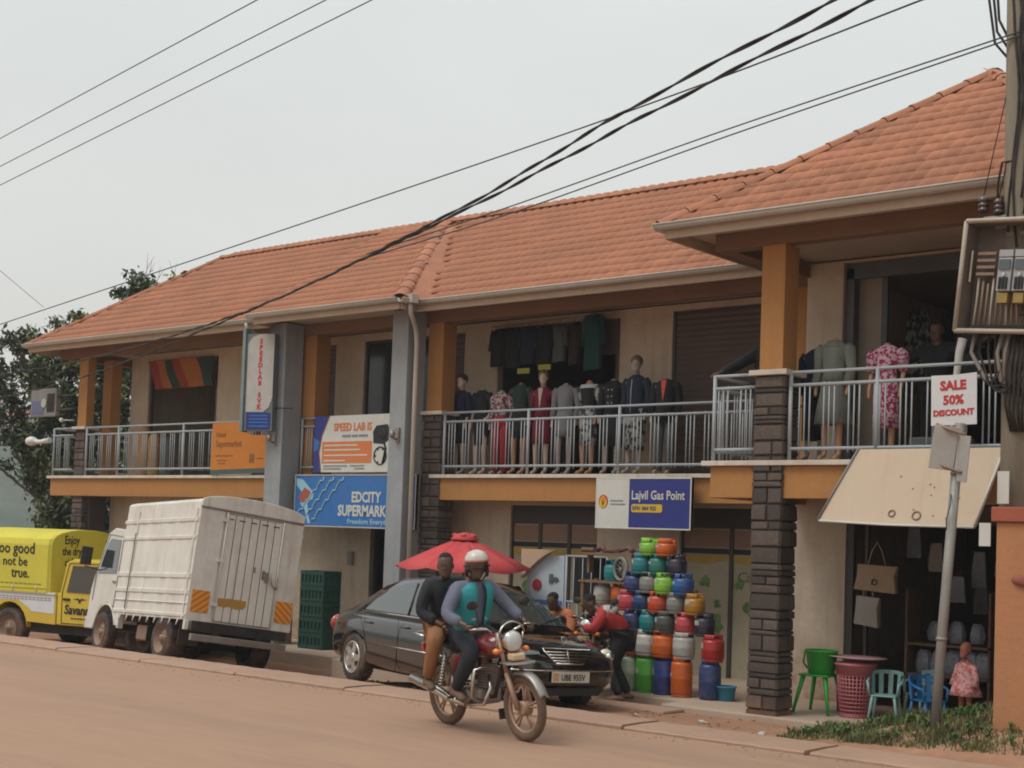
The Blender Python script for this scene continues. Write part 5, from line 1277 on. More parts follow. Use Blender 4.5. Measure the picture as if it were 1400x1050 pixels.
def ring(z, rx, ry, cx=0, cy=0, n=20, ruf=0.0): return [(cx + (rx + ruf * math.sin(k * 2 * math.pi * 5 / n)) * math.cos(2 * math.pi * k / n), cy + (ry + ruf * math.sin(k * 2 * math.pi * 5 / n)) * math.sin(2 * math.pi * k / n), z) for k in range(n)]
def shell(nm, rings, m, par, th=.008):
    o = MB().loft(rings, False).build(nm, m, par); s_ = o.modifiers.new('s', 'SOLIDIFY'); s_.thickness = th; return o
def top_(par, m, z0=.95, loose=.0, nm='top', off=False):
    rg = [ring(z0, .145 + loose, .11 + loose), ring(1.06, .115 + loose, .095 + loose), ring(1.2, .135 + loose * .6, .11), ring(1.3, .155, .112), ring(1.38, .175 if not off else .16, .088)]
    if not off: rg += [ring(1.425, .11, .065), ring(1.45, .065, .055)]
    return shell(nm, rg, m, par)
def sleeves(par, m, z_end=.9, r=.055, arm=0, puff=0):
    for s_ in (-1, 1):
        pts = [Vector((s_ * .15, 0, 1.385)), Vector((s_ * .185, .01, 1.33)), Vector((s_ * (.21 if arm == 0 else .24), .03, 1.12))]
        rr = [.055, .062 + puff, r]
        if z_end < 1.1:
            pts.append(Vector((s_ * .207, -.05, max(z_end, .88)))); rr.append(r * .9 + puff * .6)
        MB().tube(pts, rr, 12).build('sleeve', m, par)
def skirt(par, m, z1=.5, w=.18, ruf=.0, nm='skirt', z0=1.08):
    return shell(nm, [ring(z0, .118, .098), ring(.95, .155, .12), ring(.84, .17, .128, ruf=ruf * .4), ring((z1 + .84) / 2, (w + .17) / 2, w * .75, ruf=ruf * .7), ring(z1, w, w * .78, ruf=ruf)], m, par)
def trous(par, m, w=.075):
    b = MB().loft([ring(1.02, .13, .105), ring(.9, .15, .12), ring(.82, .155, .11)], True)
    b.build('trousers', m, par)
    for s_ in (-1, 1): MB().tube([(s_ * .08, 0, .86), (s_ * .09, -.01, .5), (s_ * .095, 0, .07)], [.088, w, w * .9], 12).build('trouser_leg', m, par)
def hairm(par, m, style=0):
    M = Matrix.Translation((0, -.01, 1.61)) @ Matrix.Rotation(R(-90) + .35, 4, 'Z')
    b = MB().ball((-.024, 0, .045), .098, 14, 8, (1.02, .92, .95), 0, M)
    if style: b.ball((-.075, 0, .02), .06, 10, 6, (.8, 1.2, 1.2), 0, M)
    b.build('wig', m, par)
m_wig = mat('dark brown wig', (.05, .03, .02), .8, bump=.8, bscale=60); m_wig2 = mat('light brown wig', (.16, .10, .06), .8, bump=.8, bscale=60)
def lapel(par, m, z0=1.1, w=.045):
    b = MB().add([(-w, -.100, 1.43), (w, -.100, 1.43), (.0, -.128, z0)], [(0, 1, 2)]).add([(-w, -.088, 1.43), (w, -.088, 1.43), (.0, -.116, z0)], [(2, 1, 0)])
    b.build('lapel', m, par)
def mann(label, x, y, z, H, skin, head, parts, arm=0, rot=0):
    g = empty('mannequin', label, 'mannequin', (x, y, z), (0, 0, rot), 'dressed mannequins lined up on the balcony'); g.scale = (H,) * 3
    link('body', mbody(skin, head, arm), g)
    MB().lathe([(.13, 0), (.13, .012), (.02, .016)], 20, (0, .02, 0)).tube([(.0, .09, .01), (.0, .09, .5)], .008, 6).build('base', m_stand, g)
    parts(g); return g
YM, XM = 17.62, 2.862
def P1(g): top_(g, c_navy); sleeves(g, c_navy, 1.0); skirt(g, c_black, .55, .15); hairm(g, m_wig)
def P2(g): top_(g, c_black); sleeves(g, c_navy, 1.2); skirt(g, c_black, .52, .13)
def P3(g): top_(g, c_floral); sleeves(g, c_floral, .9, puff=.01); trous(g, c_red, .07)
def P4(g): top_(g, c_dgreen); sleeves(g, c_dgreen, .9); skirt(g, c_black, .6, .14)
def P5(g): top_(g, c_maroon, loose=.012); sleeves(g, c_maroon, .9, .06); skirt(g, c_maroon, .52, .17); lapel(g, m_mpale); hairm(g, m_wig2)
def P6(g): top_(g, c_grey, loose=.008); sleeves(g, c_grey, .9, .055); skirt(g, c_grey, .62, .15)
def P7(g):
    top_(g, c_black, off=True); sleeves(g, c_mono, .9, .05, puff=.02); skirt(g, c_mono, .48, .15); shell('frill', [ring(1.41, .17, .09, ruf=.008), ring(1.35, .19, .11, ruf=.012)], c_wh, g)
def P8(g): top_(g, c_black, loose=.01); sleeves(g, c_black, .9); skirt(g, c_black, .45, .16); [MB().ball((s_ * .03, -.118, z), .012, 8, 5).build('button', c_wh, g) for s_ in (-1, 1) for z in (1.3, 1.2, 1.1)]
def P9(g): top_(g, c_denim, .86, .02, 'jacket'); sleeves(g, c_denim, .9, .058); skirt(g, c_mono, .36, .15); hairm(g, m_wig2, 1); MB().tube([(0, -.13, .9), (0, -.132, 1.2), (0, -.11, 1.38)], .006, 5).build('zip', c_wh, g)
def P10(g): top_(g, c_black, .80, .025, 'coat'); sleeves(g, c_black, .9, .06); trous(g, c_dgrey, .075); lapel(g, c_coral)
for lb, x, H, sk, hd, pf, ar in (
        ('mannequin with dark wig in navy top and black skirt, leftmost by the ochre column', -15.92, 1.0, m_mpale, True, P1, 0),
        ('headless mannequin in short black dress with navy sleeves', -15.45, .99, m_mpale, False, P2, 1),
        ('headless mannequin in burgundy floral blouse and bright red trousers', -15.0, .96, m_mgrey, False, P3, 0),
        ('headless mannequin in dark green top with bare tan legs', -14.6, 1.03, m_mtan, False, P4, 0),
        ('mannequin with light wig in wine red coat dress', -14.17, .99, m_mpale, True, P5, 0),
        ('headless mannequin in plain mid grey dress suit', -13.68, 1.0, m_mgrey, False, P6, 0),
        ('headless mannequin in black off shoulder top with grey printed skirt', -13.25, 1.02, m_mtan, False, P7, 0),
        ('headless mannequin in black double breasted dress with white buttons', -12.78, 1.02, m_mgrey, False, P8, 0),
        ('tallest mannequin, with brown wig, denim jacket and patterned skirt', -12.32, 1.06, m_mgrey, True, P9, 0),
        ('headless mannequin in long black coat with coral lapels and grey trousers', -11.78, 1.0, m_mgrey, False, P10, 0)):
    mann(lb, x + .08, YM + rnd.uniform(-.05, .05), XM, H, sk, hd, pf, ar, rnd.uniform(-.25, .25))
def Q1(g): top_(g, c_navy, .86, .02, 'coat'); sleeves(g, c_navy, .9); trous(g, c_black)
for lb, x, y in (('dark suited mannequin in the second row behind the ochre column', -16.2, 17.95), ('dark suited mannequin in the second row beside the wine red coat dress', -13.95, 17.98)):
    mann(lb, x, y, XM, .97, m_mgrey, False, Q1)
def W1(g):
    top_(g, c_sage, loose=.015); sleeves(g, c_sage, .9, .06, puff=.02); skirt(g, c_sage, .45, .24, .018); shell('collar', [ring(1.42, .10, .08, ruf=.006), ring(1.37, .15, .10, ruf=.01)], c_sage, g)
def W2(g): top_(g, c_pink, loose=.008); sleeves(g, c_pink, 1.2, .065, puff=.025); skirt(g, c_pink, .42, .17, .006)
def W3(g): top_(g, c_navy, .80, .03, 'coat'); sleeves(g, c_navy, .9, .06); skirt(g, c_black, .3, .17)
mann('headless mannequin in long sleeved sage grey dress on the right balcony', -7.62, 14.98, XM, .99, m_mtan, False, W1)
mann('headless mannequin in pink floral dress on the right balcony', -6.98, 15.02, XM, .93, m_mtan, False, W2)
mann('headless mannequin in navy coat behind the balcony pillar', -8.02, 15.3, XM, .96, m_mgrey, False, W3)
b = MB().tube([(0, 0, 0), (.01, 0, .12), (.0, 0, .45), (-.01, 0, .52), (0, 0, .62), (.01, 0, .95), (.03, 0, 1.10)], [.028, .026, .040, .038, .034, .045, .05], 12)
props(b.build('mannequin', m_wh := mat('glossy white mannequin', (.68, .66, .62), .3, var=.04), None, (-6.16, 14.9, 3.12), (0, R(4), R(20))), 'bare glossy white mannequin limb standing upright behind the sale notice', 'mannequin limb')
props(MB().box(-.3, .3, -.2, .2, 0, .26).build('display_box', c_dgrey, None, (-6.28, 14.95, XM), bevel=.02), 'dark box under the white mannequin limb on the right balcony', 'box')

# ---- tops hanging on hangers in the shop doorway
def garment(label, x, y, zt, w, h, m, rz=0, sl=.55, cat='garment', grp='clothes hanging in the middle doorway'):
    g = empty('garment', label, cat, (x, y, zt), (0, 0, rz), grp)
    MB().tube([(-w * .42, 0, -.05), (0, 0, .02), (w * .42, 0, -.05)], .006, 5).tube([(0, 0, .02), (0, 0, .07), (.02, 0, .09)], .004, 5).build('hanger', m_blackp, g)
    out = [(-.06, .0), (-w * .46, -.05), (-w * .60, -h * sl), (-w * .45, -h * sl - .01), (-w * .37, -h * .25), (-w * .40, -h), (w * .40, -h * .98), (w * .37, -h * .25), (w * .45, -h * sl - .01), (w * .60, -h * sl), (w * .46, -.05), (.06, .0), (0, -.05)]
    MB().prism(out, -.035, .035).build('top', m, g, bevel=.012)
    return g
cols = [(c_black, 'black'), (c_black, 'black'), (c_navy, 'dark navy'), (c_black, 'black'), (c_dgrey, 'dark charcoal'), (cloth('dark brown cloth', (.035, .022, .018)), 'dark brown')]
xs = [-15.62, -15.26, -14.92, -14.58, -14.26, -13.95]
for i, (x, (m_, nm)) in enumerate(zip(xs, cols)):
    lb = ('black top hanging at the far left of the middle doorway', 'black top hanging second from the left in the middle doorway', 'dark navy top hanging third from the left in the middle doorway',
          'black top with a yellow tag hanging beside the charcoal one', 'dark charcoal top hanging in the middle doorway', 'dark brown top hanging next to the teal one')[i]
    garment(lb, x, 18.22, 5.40, .36, .62 + .06 * (i % 2), m_, R(rnd.uniform(-25, 25)))
garment('dark teal top hanging at the right end of the clothes row', -13.52, 18.16, 5.52, .46, .92, c_teal, R(-8))
MB().tube([(-15.75, 18.22, 5.47), (-13.2, 18.22, 5.53)], .012, 6).build('hanging_rod', m_steel, None); props(COL.objects[-1], 'thin steel rod the dark tops hang from over the middle doorway', 'rod')
for x, z in ((-14.95, 4.62), (-14.5, 4.66)):
    props(MB().box(-.13, .13, -.01, .01, 0, .09).build('price_tag', mat('yellow tag card', (.42, .40, .06), .6), None, (x, 18.15, z)), 'yellow card tag in the middle doorway, ' + ('the left one' if x < -14.7 else 'the right one'), 'tag')
# ---- striped cloths at the left doorway and brown dummies
m_strip = [mat('red striped cloth', (.30, .045, .03), .85), mat('orange striped cloth', (.38, .13, .03), .85), mat('dark green striped cloth', (.03, .05, .045), .85)]
st = empty('striped_cloth', 'diagonally striped red, orange and dark cloth hanging over the left doorway', 'cloth', (-25.7, 18.3, 5.42))
order = (0, 1, 2, 0, 1, 1, 2, 2)
x = 0
for i, c in enumerate(order):
    w = .28; dx = .34
    b = MB(); P4_ = []
    for k_ in range(6):
        t = k_ / 5; P4_.append([(x + dx * t, .02 * math.sin(k_ + i), -.62 * t), (x + w + dx * t if i < 7 else x + w, .02 * math.sin(k_ + i + 1), -.62 * t), (x + w + dx * t if i < 7 else x + w, .02 * math.sin(k_ + i + 1) + .01, -.62 * t), (x + dx * t, .02 * math.sin(k_ + i) + .01, -.62 * t)])
    b.loft(P4_, True, False).build('stripe', m_strip[c], st); x += w
m_tanw = mat('tan cloth bale', (.36, .20, .09), .85, bump=.5)
for x, h, c, lb in ((-25.15, 1.05, m_tanw, 'upright tan dressed dummy behind the left balcony rail, the taller one'), (-24.78, .9, m_tanw, 'upright tan dressed dummy behind the left balcony rail, the shorter one'), (-24.35, .8, c_dgrey, 'dark grey bundle behind the left balcony rail')):
    g = MB().lathe([(.14, 0), (.17, .1), (.15, h * .5), (.18, h * .85), (.12, h), (.03, h + .04)], 14, sx=1, sy=.7)
    props(g.build('bundle', c, None, (x, 17.9, ZS)), lb, 'bundle')

# ================================================================== gas cylinders
def cyl_mesh(r, h, m):
    prof = [(r * .7, .025), (r * .94, .035), (r, .06), (r, h * .50 - .012), (r * 1.025, h * .50), (r, h * .50 + .012), (r, h - .065), (r * .95, h - .035), (r * .78, h - .018), (r * .2, h - .012)]
    bd = MB().lathe(prof, 22)
    foot = MB().lathe([(r * .86, 0), (r * .92, 0), (r * .92, .05), (r * .86, .05)], 22)
    col = MB(); n = 24; rc = r * .84
    for i in range(n):                         # collar ring with two hand holes
        a0, a1 = 2 * math.pi * i / n, 2 * math.pi * (i + 1) / n
        gap = (i % 12) in (2, 3, 4, 5)
        zr = [(h - .035, h + .045)] if not gap else [(h + .028, h + .045)]
        if gap: pass
        for z0, z1 in zr:
            v = [(q * math.cos(a), q * math.sin(a), z) for z in (z0, z1) for a in (a0, a1) for q in (rc, rc * .94)]
            col.add(v, [(0, 2, 6, 4), (1, 5, 7, 3), (4, 6, 7, 5), (0, 1, 3, 2), (0, 4, 5, 1), (2, 3, 7, 6)], True)
    vl = MB().lathe([(.022, h - .03), (.022, h + .005), (.03, h + .006), (.03, h + .02), (.01, h + .022)], 10)
    return bd.mesh('body', m), foot.mesh('foot_ring', m), col.mesh('collar', m), vl.mesh('valve', m_steel)
CYC = dict(lime=(.22, .50, .05), orange=(.62, .12, .015), teal=(.01, .20, .22), bluegreen=(.01, .17, .13), darknavy=(.02, .022, .045), white=(.42, .42, .38), navy=(.015, .04, .13), grey=(.22, .22, .20),
           blue=(.02, .10, .32), magenta=(.30, .02, .16), pink=(.45, .05, .07), vermilion=(.55, .07, .025), gold=(.42, .19, .02), charcoal=(.06, .07, .06), red=(.40, .02, .02), green=(.07, .35, .04), silver=(.45, .45, .42), royal=(.015, .04, .20), palegreen=(.30, .36, .27))
m_clabel = mat('worn white cylinder print', (.45, .44, .40), .6, var=.2, dirt=(.1, .1, .12), damt=.9, dscale=25)
NAMES = dict(bluegreen='blue green', darknavy='near black', palegreen='pale green', royal='royal blue')
def shp(n_): return NAMES.get(n_, n_)
YG = 15.35
def gx(px): return -10.40 + (px - 885) * .01185 + (0.0)
rows = [('bottom row', .47, .135, -.104, [(862, 'palegreen'), (885, 'green'), (908, 'royal'), (933, 'orange'), (968, 'navy')]),
        ('second row up', .30, .140, None, [(867, 'vermilion'), (885, 'silver'), (908, 'orange'), (934, 'white'), (970, 'red')]),
        ('third row up', .25, .128, None, [(866, 'navy'), (888, 'teal'), (910, 'charcoal'), (934, 'pink'), (959, 'darknavy')]),
        ('fourth row up', .235, .13, None, [(859, 'pink'), (877, 'navy'), (900, 'vermilion'), (922, 'grey'), (947, 'gold')]),
        ('fifth row up', .235, .135, None, [(866, 'navy'), (887, 'grey'), (908, 'lime'), (931, 'blue')]),
        ('sixth row up', .235, .125, None, [(876, 'teal'), (898, 'bluegreen'), (921, 'darknavy')]),
        ('top row', .19, .135, None, [(885, 'lime'), (908, 'orange')])]
cache = {}
z = -.104; seen = set()
for nm, h, r, zb, items in rows:
    for i, (px, c) in enumerate(items):
        r = r * 1.04 if i == 0 else r
        m_ = mat('gas cylinder ' + shp(c), CYC[c], .42, var=.08, dirt=(.16, .10, .07), damt=.55, dscale=9, coat=.15, scale=6, rand=.12)
        if (r, h, c) not in cache: cache[(r, h, c)] = cyl_mesh(r, h, m_)
        nb = items[i - 1][1] if i else (items[1][1])
        lb = f"{shp(c)} gas cylinder in the {nm}, {'right' if i else 'left'} of the {shp(nb)} one"
        g = empty('gas_cylinder', lb, 'gas cylinder', (gx(px), YG + rnd.uniform(-.02, .02), z), (0, 0, rnd.uniform(0, 6.28)), 'gas cylinders stacked outside the shop')
        for k_, me in zip(('body', 'foot_ring', 'collar', 'valve'), cache[(r, h, c)]): link(k_, me, g)
        if c not in ('white', 'silver', 'grey', 'palegreen'):
            a0 = R(-130) - g.rotation_euler[2] + rnd.uniform(-.5, .5); hh = h * .30; rg_ = [[((r + .0035) * math.cos(a0 + t), (r + .0035) * math.sin(a0 + t), q) for q in (h * .5 + .02, h * .5 + .02 + min(hh, .11) * (.5 if i % 2 else .8))] for t in (-.32, -.16, 0, .16, .32)]
            MB().loft(rg_, False, True, closed=False).build('label', m_clabel, g)
    if 0: pass
    z += h + .010
# left heap behind the leaning man, on a wooden rack
m_wood = mat('weathered rack wood', (.20, .12, .07), .85, bump=.5)
rk = empty('display_rack', 'wooden display rack carrying gas cylinders left of the tall stack', 'rack', (-11.6, 16.12, -.104))
for x in (-.32, .48):
    for y in (-.16, .16): MB().box(x - .025, x + .025, y - .025, y + .025, 0, 1.42).build('post', m_wood, rk)
for z in (.42, .78, 1.08, 1.40): MB().box(-.38, .54, -.2, .2, z - .03, z).build('shelf', m_wood, rk)
for px, zz, c, h, r, lb in ((846, 1.08 - .104, 'orange', .27, .135, 'orange gas cylinder on the rack behind the leaning man'), (823, 1.08 - .104, 'white', .27, .13, 'white gas cylinder on the rack left of the orange one'),
                            (818, .78 - .104, 'magenta', .25, .135, 'magenta gas cylinder on the rack below the white one'), (836, 1.40 - .104, 'teal', .25, .13, 'teal gas cylinder on top of the rack beside the small wheel')):
    m_ = mat('gas cylinder ' + shp(c), CYC[c], .42)
    if (r, h, c) not in cache: cache[(r, h, c)] = cyl_mesh(r, h, m_)
    g = empty('gas_cylinder', lb, 'gas cylinder', (-16.1 * (.732 - (px - 815) * .00083), 16.1, zz), (0, 0, px), 'gas cylinders stacked outside the shop')
    for k_, me in zip(('body', 'foot_ring', 'collar', 'valve'), cache[(r, h, c)]): link(k_, me, g)
g = empty('small_wheel', 'small grey spoked wheel standing on top of the rack among the cylinders', 'wheel', (-11.27, 15.95, 1.47), (0, 0, R(-20)))
MB().torus((0, 0, 0), .15, .024, 'y', 28, 8).build('tyre', mat('grey rubber', (.2, .2, .19), .7), g)
b = MB().lathe([(.03, -.02), (.03, .02)], 10, axis='y')
for i in range(10): b.tube([(0, 0, 0), (.14 * math.cos(i * .628), 0, .14 * math.sin(i * .628))], .005, 4)
b.build('spokes', m_steel, g)
tp = MB()
for i in range(7): tp.tube([(-.62 + i * .22, .1 * math.sin(i * 2), .0), (-.5 + i * .22, .05, .05 * (i % 2)), (-.38 + i * .22, -.1 * math.sin(i), .0)], .035, 7)
props(tp.build('hose_coil', mat('brown gas hose', (.16, .08, .06), .8), None, (-11.45, 16.1, 1.72)), 'tangled brown gas hoses lying on top of the rack', 'hose')
props(MB().box(-.35, .5, -.15, .15, 1.68 - .03, 1.68).box(-.33, -.29, -.05, .05, 1.4, 1.66).box(.44, .48, -.05, .05, 1.4, 1.66).build('shelf_board', m_wood, None, (-11.6, 16.1, -.0)), 'narrow board above the teal cylinder holding hoses', 'board')
# kiosk counter with poster and cage
kz = empty('kiosk', 'small kiosk stall with a phone poster panel and a steel mesh cage', 'kiosk', (-13.0, 16.5, -.104))
MB().box(-.38, .32, 0, .03, .75, 1.72).build('poster_panel', mat('pale blue poster', (.42, .48, .52), .6, var=.1), kz)
MB().box(-.36, .30, -.012, -.004, .98, 1.05).build('poster_band', mat('blue poster band', (.05, .14, .36), .6), kz)
b = MB().box(.05, .12, -.014, -.006, 1.30, 1.44).prism([(.17 + .06 * math.cos(t * .7), 1.36 + .04 * math.sin(t * .7)) for t in range(9)], -.014, -.006); b.build('poster_picture', c_dgrey, kz)
MB().prism([(-.18 + .09 * math.cos(t * .7), 1.27 + .09 * math.sin(t * .7)) for t in range(9)], -.014, -.006).build('poster_picture', c_red, kz)
b = MB(); rg = []
for i in range(9):
    t = i / 8; rg.append([(-.42 + .62 * t, -.10, 1.78 - .42 * (1 - t) ** 1.5), (-.42 + .62 * t, -.11, 1.80), (-.42 + .62 * t, -.02, 1.80), (-.42 + .62 * t, -.01, 1.78 - .42 * (1 - t) ** 1.5)])
b.loft(rg, True, False).build('awning_cloth', mat('cream awning cloth', (.50, .36, .24), .85), kz)
b = MB()
for x in (.36, 1.1): b.tube([(x, 0, 0), (x, 0, 1.72)], .018, 6)
for z_ in (.5, 1.72, 1.05): b.tube([(.36, 0, z_), (1.1, 0, z_)], .014, 6)
b.build('cage_frame', m_rail, kz)
for i in range(9): MB().tube([(.42 + i * .08, 0, .5), (.42 + i * .08, 0, 1.05 if i % 2 == 0 else 1.72)], .007, 5).build('cage_bar', m_rail, kz)
MB().box(.38, 1.08, .05, .5, .45, .5).build('counter', m_wood, kz); MB().box(.42, .78, .1, .4, 1.08, 1.7).build('dark_goods', c_black, kz)
for i, (c_, lb) in enumerate(((c_red, 'red'), (mat('dark blue pack', (.02, .04, .16), .6), 'dark blue'), (mat('amber pack', (.45, .25, .03), .6), 'amber'), (c_wh, 'white'), (c_wh, 'white'))):
    props(MB().box(-.08, .08, -.06, .06, 0, .14 if i < 3 else .18).build('packet', c_, None, ((-13.32, -13.18, -12.98, -13.22, -13.0)[i], 16.28, (.56, .40, .48, .20, .17)[i] if i < 3 else .22 - .3 * 0), bevel=.01),
          lb + (' packet on the kiosk table, ' + ('left end', 'middle', 'right end', 'front left corner', 'front right corner')[i]), 'packet')
tb_ = empty('kiosk_table', 'low table with packets in front of the phone poster', 'table', (-13.12, 16.28, -.104))
MB().box(-.3, .3, -.15, .12, .28, .32).build('table_top', m_wood, tb_)
for x in (-.26, .26):
    for y in (-.12, .1): MB().box(x - .02, x + .02, y - .02, y + .02, 0, .28).build('leg', m_wood, tb_)
# ================================================================== red parasol
ps = empty('parasol', 'low faded red parasol standing behind the black saloon car', 'parasol', (-13.75, 15.45, -.15), (R(1), R(1), .2))
m_par = mat('faded red parasol cloth', (.52, .055, .06), .75, var=.12, scale=2, dirt=(.55, .16, .14), damt=.5, bump=.2)
n = 8; Rr = 1.02
for i in range(n):
    a0, a1 = 2 * math.pi * i / n, 2 * math.pi * (i + 1) / n; rg = []
    for t in (.1, .4, .7, 1.0):
        zz = 2.0 - .44 * t ** 1.15; row = []
        for u in (0, .25, .5, .75, 1.0):
            a = a0 + (a1 - a0) * u; rr_ = Rr * t * (1 - .045 * math.sin(math.pi * u)); row.append((rr_ * math.cos(a), rr_ * math.sin(a), zz - .05 * t * math.sin(math.pi * u)))
        rg.append(row)
    o = MB().loft(rg, False, True, closed=False).build('canopy_panel', m_par, ps); s_ = o.modifiers.new('s', 'SOLIDIFY'); s_.thickness = .004
    MB().tube([(.05 * math.cos(a0), .05 * math.sin(a0), 1.97), (Rr * math.cos(a0), Rr * math.sin(a0), 1.555)], .007, 5).build('rib', m_steel, ps)
MB().lathe([(.20, 1.945), (.21, 1.96), (.15, 2.02), (.06, 2.05), (.02, 2.06)], 16).build('vent_cap', m_par, ps)
for i in range(5): MB().ball((.14 * math.cos(i * 1.26), .14 * math.sin(i * 1.26), 2.015), .045, 8, 5, (1.3, .8, .7)).build('knot', m_par, ps)
MB().tube([(0, 0, 0), (0, 0, 2.0)], .018, 8).build('pole', m_steel, ps)
MB().lathe([(.22, 0), (.22, .05), (.05, .08)], 18).build('foot', m_conc, ps)
# ================================================================== dark green crates (stack) beside the left shop door
m_crate = mat('dark green plastic crate', (.015, .07, .055), .55, var=.15, dirt=(.1, .08, .05), damt=.3)
def crate_mesh():
    b = MB(); w, d, h = .30, .20, .27
    b.box(-w + .014, w - .014, -d + .014, d - .014, .021, .24)
    b.box(-w, w, -d, d, 0, .02)
    for s_ in (-1, 1):
        b.box(-w, w, s_ * d - .008, s_ * d + .008, .20, h); b.box(-w, w, s_ * d - .008, s_ * d + .008, .02, .07); b.box(s_ * w - .008, s_ * w + .008, -d, d, .20, h); b.box(s_ * w - .008, s_ * w + .008, -d, d, .02, .07)
        for i in range(7): x = -w + .02 + i * (2 * w - .04) / 6; b.box(x - .018, x + .018, s_ * d - .0075, s_ * d + .0075, .07, .20)
        for i in range(4): y = -d + .02 + i * (2 * d - .04) / 3; b.box(s_ * w - .0075, s_ * w + .0075, y - .018, y + .018, .07, .20)
    return b.mesh('bottle_crate', m_crate)
cm = crate_mesh(); pos = ('bottom', 'second', 'third', 'fourth', 'top')
for i in range(5):
    o = link('bottle_crate', cm, None, (-18.32, 16.85, -.2 + i * .272), (0, 0, rnd.uniform(-.04, .04)))
    props(o, f'dark green bottle crate, {pos[i]} one of the stack beside the box truck' if i in (0, 4) else f'dark green bottle crate, {pos[i]} from the ground in the stack beside the box truck', 'crate', 'stack of green bottle crates')
# ================================================================== plastic goods before the right shop
def chair(label, loc, yaw, m, s=1.0, arms=True):
    g = empty('plastic_chair', label, 'chair', loc, (0, 0, yaw)); g.scale = (s,) * 3
    MB().box(-.20, .20, -.20, .20, .40, .425).build('seat', m, g, bevel=.012)
    for x in (-1, 1):
        for y in (-1, 1): MB().tube([(x * .17, y * .17, .41), (x * .23, y * .22, 0)], [.028, .018], 6).build('leg', m, g)
    b = MB(); rg = []
    for i in range(9):
        t = R(-70 + 140 * i / 8); x, y = .24 * math.sin(t), .05 + .20 * math.cos(t)
        rg.append([(x, y, .42), (x * 1.06, y * 1.06 + .02, .42), (x * 1.15, y * 1.12 + .05, .76 + .04 * math.cos(t)), (x * 1.09, y * 1.06 + .03, .76 + .04 * math.cos(t))])
    for j in (0, 1, 2, 3, 4, 5, 6, 7):
        if j % 2 == 0: b.loft(rg[j:j + 2], True, False)
    top = [[(q[3][0], q[3][1], q[3][2] - .06), (q[2][0], q[2][1], q[2][2] - .06), q[2], q[3]] for q in rg]
    b.loft(top, True, False); b.build('backrest', m, g)
    if arms:
        for x in (-1, 1): MB().tube([(x * .26, .14, .68), (x * .27, -.08, .62), (x * .24, -.19, .60), (x * .215, -.19, .42)], [.022, .026, .024, .02], 6).build('armrest', m, g)
    return g
m_pg = mat('bright green plastic', (.035, .34, .05), .4, var=.06); m_pb = mat('blue plastic', (.02, .14, .36), .4, var=.06); m_pm = mat('mint plastic', (.20, .34, .32), .45, var=.06); m_pp = mat('dusty pink plastic', (.42, .13, .14), .5, var=.08)
ZP = -.10
stg = empty('plastic_stool', 'tall bright green plastic stool under the green tub beside the pillar', 'stool', (-7.87, 15.3, ZP))
MB().box(-.19, .19, -.19, .19, .44, .465).build('seat', m_pg, stg, bevel=.012)
for x in (-1, 1):
    for y in (-1, 1): MB().tube([(x * .14, y * .14, .45), (x * .23, y * .22, 0)], [.03, .017], 6).build('leg', m_pg, stg)
tb2 = empty('tub', 'bright green plastic tub standing on the green stool', 'tub', (-7.84, 15.28, ZP + .466))
b = MB().lathe([(.13, .0), (.155, .01), (.185, .26), (.20, .27), (.20, .285), (.178, .285), (.15, .02), (.01, .02)], 24); b.build('body', m_pg, tb2)
MB().tube([(-.19, -.06, .26), (-.23, -.02, .12), (-.20, .03, .05)], .012, 6).build('handle', m_pg, tb2)
# laundry basket with real openings
bk = empty('laundry_basket', 'tall dusty pink latticed laundry basket with lid', 'basket', (-7.42, 15.32, ZP))
def rb(z): return .17 + .05 * z / .62
for i in range(30):
    a = 2 * math.pi * i / 30
    MB().tube([(rb(z) * math.cos(a), rb(z) * math.sin(a), z) for z in (.02, .3, .50)], .0095, 4).build('stave', m_pp, bk) if i == 0 else None
stv = [o for o in bk.children][0]
for i in range(1, 30):
    o = link('stave', stv.data, bk); o.rotation_euler = (0, 0, 2 * math.pi * i / 30)
for i in range(11): MB().torus((0, 0, .04 + i * .045), rb(.04 + i * .045), .009, 'z', 30, 5).build('hoop', m_pp, bk)
MB().lathe([(.16, .0), (.175, .0), (.178, .035), (.16, .035)], 26).build('base', m_pp, bk)
MB().lathe([(rb(.5) - .01, .50), (rb(.5) + .014, .50), (rb(.6) + .02, .60), (rb(.6) + .035, .605), (rb(.6) + .03, .63), (.02, .655)], 26).build('lid', m_pp, bk)
props(MB().lathe([(.10, 0), (.24, .03), (.27, .035), (.27, .045), (.10, .04)], 22, sx=1.3).build('basin', mat('greyish pink plastic', (.38, .24, .24), .5), None, (-7.40, 15.32, ZP + .66)), 'flat greyish pink plastic basin lying on the laundry basket', 'basin')
b = MB().lathe([(.15, 0), (.17, .01), (.185, .5), (.2, .5), (.2, .52), (.17, .5), (.15, .02)], 20)
props(b.build('bin', mat('maroon plastic', (.16, .02, .03), .5), None, (-7.68, 15.75, ZP)), 'dark maroon plastic bin between the green stool and the laundry basket', 'bin')
chair('mint plastic armchair turned to the street outside the right shop', (-7.0, 15.22, ZP), R(15), m_pm, .72)
chair('second mint plastic chair behind the first one', (-6.78, 15.75, ZP), R(-30), m_pm, .72)
chair('small blue plastic chair beside the leaning metal post', (-6.50, 15.25, ZP), R(60), m_pb, .70)
props(MB().lathe([(.09, 0), (.10, .005), (.125, .17), (.135, .17), (.135, .185), (.118, .185), (.095, .01)], 22).build('basin', mat('light blue plastic', (.05, .24, .42), .45), None, (-9.22, 15.42, ZP)), 'small light blue plastic bucket right of the gas cylinders', 'bucket')
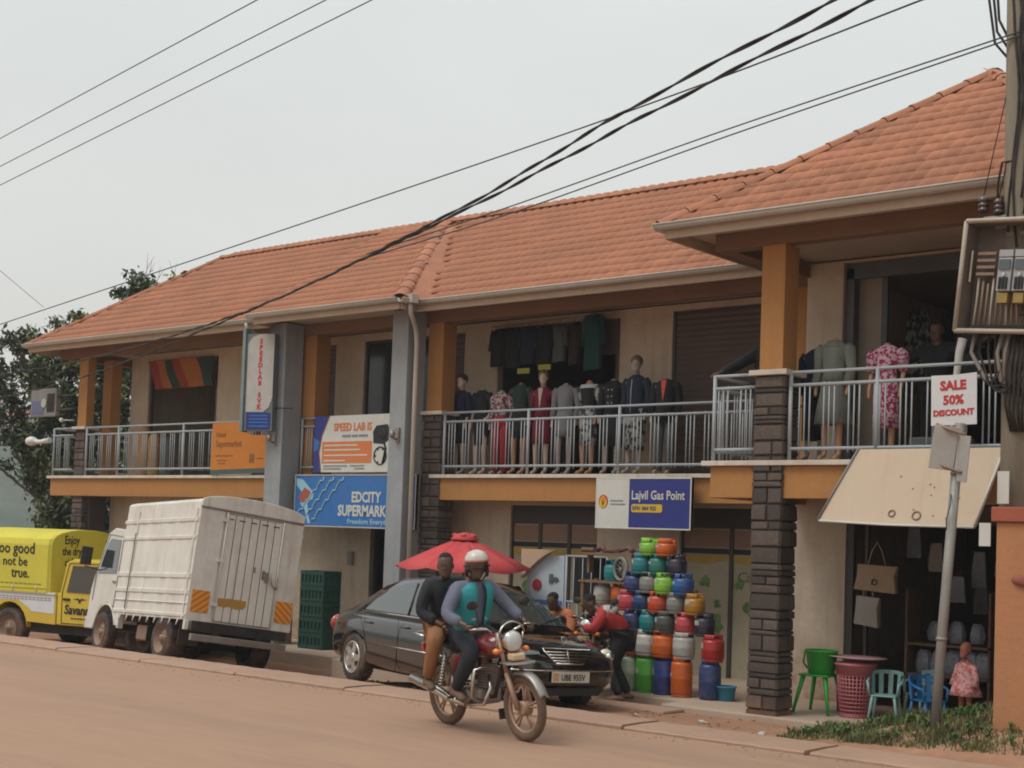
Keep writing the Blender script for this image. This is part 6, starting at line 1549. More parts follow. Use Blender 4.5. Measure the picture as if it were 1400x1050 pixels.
# child mannequin in pink dress
ch = empty('child_mannequin', 'child mannequin in pink frilled dress beside the orange gate pillar', 'mannequin', (-6.02, 15.12, .0), (0, 0, R(-15)))
m_chs = mat('red brown child mannequin', (.34, .12, .08), .45)
P = [(0, 0, .44), (0, 0, .58), (0, 0, .66), (0, 0, .72), (.05, 0, .40), (.05, 0, .22), (.05, 0, .04), (.05, -.06, .015), (-.05, 0, .40), (-.05, 0, .22), (-.05, 0, .04), (-.05, -.06, .015), (.09, 0, .63), (.13, 0, .5), (.14, -.04, .36), (-.09, 0, .63), (-.13, 0, .5), (-.14, -.04, .36)]
me = skin_mesh(P, [(0, 1), (1, 2), (2, 3), (0, 4), (4, 5), (5, 6), (6, 7), (0, 8), (8, 9), (9, 10), (10, 11), (2, 12), (12, 13), (13, 14), (2, 15), (15, 16), (16, 17)], [.07, .07, .035, .03, .045, .032, .025, .02, .045, .032, .025, .02, .03, .022, .017, .03, .022, .017], m_chs, 1)
hb, M = head_geo((0, -.01, .80), R(-90), 0, .72); join_mesh(me, hb).build('body', m_chs, ch)
m_pd = printcloth('coral pink print', (.52, .15, .13), (.60, .36, .36), 30); rg = [ring(.66, .06, .05), ring(.64, .11, .07), ring(.54, .10, .075), ring(.50, .105, .08), ring(.40, .15, .12, ruf=.01), ring(.30, .19, .15, ruf=.014)]
shell('dress', rg, m_pd, ch)
for s_ in (-1, 1): MB().tube([(s_ * .09, 0, .635), (s_ * .13, 0, .51), (s_ * .145, -.03, .40)], [.038, .035, .045], 10).build('sleeve', m_pd, ch)
# hanging bags and goods in the right shop
m_bag = mat('tan shopping bag', (.42, .30, .20), .8, var=.1, bump=.4, bscale=8); m_bag2 = mat('pale grey bag', (.40, .36, .31), .8, bump=.4, bscale=8)
def bag(label, x, y, zt, w, h, m, mark=False):
    g = empty('hanging_bag', label, 'bag', (x, y, zt))
    MB().loft([[(-w * .44, -.03, 0), (w * .5, -.03, -.02), (w * .5, .03, -.02), (-w * .44, .03, 0)], [(-w * .42, -.06, -h * .4), (w * .44, -.06, -h * .4), (w * .44, .06, -h * .4), (-w * .42, .06, -h * .4)], [(-w * .5, -.05, -h * .9), (w * .48, -.05, -h), (w * .48, .05, -h), (-w * .5, .05, -h * .9)]], True, False).build('body', m, g, bevel=.015)
    MB().tube([(-w * .2, 0, 0), (-w * .12, 0, .16), (0, 0, .28), (w * .12, 0, .16), (w * .2, 0, 0)], .009, 6).build('handle', m, g)
    if mark: MB().torus((0, -.064, -h * .62), .035, .006, 'y', 14, 5).tube([(-.04, -.066, -h * .72), (0, -.068, -h * .5), (.04, -.066, -h * .6)], .005, 5).build('emblem', m_blackp, g)
    return g
bag('tan shopping bag hanging inside the right shop door, the upper one', -7.74, 16.5, 1.68, .58, .36, m_bag, True)
bag('pale grey bag hanging below the tan shopping bag', -7.86, 16.52, 1.28, .34, .40, m_bag2)
m_pl = mat('clear plastic wrap', (.22, .23, .27), .2, spec=.8, var=.2, bump=.8, bscale=25)
spots = [(-7.35, .47, .11), (-7.15, .47, .12), (-6.95, .47, .12), (-6.75, .47, .12), (-6.58, .47, .12), (-7.2, .86, .09), (-6.92, .86, .10), (-6.68, .86, .09)]
for i, (x, z, r) in enumerate(spots):
    b = MB(); rg = []
    for t, k_ in ((-1, .9), (-.6, 1.05), (-.1, 1.1), (.4, .95), (.8, .8), (1.1, .5)):
        rg.append([(r * k_ * (1 + .25 * math.sin(j * 2.3 + i)) * math.cos(j * .785), r * k_ * .7 * math.sin(j * .785), r * 1.3 * t) for j in range(8)])
    b.loft(rg, True, False); o = b.build('wrapped_goods', m_pl, None, (x, 17.1, z))
    props(o, 'clear plastic wrapped goods on the shelf inside the right shop', 'package', 'plastic wrapped goods in the right shop')
sh = empty('shop_shelf', 'dark shelf unit inside the right shop', 'shelf', (-7.0, 17.15, -.12))
for z in (.0, .42, .80): MB().box(-.55, .55, -.2, .2, z, z + .03).build('shelf', m_wood, sh)
for x in (-.55, .52): MB().box(x, x + .03, -.2, .2, 0, 1.5).build('side', m_wood, sh)
for i in range(16):
    x = -7.65 + i * .15; z = rnd.uniform(1.0, 1.9); h = rnd.uniform(.25, .55)
    b = MB().loft([[(-.07, 0, 0), (.07, 0, 0), (.07, .03, 0), (-.07, .03, 0)], [(-.09, -.02, -h * .5), (.09, -.02, -h * .5), (.09, .05, -h * .5), (-.09, .05, -h * .5)], [(-.10, 0, -h), (.10, 0, -h), (.10, .03, -h), (-.10, .03, -h)]], True, False)
    props(b.build('hanging_ware', (m_pl, c_dgrey, m_bag2, m_mar, m_pl)[i % 5], None, (x, 17.4 + .3 * (i % 2), z + .3)), 'dim household ware hanging inside the right shop', 'ware', 'wares hanging inside the right shop')
# clothes inside the right upper shop
GL = ['dark patterned garment hanging at the left edge inside the right balcony shop', 'black garment second from left inside the right balcony shop', 'charcoal garment third from left inside the right balcony shop',
      'black garment in the middle of those inside the right balcony shop', 'dark patterned garment right of the middle inside the right balcony shop', 'black garment second from right inside the right balcony shop', 'charcoal garment at the right edge inside the right balcony shop']
for i in range(7):
    x = -7.75 + i * .36
    garment(GL[i], x, 17.6 + .2 * (i % 2), 5.0, .34, .9, (c_mono, c_black, c_dgrey, c_black)[i % 4], R(rnd.uniform(-40, 40)), grp='garments inside the right balcony shop')
# ================================================================== signs
m_bsign = mat('blue sign face', (0.03, 0.15, 0.42), .5, var=.08, dirt=(.2, .2, .22), damt=.2)
m_dblue = mat('deep blue sign face', (0.025, 0.035, 0.20), .45, var=.06)
m_swhite = mat('white sign face', (0.60, 0.59, 0.54), .5, var=.05, dirt=(.4, .33, .25), damt=.3)
m_osign = mat('orange banner vinyl', (0.52, 0.175, 0.02), .55, var=.08, bump=.3, bscale=3)
m_oprint = mat('orange print', (.62, .19, .06), .6, var=.05)
m_redp = mat('red print', (.50, .03, .03), .6, var=0); m_gprint = mat('grey print', (.22, .22, .22), .6, var=0); m_brp = mat('brown print', (.24, .10, .03), .6, var=0)
m_yelp = mat('yellow print', (.62, .42, .03), .55, var=0); m_cyan = mat('pale cyan print', (.30, .50, .60), .6, var=0)
FX = (R(90), 0, 0)
def sign(name, label, x0, x1, y, z0, z1, m, th=.05, frame=None, bend=0):
    g = empty(name, label, 'sign', ((x0 + x1) / 2, y, z0))
    w = (x1 - x0) / 2
    MB().box(-w, w, 0, th, 0, z1 - z0).build('board', m, g)
    if frame:
        for a in ((-w, w, 0, .02), (-w, w, z1 - z0 - .02, z1 - z0)): MB().box(a[0], a[1], -.008, th + .006, a[2], a[3]).build('frame', frame, g)
        for a in ((-w, -w + .02), (w - .02, w)): MB().box(a[0], a[1], -.007, th + .005, .02, z1 - z0 - .02).build('frame', frame, g)
    return g
# Gas point sign: white left third with shell emblem, blue right with name
s1 = sign('shop_sign', 'white and deep blue sign of the gas point hung on the ochre beam', -12.47, -10.79, 16.95, 2.045, 2.80, m_dblue, .06, m_swhite)
MB().box(-.82, -.235, -.005, -.001, .02, .735).build('white_panel', m_swhite, s1)
text('Lajvil Gas Point', .185, m_swhite, s1, (-.195, -.006, .435), FX, sx=.80, bold=.003)
b = MB(); pill = [(-.19 + .02, .245), (.33, .245), (.35, .265), (.35, .345), (.33, .365), (-.17, .365), (-.19, .345), (-.19, .265)]
b.prism(pill, -.006, -.002).build('pill', m_yelp, s1)
text('0741 864 925', .082, m_dblue, s1, (-.17, -.009, .278), FX, sx=.92, bold=.001)
MB().prism([(-.70 + .085 * math.cos(t * .3927), .40 + .10 * math.sin(t * .3927)) for t in range(16)], -.010, -.004).build('emblem_edge', m_redp, s1)
MB().prism([(-.70 + .068 * math.cos(R(-58 + i * 29.6)), .385 + (.10 if i % 2 else .088) * math.sin(R(-58 + i * 29.6))) for i in range(11)], -.014, -.009).build('emblem_shell', m_yelp, s1)
for i in range(5):
    a = R(50 + i * 20); MB().tube([(-.70, -.0150, .335), (-.70 + .075 * math.cos(a), -.0150, .385 + .09 * math.sin(a))], .003, 4).build('emblem_ray', m_redp, s1)
for z in (.40, .35): MB().box(-.57, -.30 if z < .4 else -.34, -.008, -.004, z, z + .02).build('small_print', m_gprint, s1)
# Supermarket sign: blue with lightning waves and figure at the left
s2 = sign('shop_sign', 'bright blue supermarket sign spanning between the two grey columns', -19.22, -16.2, 16.96, 1.93, 2.86, m_bsign, .06, m_gutter)
text('EDCITY', .25, m_swhite, s2, (-.03, -.006, .45), FX, fit=.72, bold=.008)
text('SUPERMARKET', .26, m_swhite, s2, (-.36, -.006, .21), FX, fit=1.42, bold=.009)
text('Freedom Everyday', .125, m_cyan, s2, (-.12, -.006, .07), FX, fit=1.08, bold=.003)
for k_, (x0, off) in enumerate(((-1.05, .0), (-.80, .0), (-1.30, .0))):
    pts = []
    for i in range(15):
        t = i / 14; pts.append((x0 - .22 + .80 * t + .03 * math.sin(i * 2.1), -.004, .10 + .80 * t + .035 * math.cos(i * 2.1)))
    pts = [p for p in pts if .04 < p[2] < .90]
    MB().tube(pts, .016, 5).build('wave_print', m_cyan, s2)
b = MB().prism([(-1.46, .86), (-1.30, .84), (-1.0, .60), (-1.02, .50), (-1.16, .42), (-1.12, .2), (-1.06, .06), (-1.14, .06), (-1.22, .30), (-1.34, .40), (-1.32, .62), (-1.46, .74)], -.006, -.002)
b.build('figure_print', m_cyan, s2); MB().prism([(-1.40, .52), (-1.24, .70), (-1.08, .62), (-1.16, .46), (-1.30, .42)], -.010, -.006).build('figure_print', mat('russet print', (.36, .10, .06), .6), s2)
MB().prism([(1.40 + .05 * math.cos(t), .80 + .05 * math.sin(t)) for t in range(6)], -.006, -.002).build('dot_print', mat('pink print', (.55, .25, .35), .6), s2)
# Speed lab banner tied to the railing between the columns
s3 = sign('banner', 'white and orange speed lab banner tied to the railing above the blue sign', -18.78, -16.68, 16.98, 2.90, 3.90, m_swhite, .02)
MB().prism([(-1.05, .0), (-.86, .0), (-.92, .35), (-.86, .65), (-.68, 1.0), (-1.05, 1.0)], -.004, -.001).build('blue_print', m_dblue, s3)
MB().prism([(-.86, .0), (-.84, .0), (-.90, .35), (-.84, .65), (-.66, 1.0), (-.68, 1.0), (-.86, .65), (-.92, .35)], -.008, -.004).build('gold_line', m_brp, s3)
MB().prism([(-1.05, .35), (-.94, .40), (-.90, .55), (-1.05, .62)], -.008, -.004).build('light_print', m_bsign, s3)
text('SPEED LAB IS', .19, m_oprint, s3, (-.55, -.004, .73), FX, sx=.88, bold=.006)
for x, w_ in ((-.33, .22), (-.08, .14), (.09, .22)): MB().box(x, x + w_, -.006, -.002, .615, .655).build('small_print', m_gprint, s3)
MB().box(-.83, .42, -.005, -.001, .16, .54).build('orange_panel', m_oprint, s3)
for z, w_ in ((.46, .85), (.38, .92), (.285, 1.1), (.19, .55)): MB().box(-.78, -.78 + w_, -.009, -.005, z, z + .025).build('small_print', m_swhite, s3)
for x, z, w_ in ((-.78, .10, .6), (-.1, .10, .35), (-.78, .05, .45), (.0, .05, .25)): MB().box(x, x + w_, -.006, -.002, z, z + .022).build('small_print', m_gprint, s3)
b = MB().prism([(.46, .50), (.70, .48), (.84, .56), (.86, .72), (.78, .82), (.52, .80), (.44, .70)], -.008, -.002).ball((.68, -.008, .66), .10, 14, 8, (1, .15, 1)); b.build('camera_print', m_blackp, s3)
b = MB().torus((.63, -.006, .28), .15, .012, 'y', 20, 5); [b.ball((.63 + .12 * math.cos(i * 1.05), -.006, .28 + .13 * math.sin(i * 1.05)), .022, 6, 4, (1, .3, 1)) for i in range(6)]
b.tube([(.72, -.007, .5), (.76, -.007, .40), (.70, -.007, .15)], .02, 5).build('reel_print', m_blackp, s3)
# Orange supermarket banner with a notch at the upper right
s4 = empty('banner', 'orange supermarket banner on the left balcony railing, notched at its corner', 'sign', (-20.98, 17.06, 2.96))
MB().prism([(-.82, .0), (.80, .03), (.79, .64), (.26, .66), (.25, .92), (-.80, .90)], 0, .012).build('board', m_osign, s4)
MB().prism([(-.82, -.09), (.80, -.06), (.80, .028), (-.82, -.002)], 0, .010).build('lower_strip', mat('dark green strip', (.06, .10, .09), .6), s4)
text('Hotel', .15, m_brp, s4, (-.68, -.003, .63), FX, sx=.85, bold=.002)
text('Supermarket', .185, m_brp, s4, (-.68, -.003, .44), FX, sx=.80, bold=.002)
for x, z, w_ in ((-.68, .26, .52), (-.62, .17, .28), (-.60, .11, .22), (.53, .20, .2)): MB().box(x, x + w_, -.005, -.001, z, z + .022).build('small_print', m_brp, s4)
MB().box(.33, .47, -.005, -.001, .13, .30).box(.37, .43, -.009, -.004, .17, .25).build('code_frame', m_brp, s4)
# Vertical sign fixed to the left grey column, seen obliquely (projects towards the road)
s5 = empty('projecting_sign', 'tall projecting sign with red vertical lettering on the left grey column', 'sign', (-19.72, 16.52, 3.62), (0, 0, R(20)))
MB().box(-.30, .28, -.10, .04, 0, 1.76).build('case', mat('dark steel sign case', (.16, .18, .18), .5), s5)
MB().box(-.36, -.30, -.14, .06, -.02, 1.86).build('case_edge', mat('pale teal steel', (.20, .25, .25), .5), s5)
pan = [(-.26, .34), (.10, .34), (.21, .42), (.275, .60), (.275, 1.75), (-.02, 1.75), (-.16, 1.70), (-.26, 1.58)]
MB().prism(pan, -.112, -.101).build('panel', mat('shade greyed sign panel', (.46, .44, .41), .5, dirt=(.3, .25, .2), damt=.3), s5)  # white panel dimmed to grey, so its colour carries the shade
for i, c in enumerate('SPEEDLAB SVK'):
    if c != ' ': text(c, .118, m_redp, s5, (.01, -.115, 1.58 - i * .108), FX, align='CENTER', bold=.006)
MB().box(-.24, .25, -.108, -.101, .02, .33).build('blue_panel', m_dblue, s5)
for z in (.26, .20, .14, .07): MB().box(-.18, .20, -.111, -.107, z, z + .025).build('small_print', m_bsign, s5)
MB().tube([(.25, -.02, .42), (.62, .04, .42)], .012, 6).build('bracket', m_frame, s5)
# SALE notice
s6 = empty('sale_notice', 'white paper sale notice tied on the right balcony railing', 'sign', (-5.93, 14.42, 3.22), (0, R(-2), 0))
MB().prism([(-.25, .0), (.25, -.01), (.26, .54), (-.0, .53), (-.24, .54)], 0, .008).build('sheet', mat('white notice sheet', (.66, .66, .66), .7, var=.04, bump=.6, bscale=4), s6)
text('SALE', .135, m_redp, s6, (.0, -.003, .375), FX, align='CENTER', bold=.006)
text('50%', .135, m_redp, s6, (.0, -.003, .22), FX, align='CENTER', bold=.005)
text('DISCOUNT', .088, m_redp, s6, (.0, -.003, .10), FX, align='CENTER', bold=.004)
# blank tan board leaning out under the right balcony
m_tanb = mat('faded tan board', (.55, .435, .32), .7, var=.05, scale=1, dirt=(.46, .30, .19), damt=.35, dscale=1.5, streak=(.48, .33, .22))
s7 = empty('signboard', 'large blank faded tan signboard tilted below the right balcony', 'sign', (-6.36, 14.16, 2.14), (R(-16), 0, 0))
MB().prism([(-.98, .03), (-.2, .0), (.78, -.01), (1.0, .86), (-.66, .86)], 0, .04).build('board', m_tanb, s7)
MB().tube([(-1.0, -.01, .03), (-.64, -.01, .87)], .012, 6).build('frame', m_gprint, s7)
b = MB()
MB().tube([(-.98, -.01, .02), (-.2, -.01, -.01), (.78, -.01, -.02)], .014, 6).build('frame', m_swhite, s7)
MB().tube([(.78, -.01, -.01), (1.0, -.01, .87)], .012, 6).build('frame', m_swhite, s7)
for x, z, r in ((-.14, .12, .035), (.14, .10, .045)): MB().torus((x, -.003, z), r, .010, 'y', 16, 5).build('bolt_ring', m_hub, s7)
b = MB(); 
for i in range(12):
    x, z = rnd.uniform(-.1, .7), rnd.uniform(.08, .55); MB().prism([(x + .012 * math.cos(t) * rnd.uniform(.5, 1.6), z + .01 * math.sin(t) * rnd.uniform(.5, 1.6)) for t in range(6)], -.0035, -.0005).build('scuff', m_brp, s7)
for x in (-.5, .6): MB().tube([(x, .02, .8), (x, .32, 1.0)], .012, 6).build('bracket', m_frame, s7)
# small white notices by the orange pillar
for (x, y, z, h, lb) in ((-4.95, 13.25, 2.34, .31, 'narrow white notice on the utility pole above the orange pillar'), (-5.06, 13.1, 1.93, .22, 'small white card beside the top left of the orange pillar')):
    o = MB().box(-.055, .055, 0, .012, 0, h).build('notice', m_swhite, None, (x, y, z)); props(o, lb, 'notice')
# ================================================================== orange pillar / gate wall on the right
gw = empty('gate_pillar', 'orange painted masonry gate pillar with red cap at the right edge', 'wall', (-3.84, 13.02, 0))
m_ow = mat('orange plaster', (.42, .19, .09), .9, var=.08, scale=1.5, dirt=(.34, .15, .08), damt=.5, dscale=1.2, bump=.35, bscale=14, streak=(.32, .15, .09))
MB().box(-1.08, 1.2, 0, .35, -.2, 2.16).build('pillar', m_ow, gw, bevel=.012)
MB().box(-1.12, 1.25, -.04, .39, 2.161, 2.30).build('cap', mat('red brown cap paint', (.33, .09, .05), .8, bump=.2), gw, bevel=.012)
MB().ball((-.78, -.02, 1.62), .12, 10, 6, (1.2, .25, .45)).build('stain_stone', mat('red brown patch', (.26, .09, .06), .9), gw)
# ================================================================== leaning metal post with the back of a road sign
m_galv = mat('dull galvanised steel', (.27, .26, .24), .55, metal=.3, dirt=(.22, .12, .07), damt=.45, dscale=3, scale=5)
m_signback = mat('grey sign back', (.34, .33, .30), .6, dirt=(.28, .17, .10), damt=.5, dscale=3)
pp = empty('road_sign', 'leaning galvanised post with the bare back of two small road sign plates', 'sign', (-5.50, 13.05, .12))
top = Vector((.20, 0, 2.98)); 
MB().tube([(0, 0, -.2), tuple(top * .35), tuple(top)], .048, 12).build('post', m_galv, pp)
MB().tube([tuple(top * .30), tuple(top * .31)], .056, 12).build('post_joint', m_galv, pp)
b = MB().box(-.21, .02, -.012, .0, 0, .42, 0, Matrix.Translation((.14, -.06, 2.52)) @ Matrix.Rotation(R(20), 4, 'Z') @ Matrix.Rotation(R(7), 4, 'Y'))
b.build('sign_plate', m_signback, pp, bevel=.004)
b = MB().box(.0, .15, -.012, .0, 0, .44, 0, Matrix.Translation((.20, -.06, 2.42)) @ Matrix.Rotation(R(-30), 4, 'Z') @ Matrix.Rotation(R(7), 4, 'Y'))
b.build('sign_plate', m_signback, pp, bevel=.004)
for z, x in ((2.52 + .36, .20), (2.52, .17)):
    MB().tube([(x - .20, -.085, z + .09), (x - .06, -.10, z + .03), (x, -.075, z + .01), (x + .10, -.12, z - .02)], .014, 6).build('bracket', m_hub, pp)
MB().torus((.185, 0, 2.5), .058, .014, 'z', 14, 6).build('clamp', m_steel, pp)
MB().tube([(.14, -.04, 2.3), (.16, -.10, 2.2), (.11, -.07, 2.05), (.13, -.11, 1.95)], .006, 5).build('wire_tie', m_frame, pp)
# ================================================================== utility pole with open meter box
m_pole = mat('weathered wooden pole', (.19, .155, .11), .9, var=.25, scale=2, dirt=(.11, .10, .06), damt=.5, stretch=(3, 3, .35), bump=.6, bscale=12)
up = empty('utility_pole', 'weathered wooden utility pole at the right edge beside the open meter box', 'pole', (-4.91, 13.50, .1)); up.scale = (.943,) * 3
MB().tube([(-.02, 0, 0), (.0, 0, 3), (-.05, -.0, 9.5)], [.17, .165, .15], 20).build('shaft', m_pole, up)
for z in (6.95, 4.3, 3.4): MB().torus((.01, 0, z), .155, .008, 'z', 22, 6).build('band', m_frame, up)
cb = MB()
for i in range(5):
    a = rnd.uniform(3.9, 5.4); r0 = .17; pts = []
    for j in range(18):
        z = 8.4 - j * (.16 + .01 * i); pts.append((r0 * math.cos(a + .25 * math.sin(j * .5 + i)) * (1 + .25 * math.sin(j * .7 + i * 2) ** 2), r0 * math.sin(a + .25 * math.sin(j * .5 + i)), z))
    MB().tube(pts, .013, 6).build('cable', m_black, up)
for i in range(3): MB().tube([(-.16, -.05, 8.3), (-.30 - .04 * i, -.05, 7.95 - .1 * i), (-.26 - .02 * i, -.05, 7.45 - .12 * i), (-.14, -.06, 7.2 - .1 * i)], .014, 6).build('cable', m_black, up)
MB().tube([(-.02, -.17, 5.9), (-.18, -.1, 5.92), (-.24, -.05, 5.7), (-.24, -.05, 5.1)], .012, 6).build('cable', m_black, up)
ins = MB()
for i, (x, z) in enumerate(((-.36, 5.50), (-.20, 5.46))):
    o = MB().lathe([(.03, -.09), (.055, -.08), (.055, -.05), (.035, -.04), (.055, -.03), (.055, 0), (.035, .01), (.055, .02), (.055, .05), (.02, .08)], 14, (x, -.12, z)); o.build('insulator', mat('dark brown insulator', (.05, .025, .02), .3, coat=.6), up)
    MB().tube([(x, -.12, z + .08), (x + .1, -.1, z + .6), (x + .22, -.08, z + 1.2)], .006, 5).build('service_wire', m_black, up)
for i, (x, z) in enumerate(((-.34, 5.33), (-.22, 5.24), (-.1, 5.15))): MB().tube([(x, -.14, z), (x + .30, -.10, z + .01)], .03, 8).build('bracket', m_galv, up)
# meter box, open at the front, slightly tilted, fixed on the pole
mb = empty('meter_box', 'open cream metal meter box full of meters and cables on the utility pole', 'meter box', (-4.94, 13.15, 3.99), (0, R(5.6), R(-6))); mb.scale = (.946,) * 3
m_mbox = mat('cream metal box', (.42, .36, .29), .6, dirt=(.24, .13, .08), damt=.5, dscale=3); m_mboxi = mat('grimy box inside', (.16, .13, .105), .8, dirt=(.08, .05, .035), damt=.6, dscale=3)
W_, H_, D_ = .52, 1.10, .26
MB().box(-W_, W_, D_ - .01, D_, 0, H_).build('back_plate', m_mboxi, mb)
for nm, bx_ in (('side', (-W_, -W_ + .012, 0, D_ - .012, 0, H_)), ('side', (W_ - .012, W_, 0, D_ - .012, 0, H_)), ('top', (-W_ + .013, W_ - .013, 0, D_ - .012, H_ - .012, H_)), ('bottom', (-W_ + .013, W_ - .013, 0, D_ - .012, 0, .012))):
    MB().box(*bx_).build(nm, m_mboxi, mb)
b = MB(); fr = [(-W_ - .015, 0, -.015), (W_ + .015, 0, -.015), (W_ + .015, 0, H_ + .015), (-W_ - .015, 0, H_ + .015)]
for i in range(4): MB().tube([fr[i], fr[(i + 1) % 4]], .026, 4).build('rim', m_mbox, mb)
for i in range(4):
    x = -.16 + i * .17
    mt = MB().box(x, x + .15, .05, .2, .40, .74).build('meter', mat('pale grey meter case', (.36, .35, .36), .4, dirt=(.2, .14, .1), damt=.3), mb, bevel=.008)
    MB().box(x + .015, x + .135, .035, .05, .62, .72).build('meter_window', m_cglass, mt)
    for q in (.03, .065, .10): MB().box(x + q, x + q + .02, .03, .05, .42, .54).build('terminal', m_blackp, mt)
    MB().box(x + .02, x + .13, .06, .16, .28, .385).build('breaker', mat('ochre breaker', (.30, .21, .06), .6), mb, bevel=.006)
    MB().lathe([(.02, .0), (.02, .012)], 10, (x + .075, .03, .57), 'y').build('seal', m_chrome, mt)
    MB().box(x, x + .15, .05, .16, .75, .82).build('meter_top', mat('pale grey meter case', (.4, .4, .4)), mb)
for i in range(4): MB().box(-.42, -.22, .10, .14, .78 - i * .07, .81 - i * .07).build('busbar', m_hub, mb)
MB().box(-.47, -.455, .06, .08, .5, .82).build('latch_bar', m_mbox, mb)
for i in range(9): MB().tube([(-.40 + i * .055, .14, .55 - .03 * (i % 3)), (-.41 + i * .055, .16, .3), (-.40 + i * .06, .12, .02)], .012, 6).build('inner_cable', m_mbox if i % 3 == 0 else m_hub, mb)
MB().box(-.36, .5, .02, .12, .012, .05).build('debris', m_under, mb)
for i in range(11):
    x = -.36 + i * .075; y = .12
    if i in (0, 4, 5): m_ = m_galv
    else: m_ = m_black
    dx = rnd.uniform(-.04, .04)
    MB().tube([(x, y, .0), (x + dx, y, -.22), (x * .55 + .02, y - .03, -.50 - .03 * (i % 4)), (x * .25 + .05, y + .1, -.62 + .05 * (i % 3)), (.12, y + .2, -.45 - .04 * i)], .013 if m_ is m_black else .022, 7).build('hanging_cable', m_, mb)
for i in range(8):
    MB().tube([(.02 + .05 * i, .14, 0), (.03 + .05 * i, .08, -.35), (.06 + .045 * i, .10, -.75 - .04 * (i % 3)), (.10 + .03 * i, .2, -1.0)], .014, 6).build('hanging_cable', m_black, mb)
for q in range(3): MB().torus((-.14 + .07 * q, .08, -.42 - .05 * q), .10, .011, 'y', 18, 6, a0=R(170), a1=R(370)).build('cable_loop', m_black, mb)
# ================================================================== overhead wires
m_wire = mat('thin dark wire', (.05, .05, .055), .6, var=0); m_wire2 = mat('black insulated bundle', (.02, .018, .018), .6, var=0)
def wire(label, pts, r, sag=.0, twist=0, n=60, m=m_wire):
    P = [Vector(p) for p in pts]; L_ = [0]
    for a, b_ in zip(P, P[1:]): L_.append(L_[-1] + (b_ - a).length)
    out = []
    for i in range(n + 1):
        s_ = L_[-1] * i / n; k_ = 0
        while k_ < len(P) - 2 and s_ > L_[k_ + 1]: k_ += 1
        # catmull-rom through the points
        p0, p1, p2, p3 = P[max(k_ - 1, 0)], P[k_], P[k_ + 1], P[min(k_ + 2, len(P) - 1)]; t = (s_ - L_[k_]) / (L_[k_ + 1] - L_[k_])
        q = .5 * ((2 * p1) + (p2 - p0) * t + (2 * p0 - 5 * p1 + 4 * p2 - p3) * t * t + (3 * p1 - p0 - 3 * p2 + p3) * t ** 3)
        q.z -= sag * 4 * (i / n) * (1 - i / n); out.append((q, s_))
    b = MB()
    if not twist: b.tube([q for q, _ in out], r, 5)
    else:
        for k_ in range(2):
            b.tube([q + Vector((0, .5 * r * math.sin(s_ * twist + k_ * math.pi), .6 * r * math.cos(s_ * twist + k_ * math.pi) + .4 * r * math.sin(s_ * 4.3))) for q, s_ in out], r * .62, 5)
    o = b.build('overhead_wire', m); props(o, label, 'wire', 'overhead wires crossing the sky'); return o
wire('uppermost of the three thin wires crossing the upper left sky', [(-28.32, 15.06, 9.46), (-13.67, 11.66, 8.89)], .0085, n=20)
wire('middle of the three thin wires crossing the upper left sky', [(-28.32, 15.09, 8.89), (-12.95, 12.26, 8.94)], .0085, n=20)
wire('lowest of the three thin wires crossing the upper left sky', [(-28.32, 15.11, 8.5), (-12.51, 12.62, 8.94)], .0085, n=20)
wire('long single thin wire rising from the tree over the whole roof', [(-28.56, 15.08, 5.57), (-11.51, 13.58, 6.79), (-4.78, 11.37, 6.67)], .0095, n=30)
wire('upper of the two thick twisted cables running down across the roof', [(-3.73, 7.77, 5.32), (-6.33, 8.87, 5.24), (-9.51, 10.14, 5.0), (-15.79, 12.72, 4.9), (-22.88, 14.64, 4.82), (-28.32, 15.32, 4.8)], .014, twist=6, n=420, m=m_wire2)
wire('lower of the two thick twisted cables running down across the roof', [(-3.56, 7.91, 5.32), (-6.15, 9.01, 5.25), (-9.65, 10.28, 5.01), (-15.95, 12.85, 4.91), (-22.88, 14.66, 4.49), (-28.3, 15.5, 4.3)], .014, twist=6, n=420, m=m_wire2)
wire('upper of the paired thin wires reaching the utility pole', [(-13.4, 12.9, 5.55), (-11.19, 13.25, 5.99), (-8.3, 13.66, 6.61), (-4.9, 13.33, 6.92)], .0085, n=30)
wire('lower of the paired thin wires reaching the utility pole', [(-13.4, 12.9, 5.50), (-11.19, 13.25, 5.90), (-8.3, 13.66, 6.53), (-4.9, 13.33, 6.88)], .0085, n=30)
wire('faint short wire slanting down at the far left sky', [(-27.6, 15.79, 7.18), (-30.46, 18.62, 7.04)], .006, n=8)
# ================================================================== left: street lamp box and lamp head
lb = empty('sign_cabinet', 'weathered bracketed cabinet with a pale disc hung on the left end of the building', 'cabinet', (-27.6, 17.0, 4.15))
MB().box(-.55, .45, 0, .12, .0, .62).build('case', mat('weathered grey cabinet', (.22, .21, .20), .7, dirt=(.12, .09, .07), damt=.5), lb, bevel=.02)
MB().box(-.48, -.02, -.01, -.002, .06, .36).build('blue_panel', mat('faded blue grey', (.12, .13, .22), .6), lb)
MB().lathe([(.10, -.02), (.10, -.012), (.01, -.012)], 18, (.0, 0, .30), 'y').build('disc', mat('pale disc', (.42, .42, .34), .6), lb)
MB().box(.12, .40, -.01, -.002, .1, .5).build('dark_panel', m_under, lb)
for z in (.14, .44): MB().tube([(.45, .06, z), (1.0, .12, z + .02)], .02, 6).build('bracket', m_frame, lb)
ll = empty('lamp', 'white floodlight head on a short arm left of the balcony', 'lamp', (-27.75, 17.0, 3.62))
MB().ball((-.28, 0, 0), .13, 14, 8, (1.3, 1, .8)).build('head', m_wh, ll); MB().tube([(-.2, 0, 0), (.05, 0, -.02), (.30, .1, .02)], [.06, .045, .07], 10).build('arm', m_wh, ll)
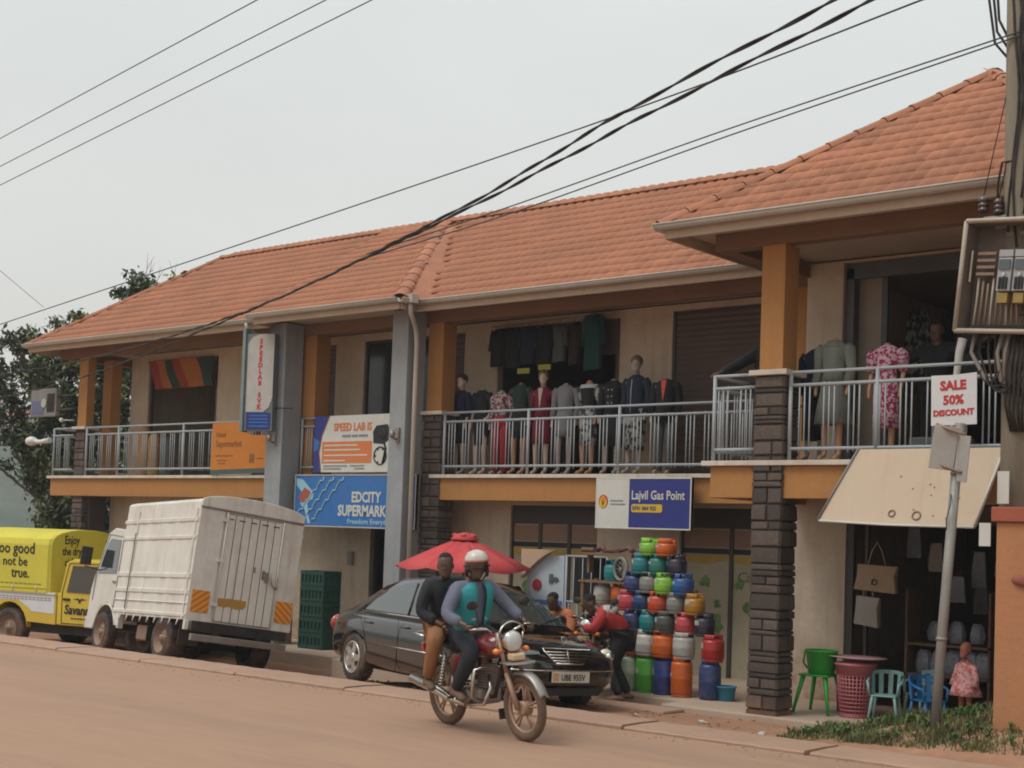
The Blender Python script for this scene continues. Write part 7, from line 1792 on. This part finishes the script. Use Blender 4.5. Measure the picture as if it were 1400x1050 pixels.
MB().tube([(.28, .1, .0), (.34, .2, -.3), (.34, .25, -.75)], .02, 6).build('support', m_frame, ll)
for i, (x, y, z, r, lb_) in enumerate(((-26.9, 17.0, 4.06, .05, 'tiny white bulb beside the weathered cabinet'),)):
    props(MB().ball((0, 0, 0), r, 10, 8).tube([(0, 0, 0), (.25, .15, .0)], .012, 5).build('bulb', m_wh, None, (x, y, z)), lb_, 'bulb')
# ================================================================== trees
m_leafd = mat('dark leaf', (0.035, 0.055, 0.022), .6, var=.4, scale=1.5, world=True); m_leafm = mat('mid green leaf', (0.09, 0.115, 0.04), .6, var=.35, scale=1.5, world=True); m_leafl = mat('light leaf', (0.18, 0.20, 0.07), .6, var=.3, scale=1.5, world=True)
m_bark = mat('grey brown bark', (.11, .085, .065), .9, bump=.8, bscale=15)
def tree(label, base, h, blobs, nleaf, leaf=.10, twigs=0, light=.25):
    g = empty('tree', label, 'tree', base)
    bx, by, bz = base; tr = MB(); fork = Vector((0, 0, h * .35))
    tr.tube([(0, 0, -.5), (.05, .03, h * .18), tuple(fork)], [.16, .12, .09], 10)
    for (cx, cy, cz, r) in blobs:
        c = Vector((cx, cy, cz)); mid = fork.lerp(c, .55) + Vector((rnd.uniform(-.2, .2), rnd.uniform(-.2, .2), -.1))
        tr.tube([fork, mid, c], [.06, .035, .015], 7)
        for _ in range(5):
            d = Vector((rnd.gauss(0, 1), rnd.gauss(0, 1), rnd.gauss(.3, 1))).normalized() * r * rnd.uniform(.6, 1.0)
            tr.tube([mid.lerp(c, .6), c + d * .5, c + d], [.03, .018, .007], 5)
    for _ in range(twigs):
        c = Vector(rnd.choice(blobs)[:3]); d = Vector((rnd.uniform(-.5, .5), rnd.uniform(-.3, .3), 1)).normalized()
        q = c + d * rnd.uniform(.7, 1.15); e_ = c.lerp(q, .6) + Vector((.08, 0, 0)); tr.tube([c, e_, q], [.014, .009, .004], 4); tr.tube([e_, e_ + (q - e_) * .7 + Vector((rnd.uniform(-.2, .2), .1, .05))], [.007, .003], 4)
    tr.build('trunk', m_bark, g)
    L_ = MB()
    clumps = []
    for (cx, cy, cz, r) in blobs:
        for _ in range(max(6, int(26 * r * r))):
            d = Vector((rnd.gauss(0, 1), rnd.gauss(0, 1), rnd.gauss(0, 1))).normalized() * r * rnd.random() ** .35
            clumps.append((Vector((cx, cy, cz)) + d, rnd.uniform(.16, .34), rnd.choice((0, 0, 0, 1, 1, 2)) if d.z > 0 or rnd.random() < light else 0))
    for i in range(nleaf):
        c, cr, tone = clumps[i % len(clumps)]
        p = c + Vector((rnd.gauss(0, cr * .55), rnd.gauss(0, cr * .55), rnd.gauss(0, cr * .45)))
        s_ = leaf * rnd.uniform(.6, 1.25); Mx = Matrix.Translation(p) @ Euler((rnd.uniform(-1.2, 1.2), rnd.uniform(-1.2, 1.2), rnd.uniform(0, 6.28))).to_matrix().to_4x4()
        tone2 = tone if rnd.random() < .8 else rnd.randint(0, 2)
        L_.add([(-s_, 0, 0), (0, -s_ * .42, .02 * s_), (s_, 0, 0), (0, s_ * .42, .02 * s_)], [(0, 1, 2, 3)], False, tone2, Mx)
    # no normal recalculation needed for single faces
    me = bpy.data.meshes.new('crown'); me.from_pydata(L_.v, [], L_.f)
    for m_ in (m_leafd, m_leafm, m_leafl): me.materials.append(m_)
    me.polygons.foreach_set('material_index', L_.mi); link('crown', me, g); return g
def T(base, pts): return [(x - base[0], y - base[1], z - base[2], r) for x, y, z, r in pts]
b1 = (-30.2, 20.7, -1.6)
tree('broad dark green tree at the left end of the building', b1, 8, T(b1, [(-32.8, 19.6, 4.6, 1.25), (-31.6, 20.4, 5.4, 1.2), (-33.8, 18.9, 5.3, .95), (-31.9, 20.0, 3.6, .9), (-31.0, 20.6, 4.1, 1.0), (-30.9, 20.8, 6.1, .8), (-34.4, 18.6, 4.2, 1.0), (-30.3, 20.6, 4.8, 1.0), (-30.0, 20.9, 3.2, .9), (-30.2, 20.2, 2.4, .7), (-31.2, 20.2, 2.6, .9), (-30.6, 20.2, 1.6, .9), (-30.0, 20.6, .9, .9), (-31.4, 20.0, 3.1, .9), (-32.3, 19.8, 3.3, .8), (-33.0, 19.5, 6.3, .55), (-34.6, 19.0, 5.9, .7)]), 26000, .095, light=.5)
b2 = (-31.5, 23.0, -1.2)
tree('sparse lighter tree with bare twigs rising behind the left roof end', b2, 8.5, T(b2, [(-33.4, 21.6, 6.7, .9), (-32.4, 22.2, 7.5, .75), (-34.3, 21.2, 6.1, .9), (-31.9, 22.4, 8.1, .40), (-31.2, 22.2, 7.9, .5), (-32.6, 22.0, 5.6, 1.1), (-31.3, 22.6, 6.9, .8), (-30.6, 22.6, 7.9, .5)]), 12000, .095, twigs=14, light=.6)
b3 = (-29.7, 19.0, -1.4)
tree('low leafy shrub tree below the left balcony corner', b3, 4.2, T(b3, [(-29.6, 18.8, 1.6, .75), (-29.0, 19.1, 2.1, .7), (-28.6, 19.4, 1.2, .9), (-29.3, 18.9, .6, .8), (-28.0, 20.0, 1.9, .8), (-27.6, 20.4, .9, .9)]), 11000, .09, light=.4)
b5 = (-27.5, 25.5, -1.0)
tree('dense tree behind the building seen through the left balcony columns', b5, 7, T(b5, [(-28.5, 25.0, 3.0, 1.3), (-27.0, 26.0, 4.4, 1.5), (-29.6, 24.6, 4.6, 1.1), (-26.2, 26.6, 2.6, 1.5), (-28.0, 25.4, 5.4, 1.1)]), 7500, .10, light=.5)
# ================================================================== air
m_hz = bpy.data.materials.new('pale haze'); m_hz.use_nodes = True; n_ = m_hz.node_tree.nodes; n_.clear()
o_ = n_.new('ShaderNodeOutputMaterial'); v_ = n_.new('ShaderNodeVolumePrincipled'); v_.inputs['Color'].default_value = (.93, .97, 1, 1); v_.inputs['Density'].default_value = .0008
m_hz.node_tree.links.new(v_.outputs[0], o_.inputs['Volume'])
hzo = MB().box(-905, 605, -605, 905, -18, 50).build('haze', m_hz); props(hzo, 'thin pale haze filling the air over the whole place', kind='stuff')
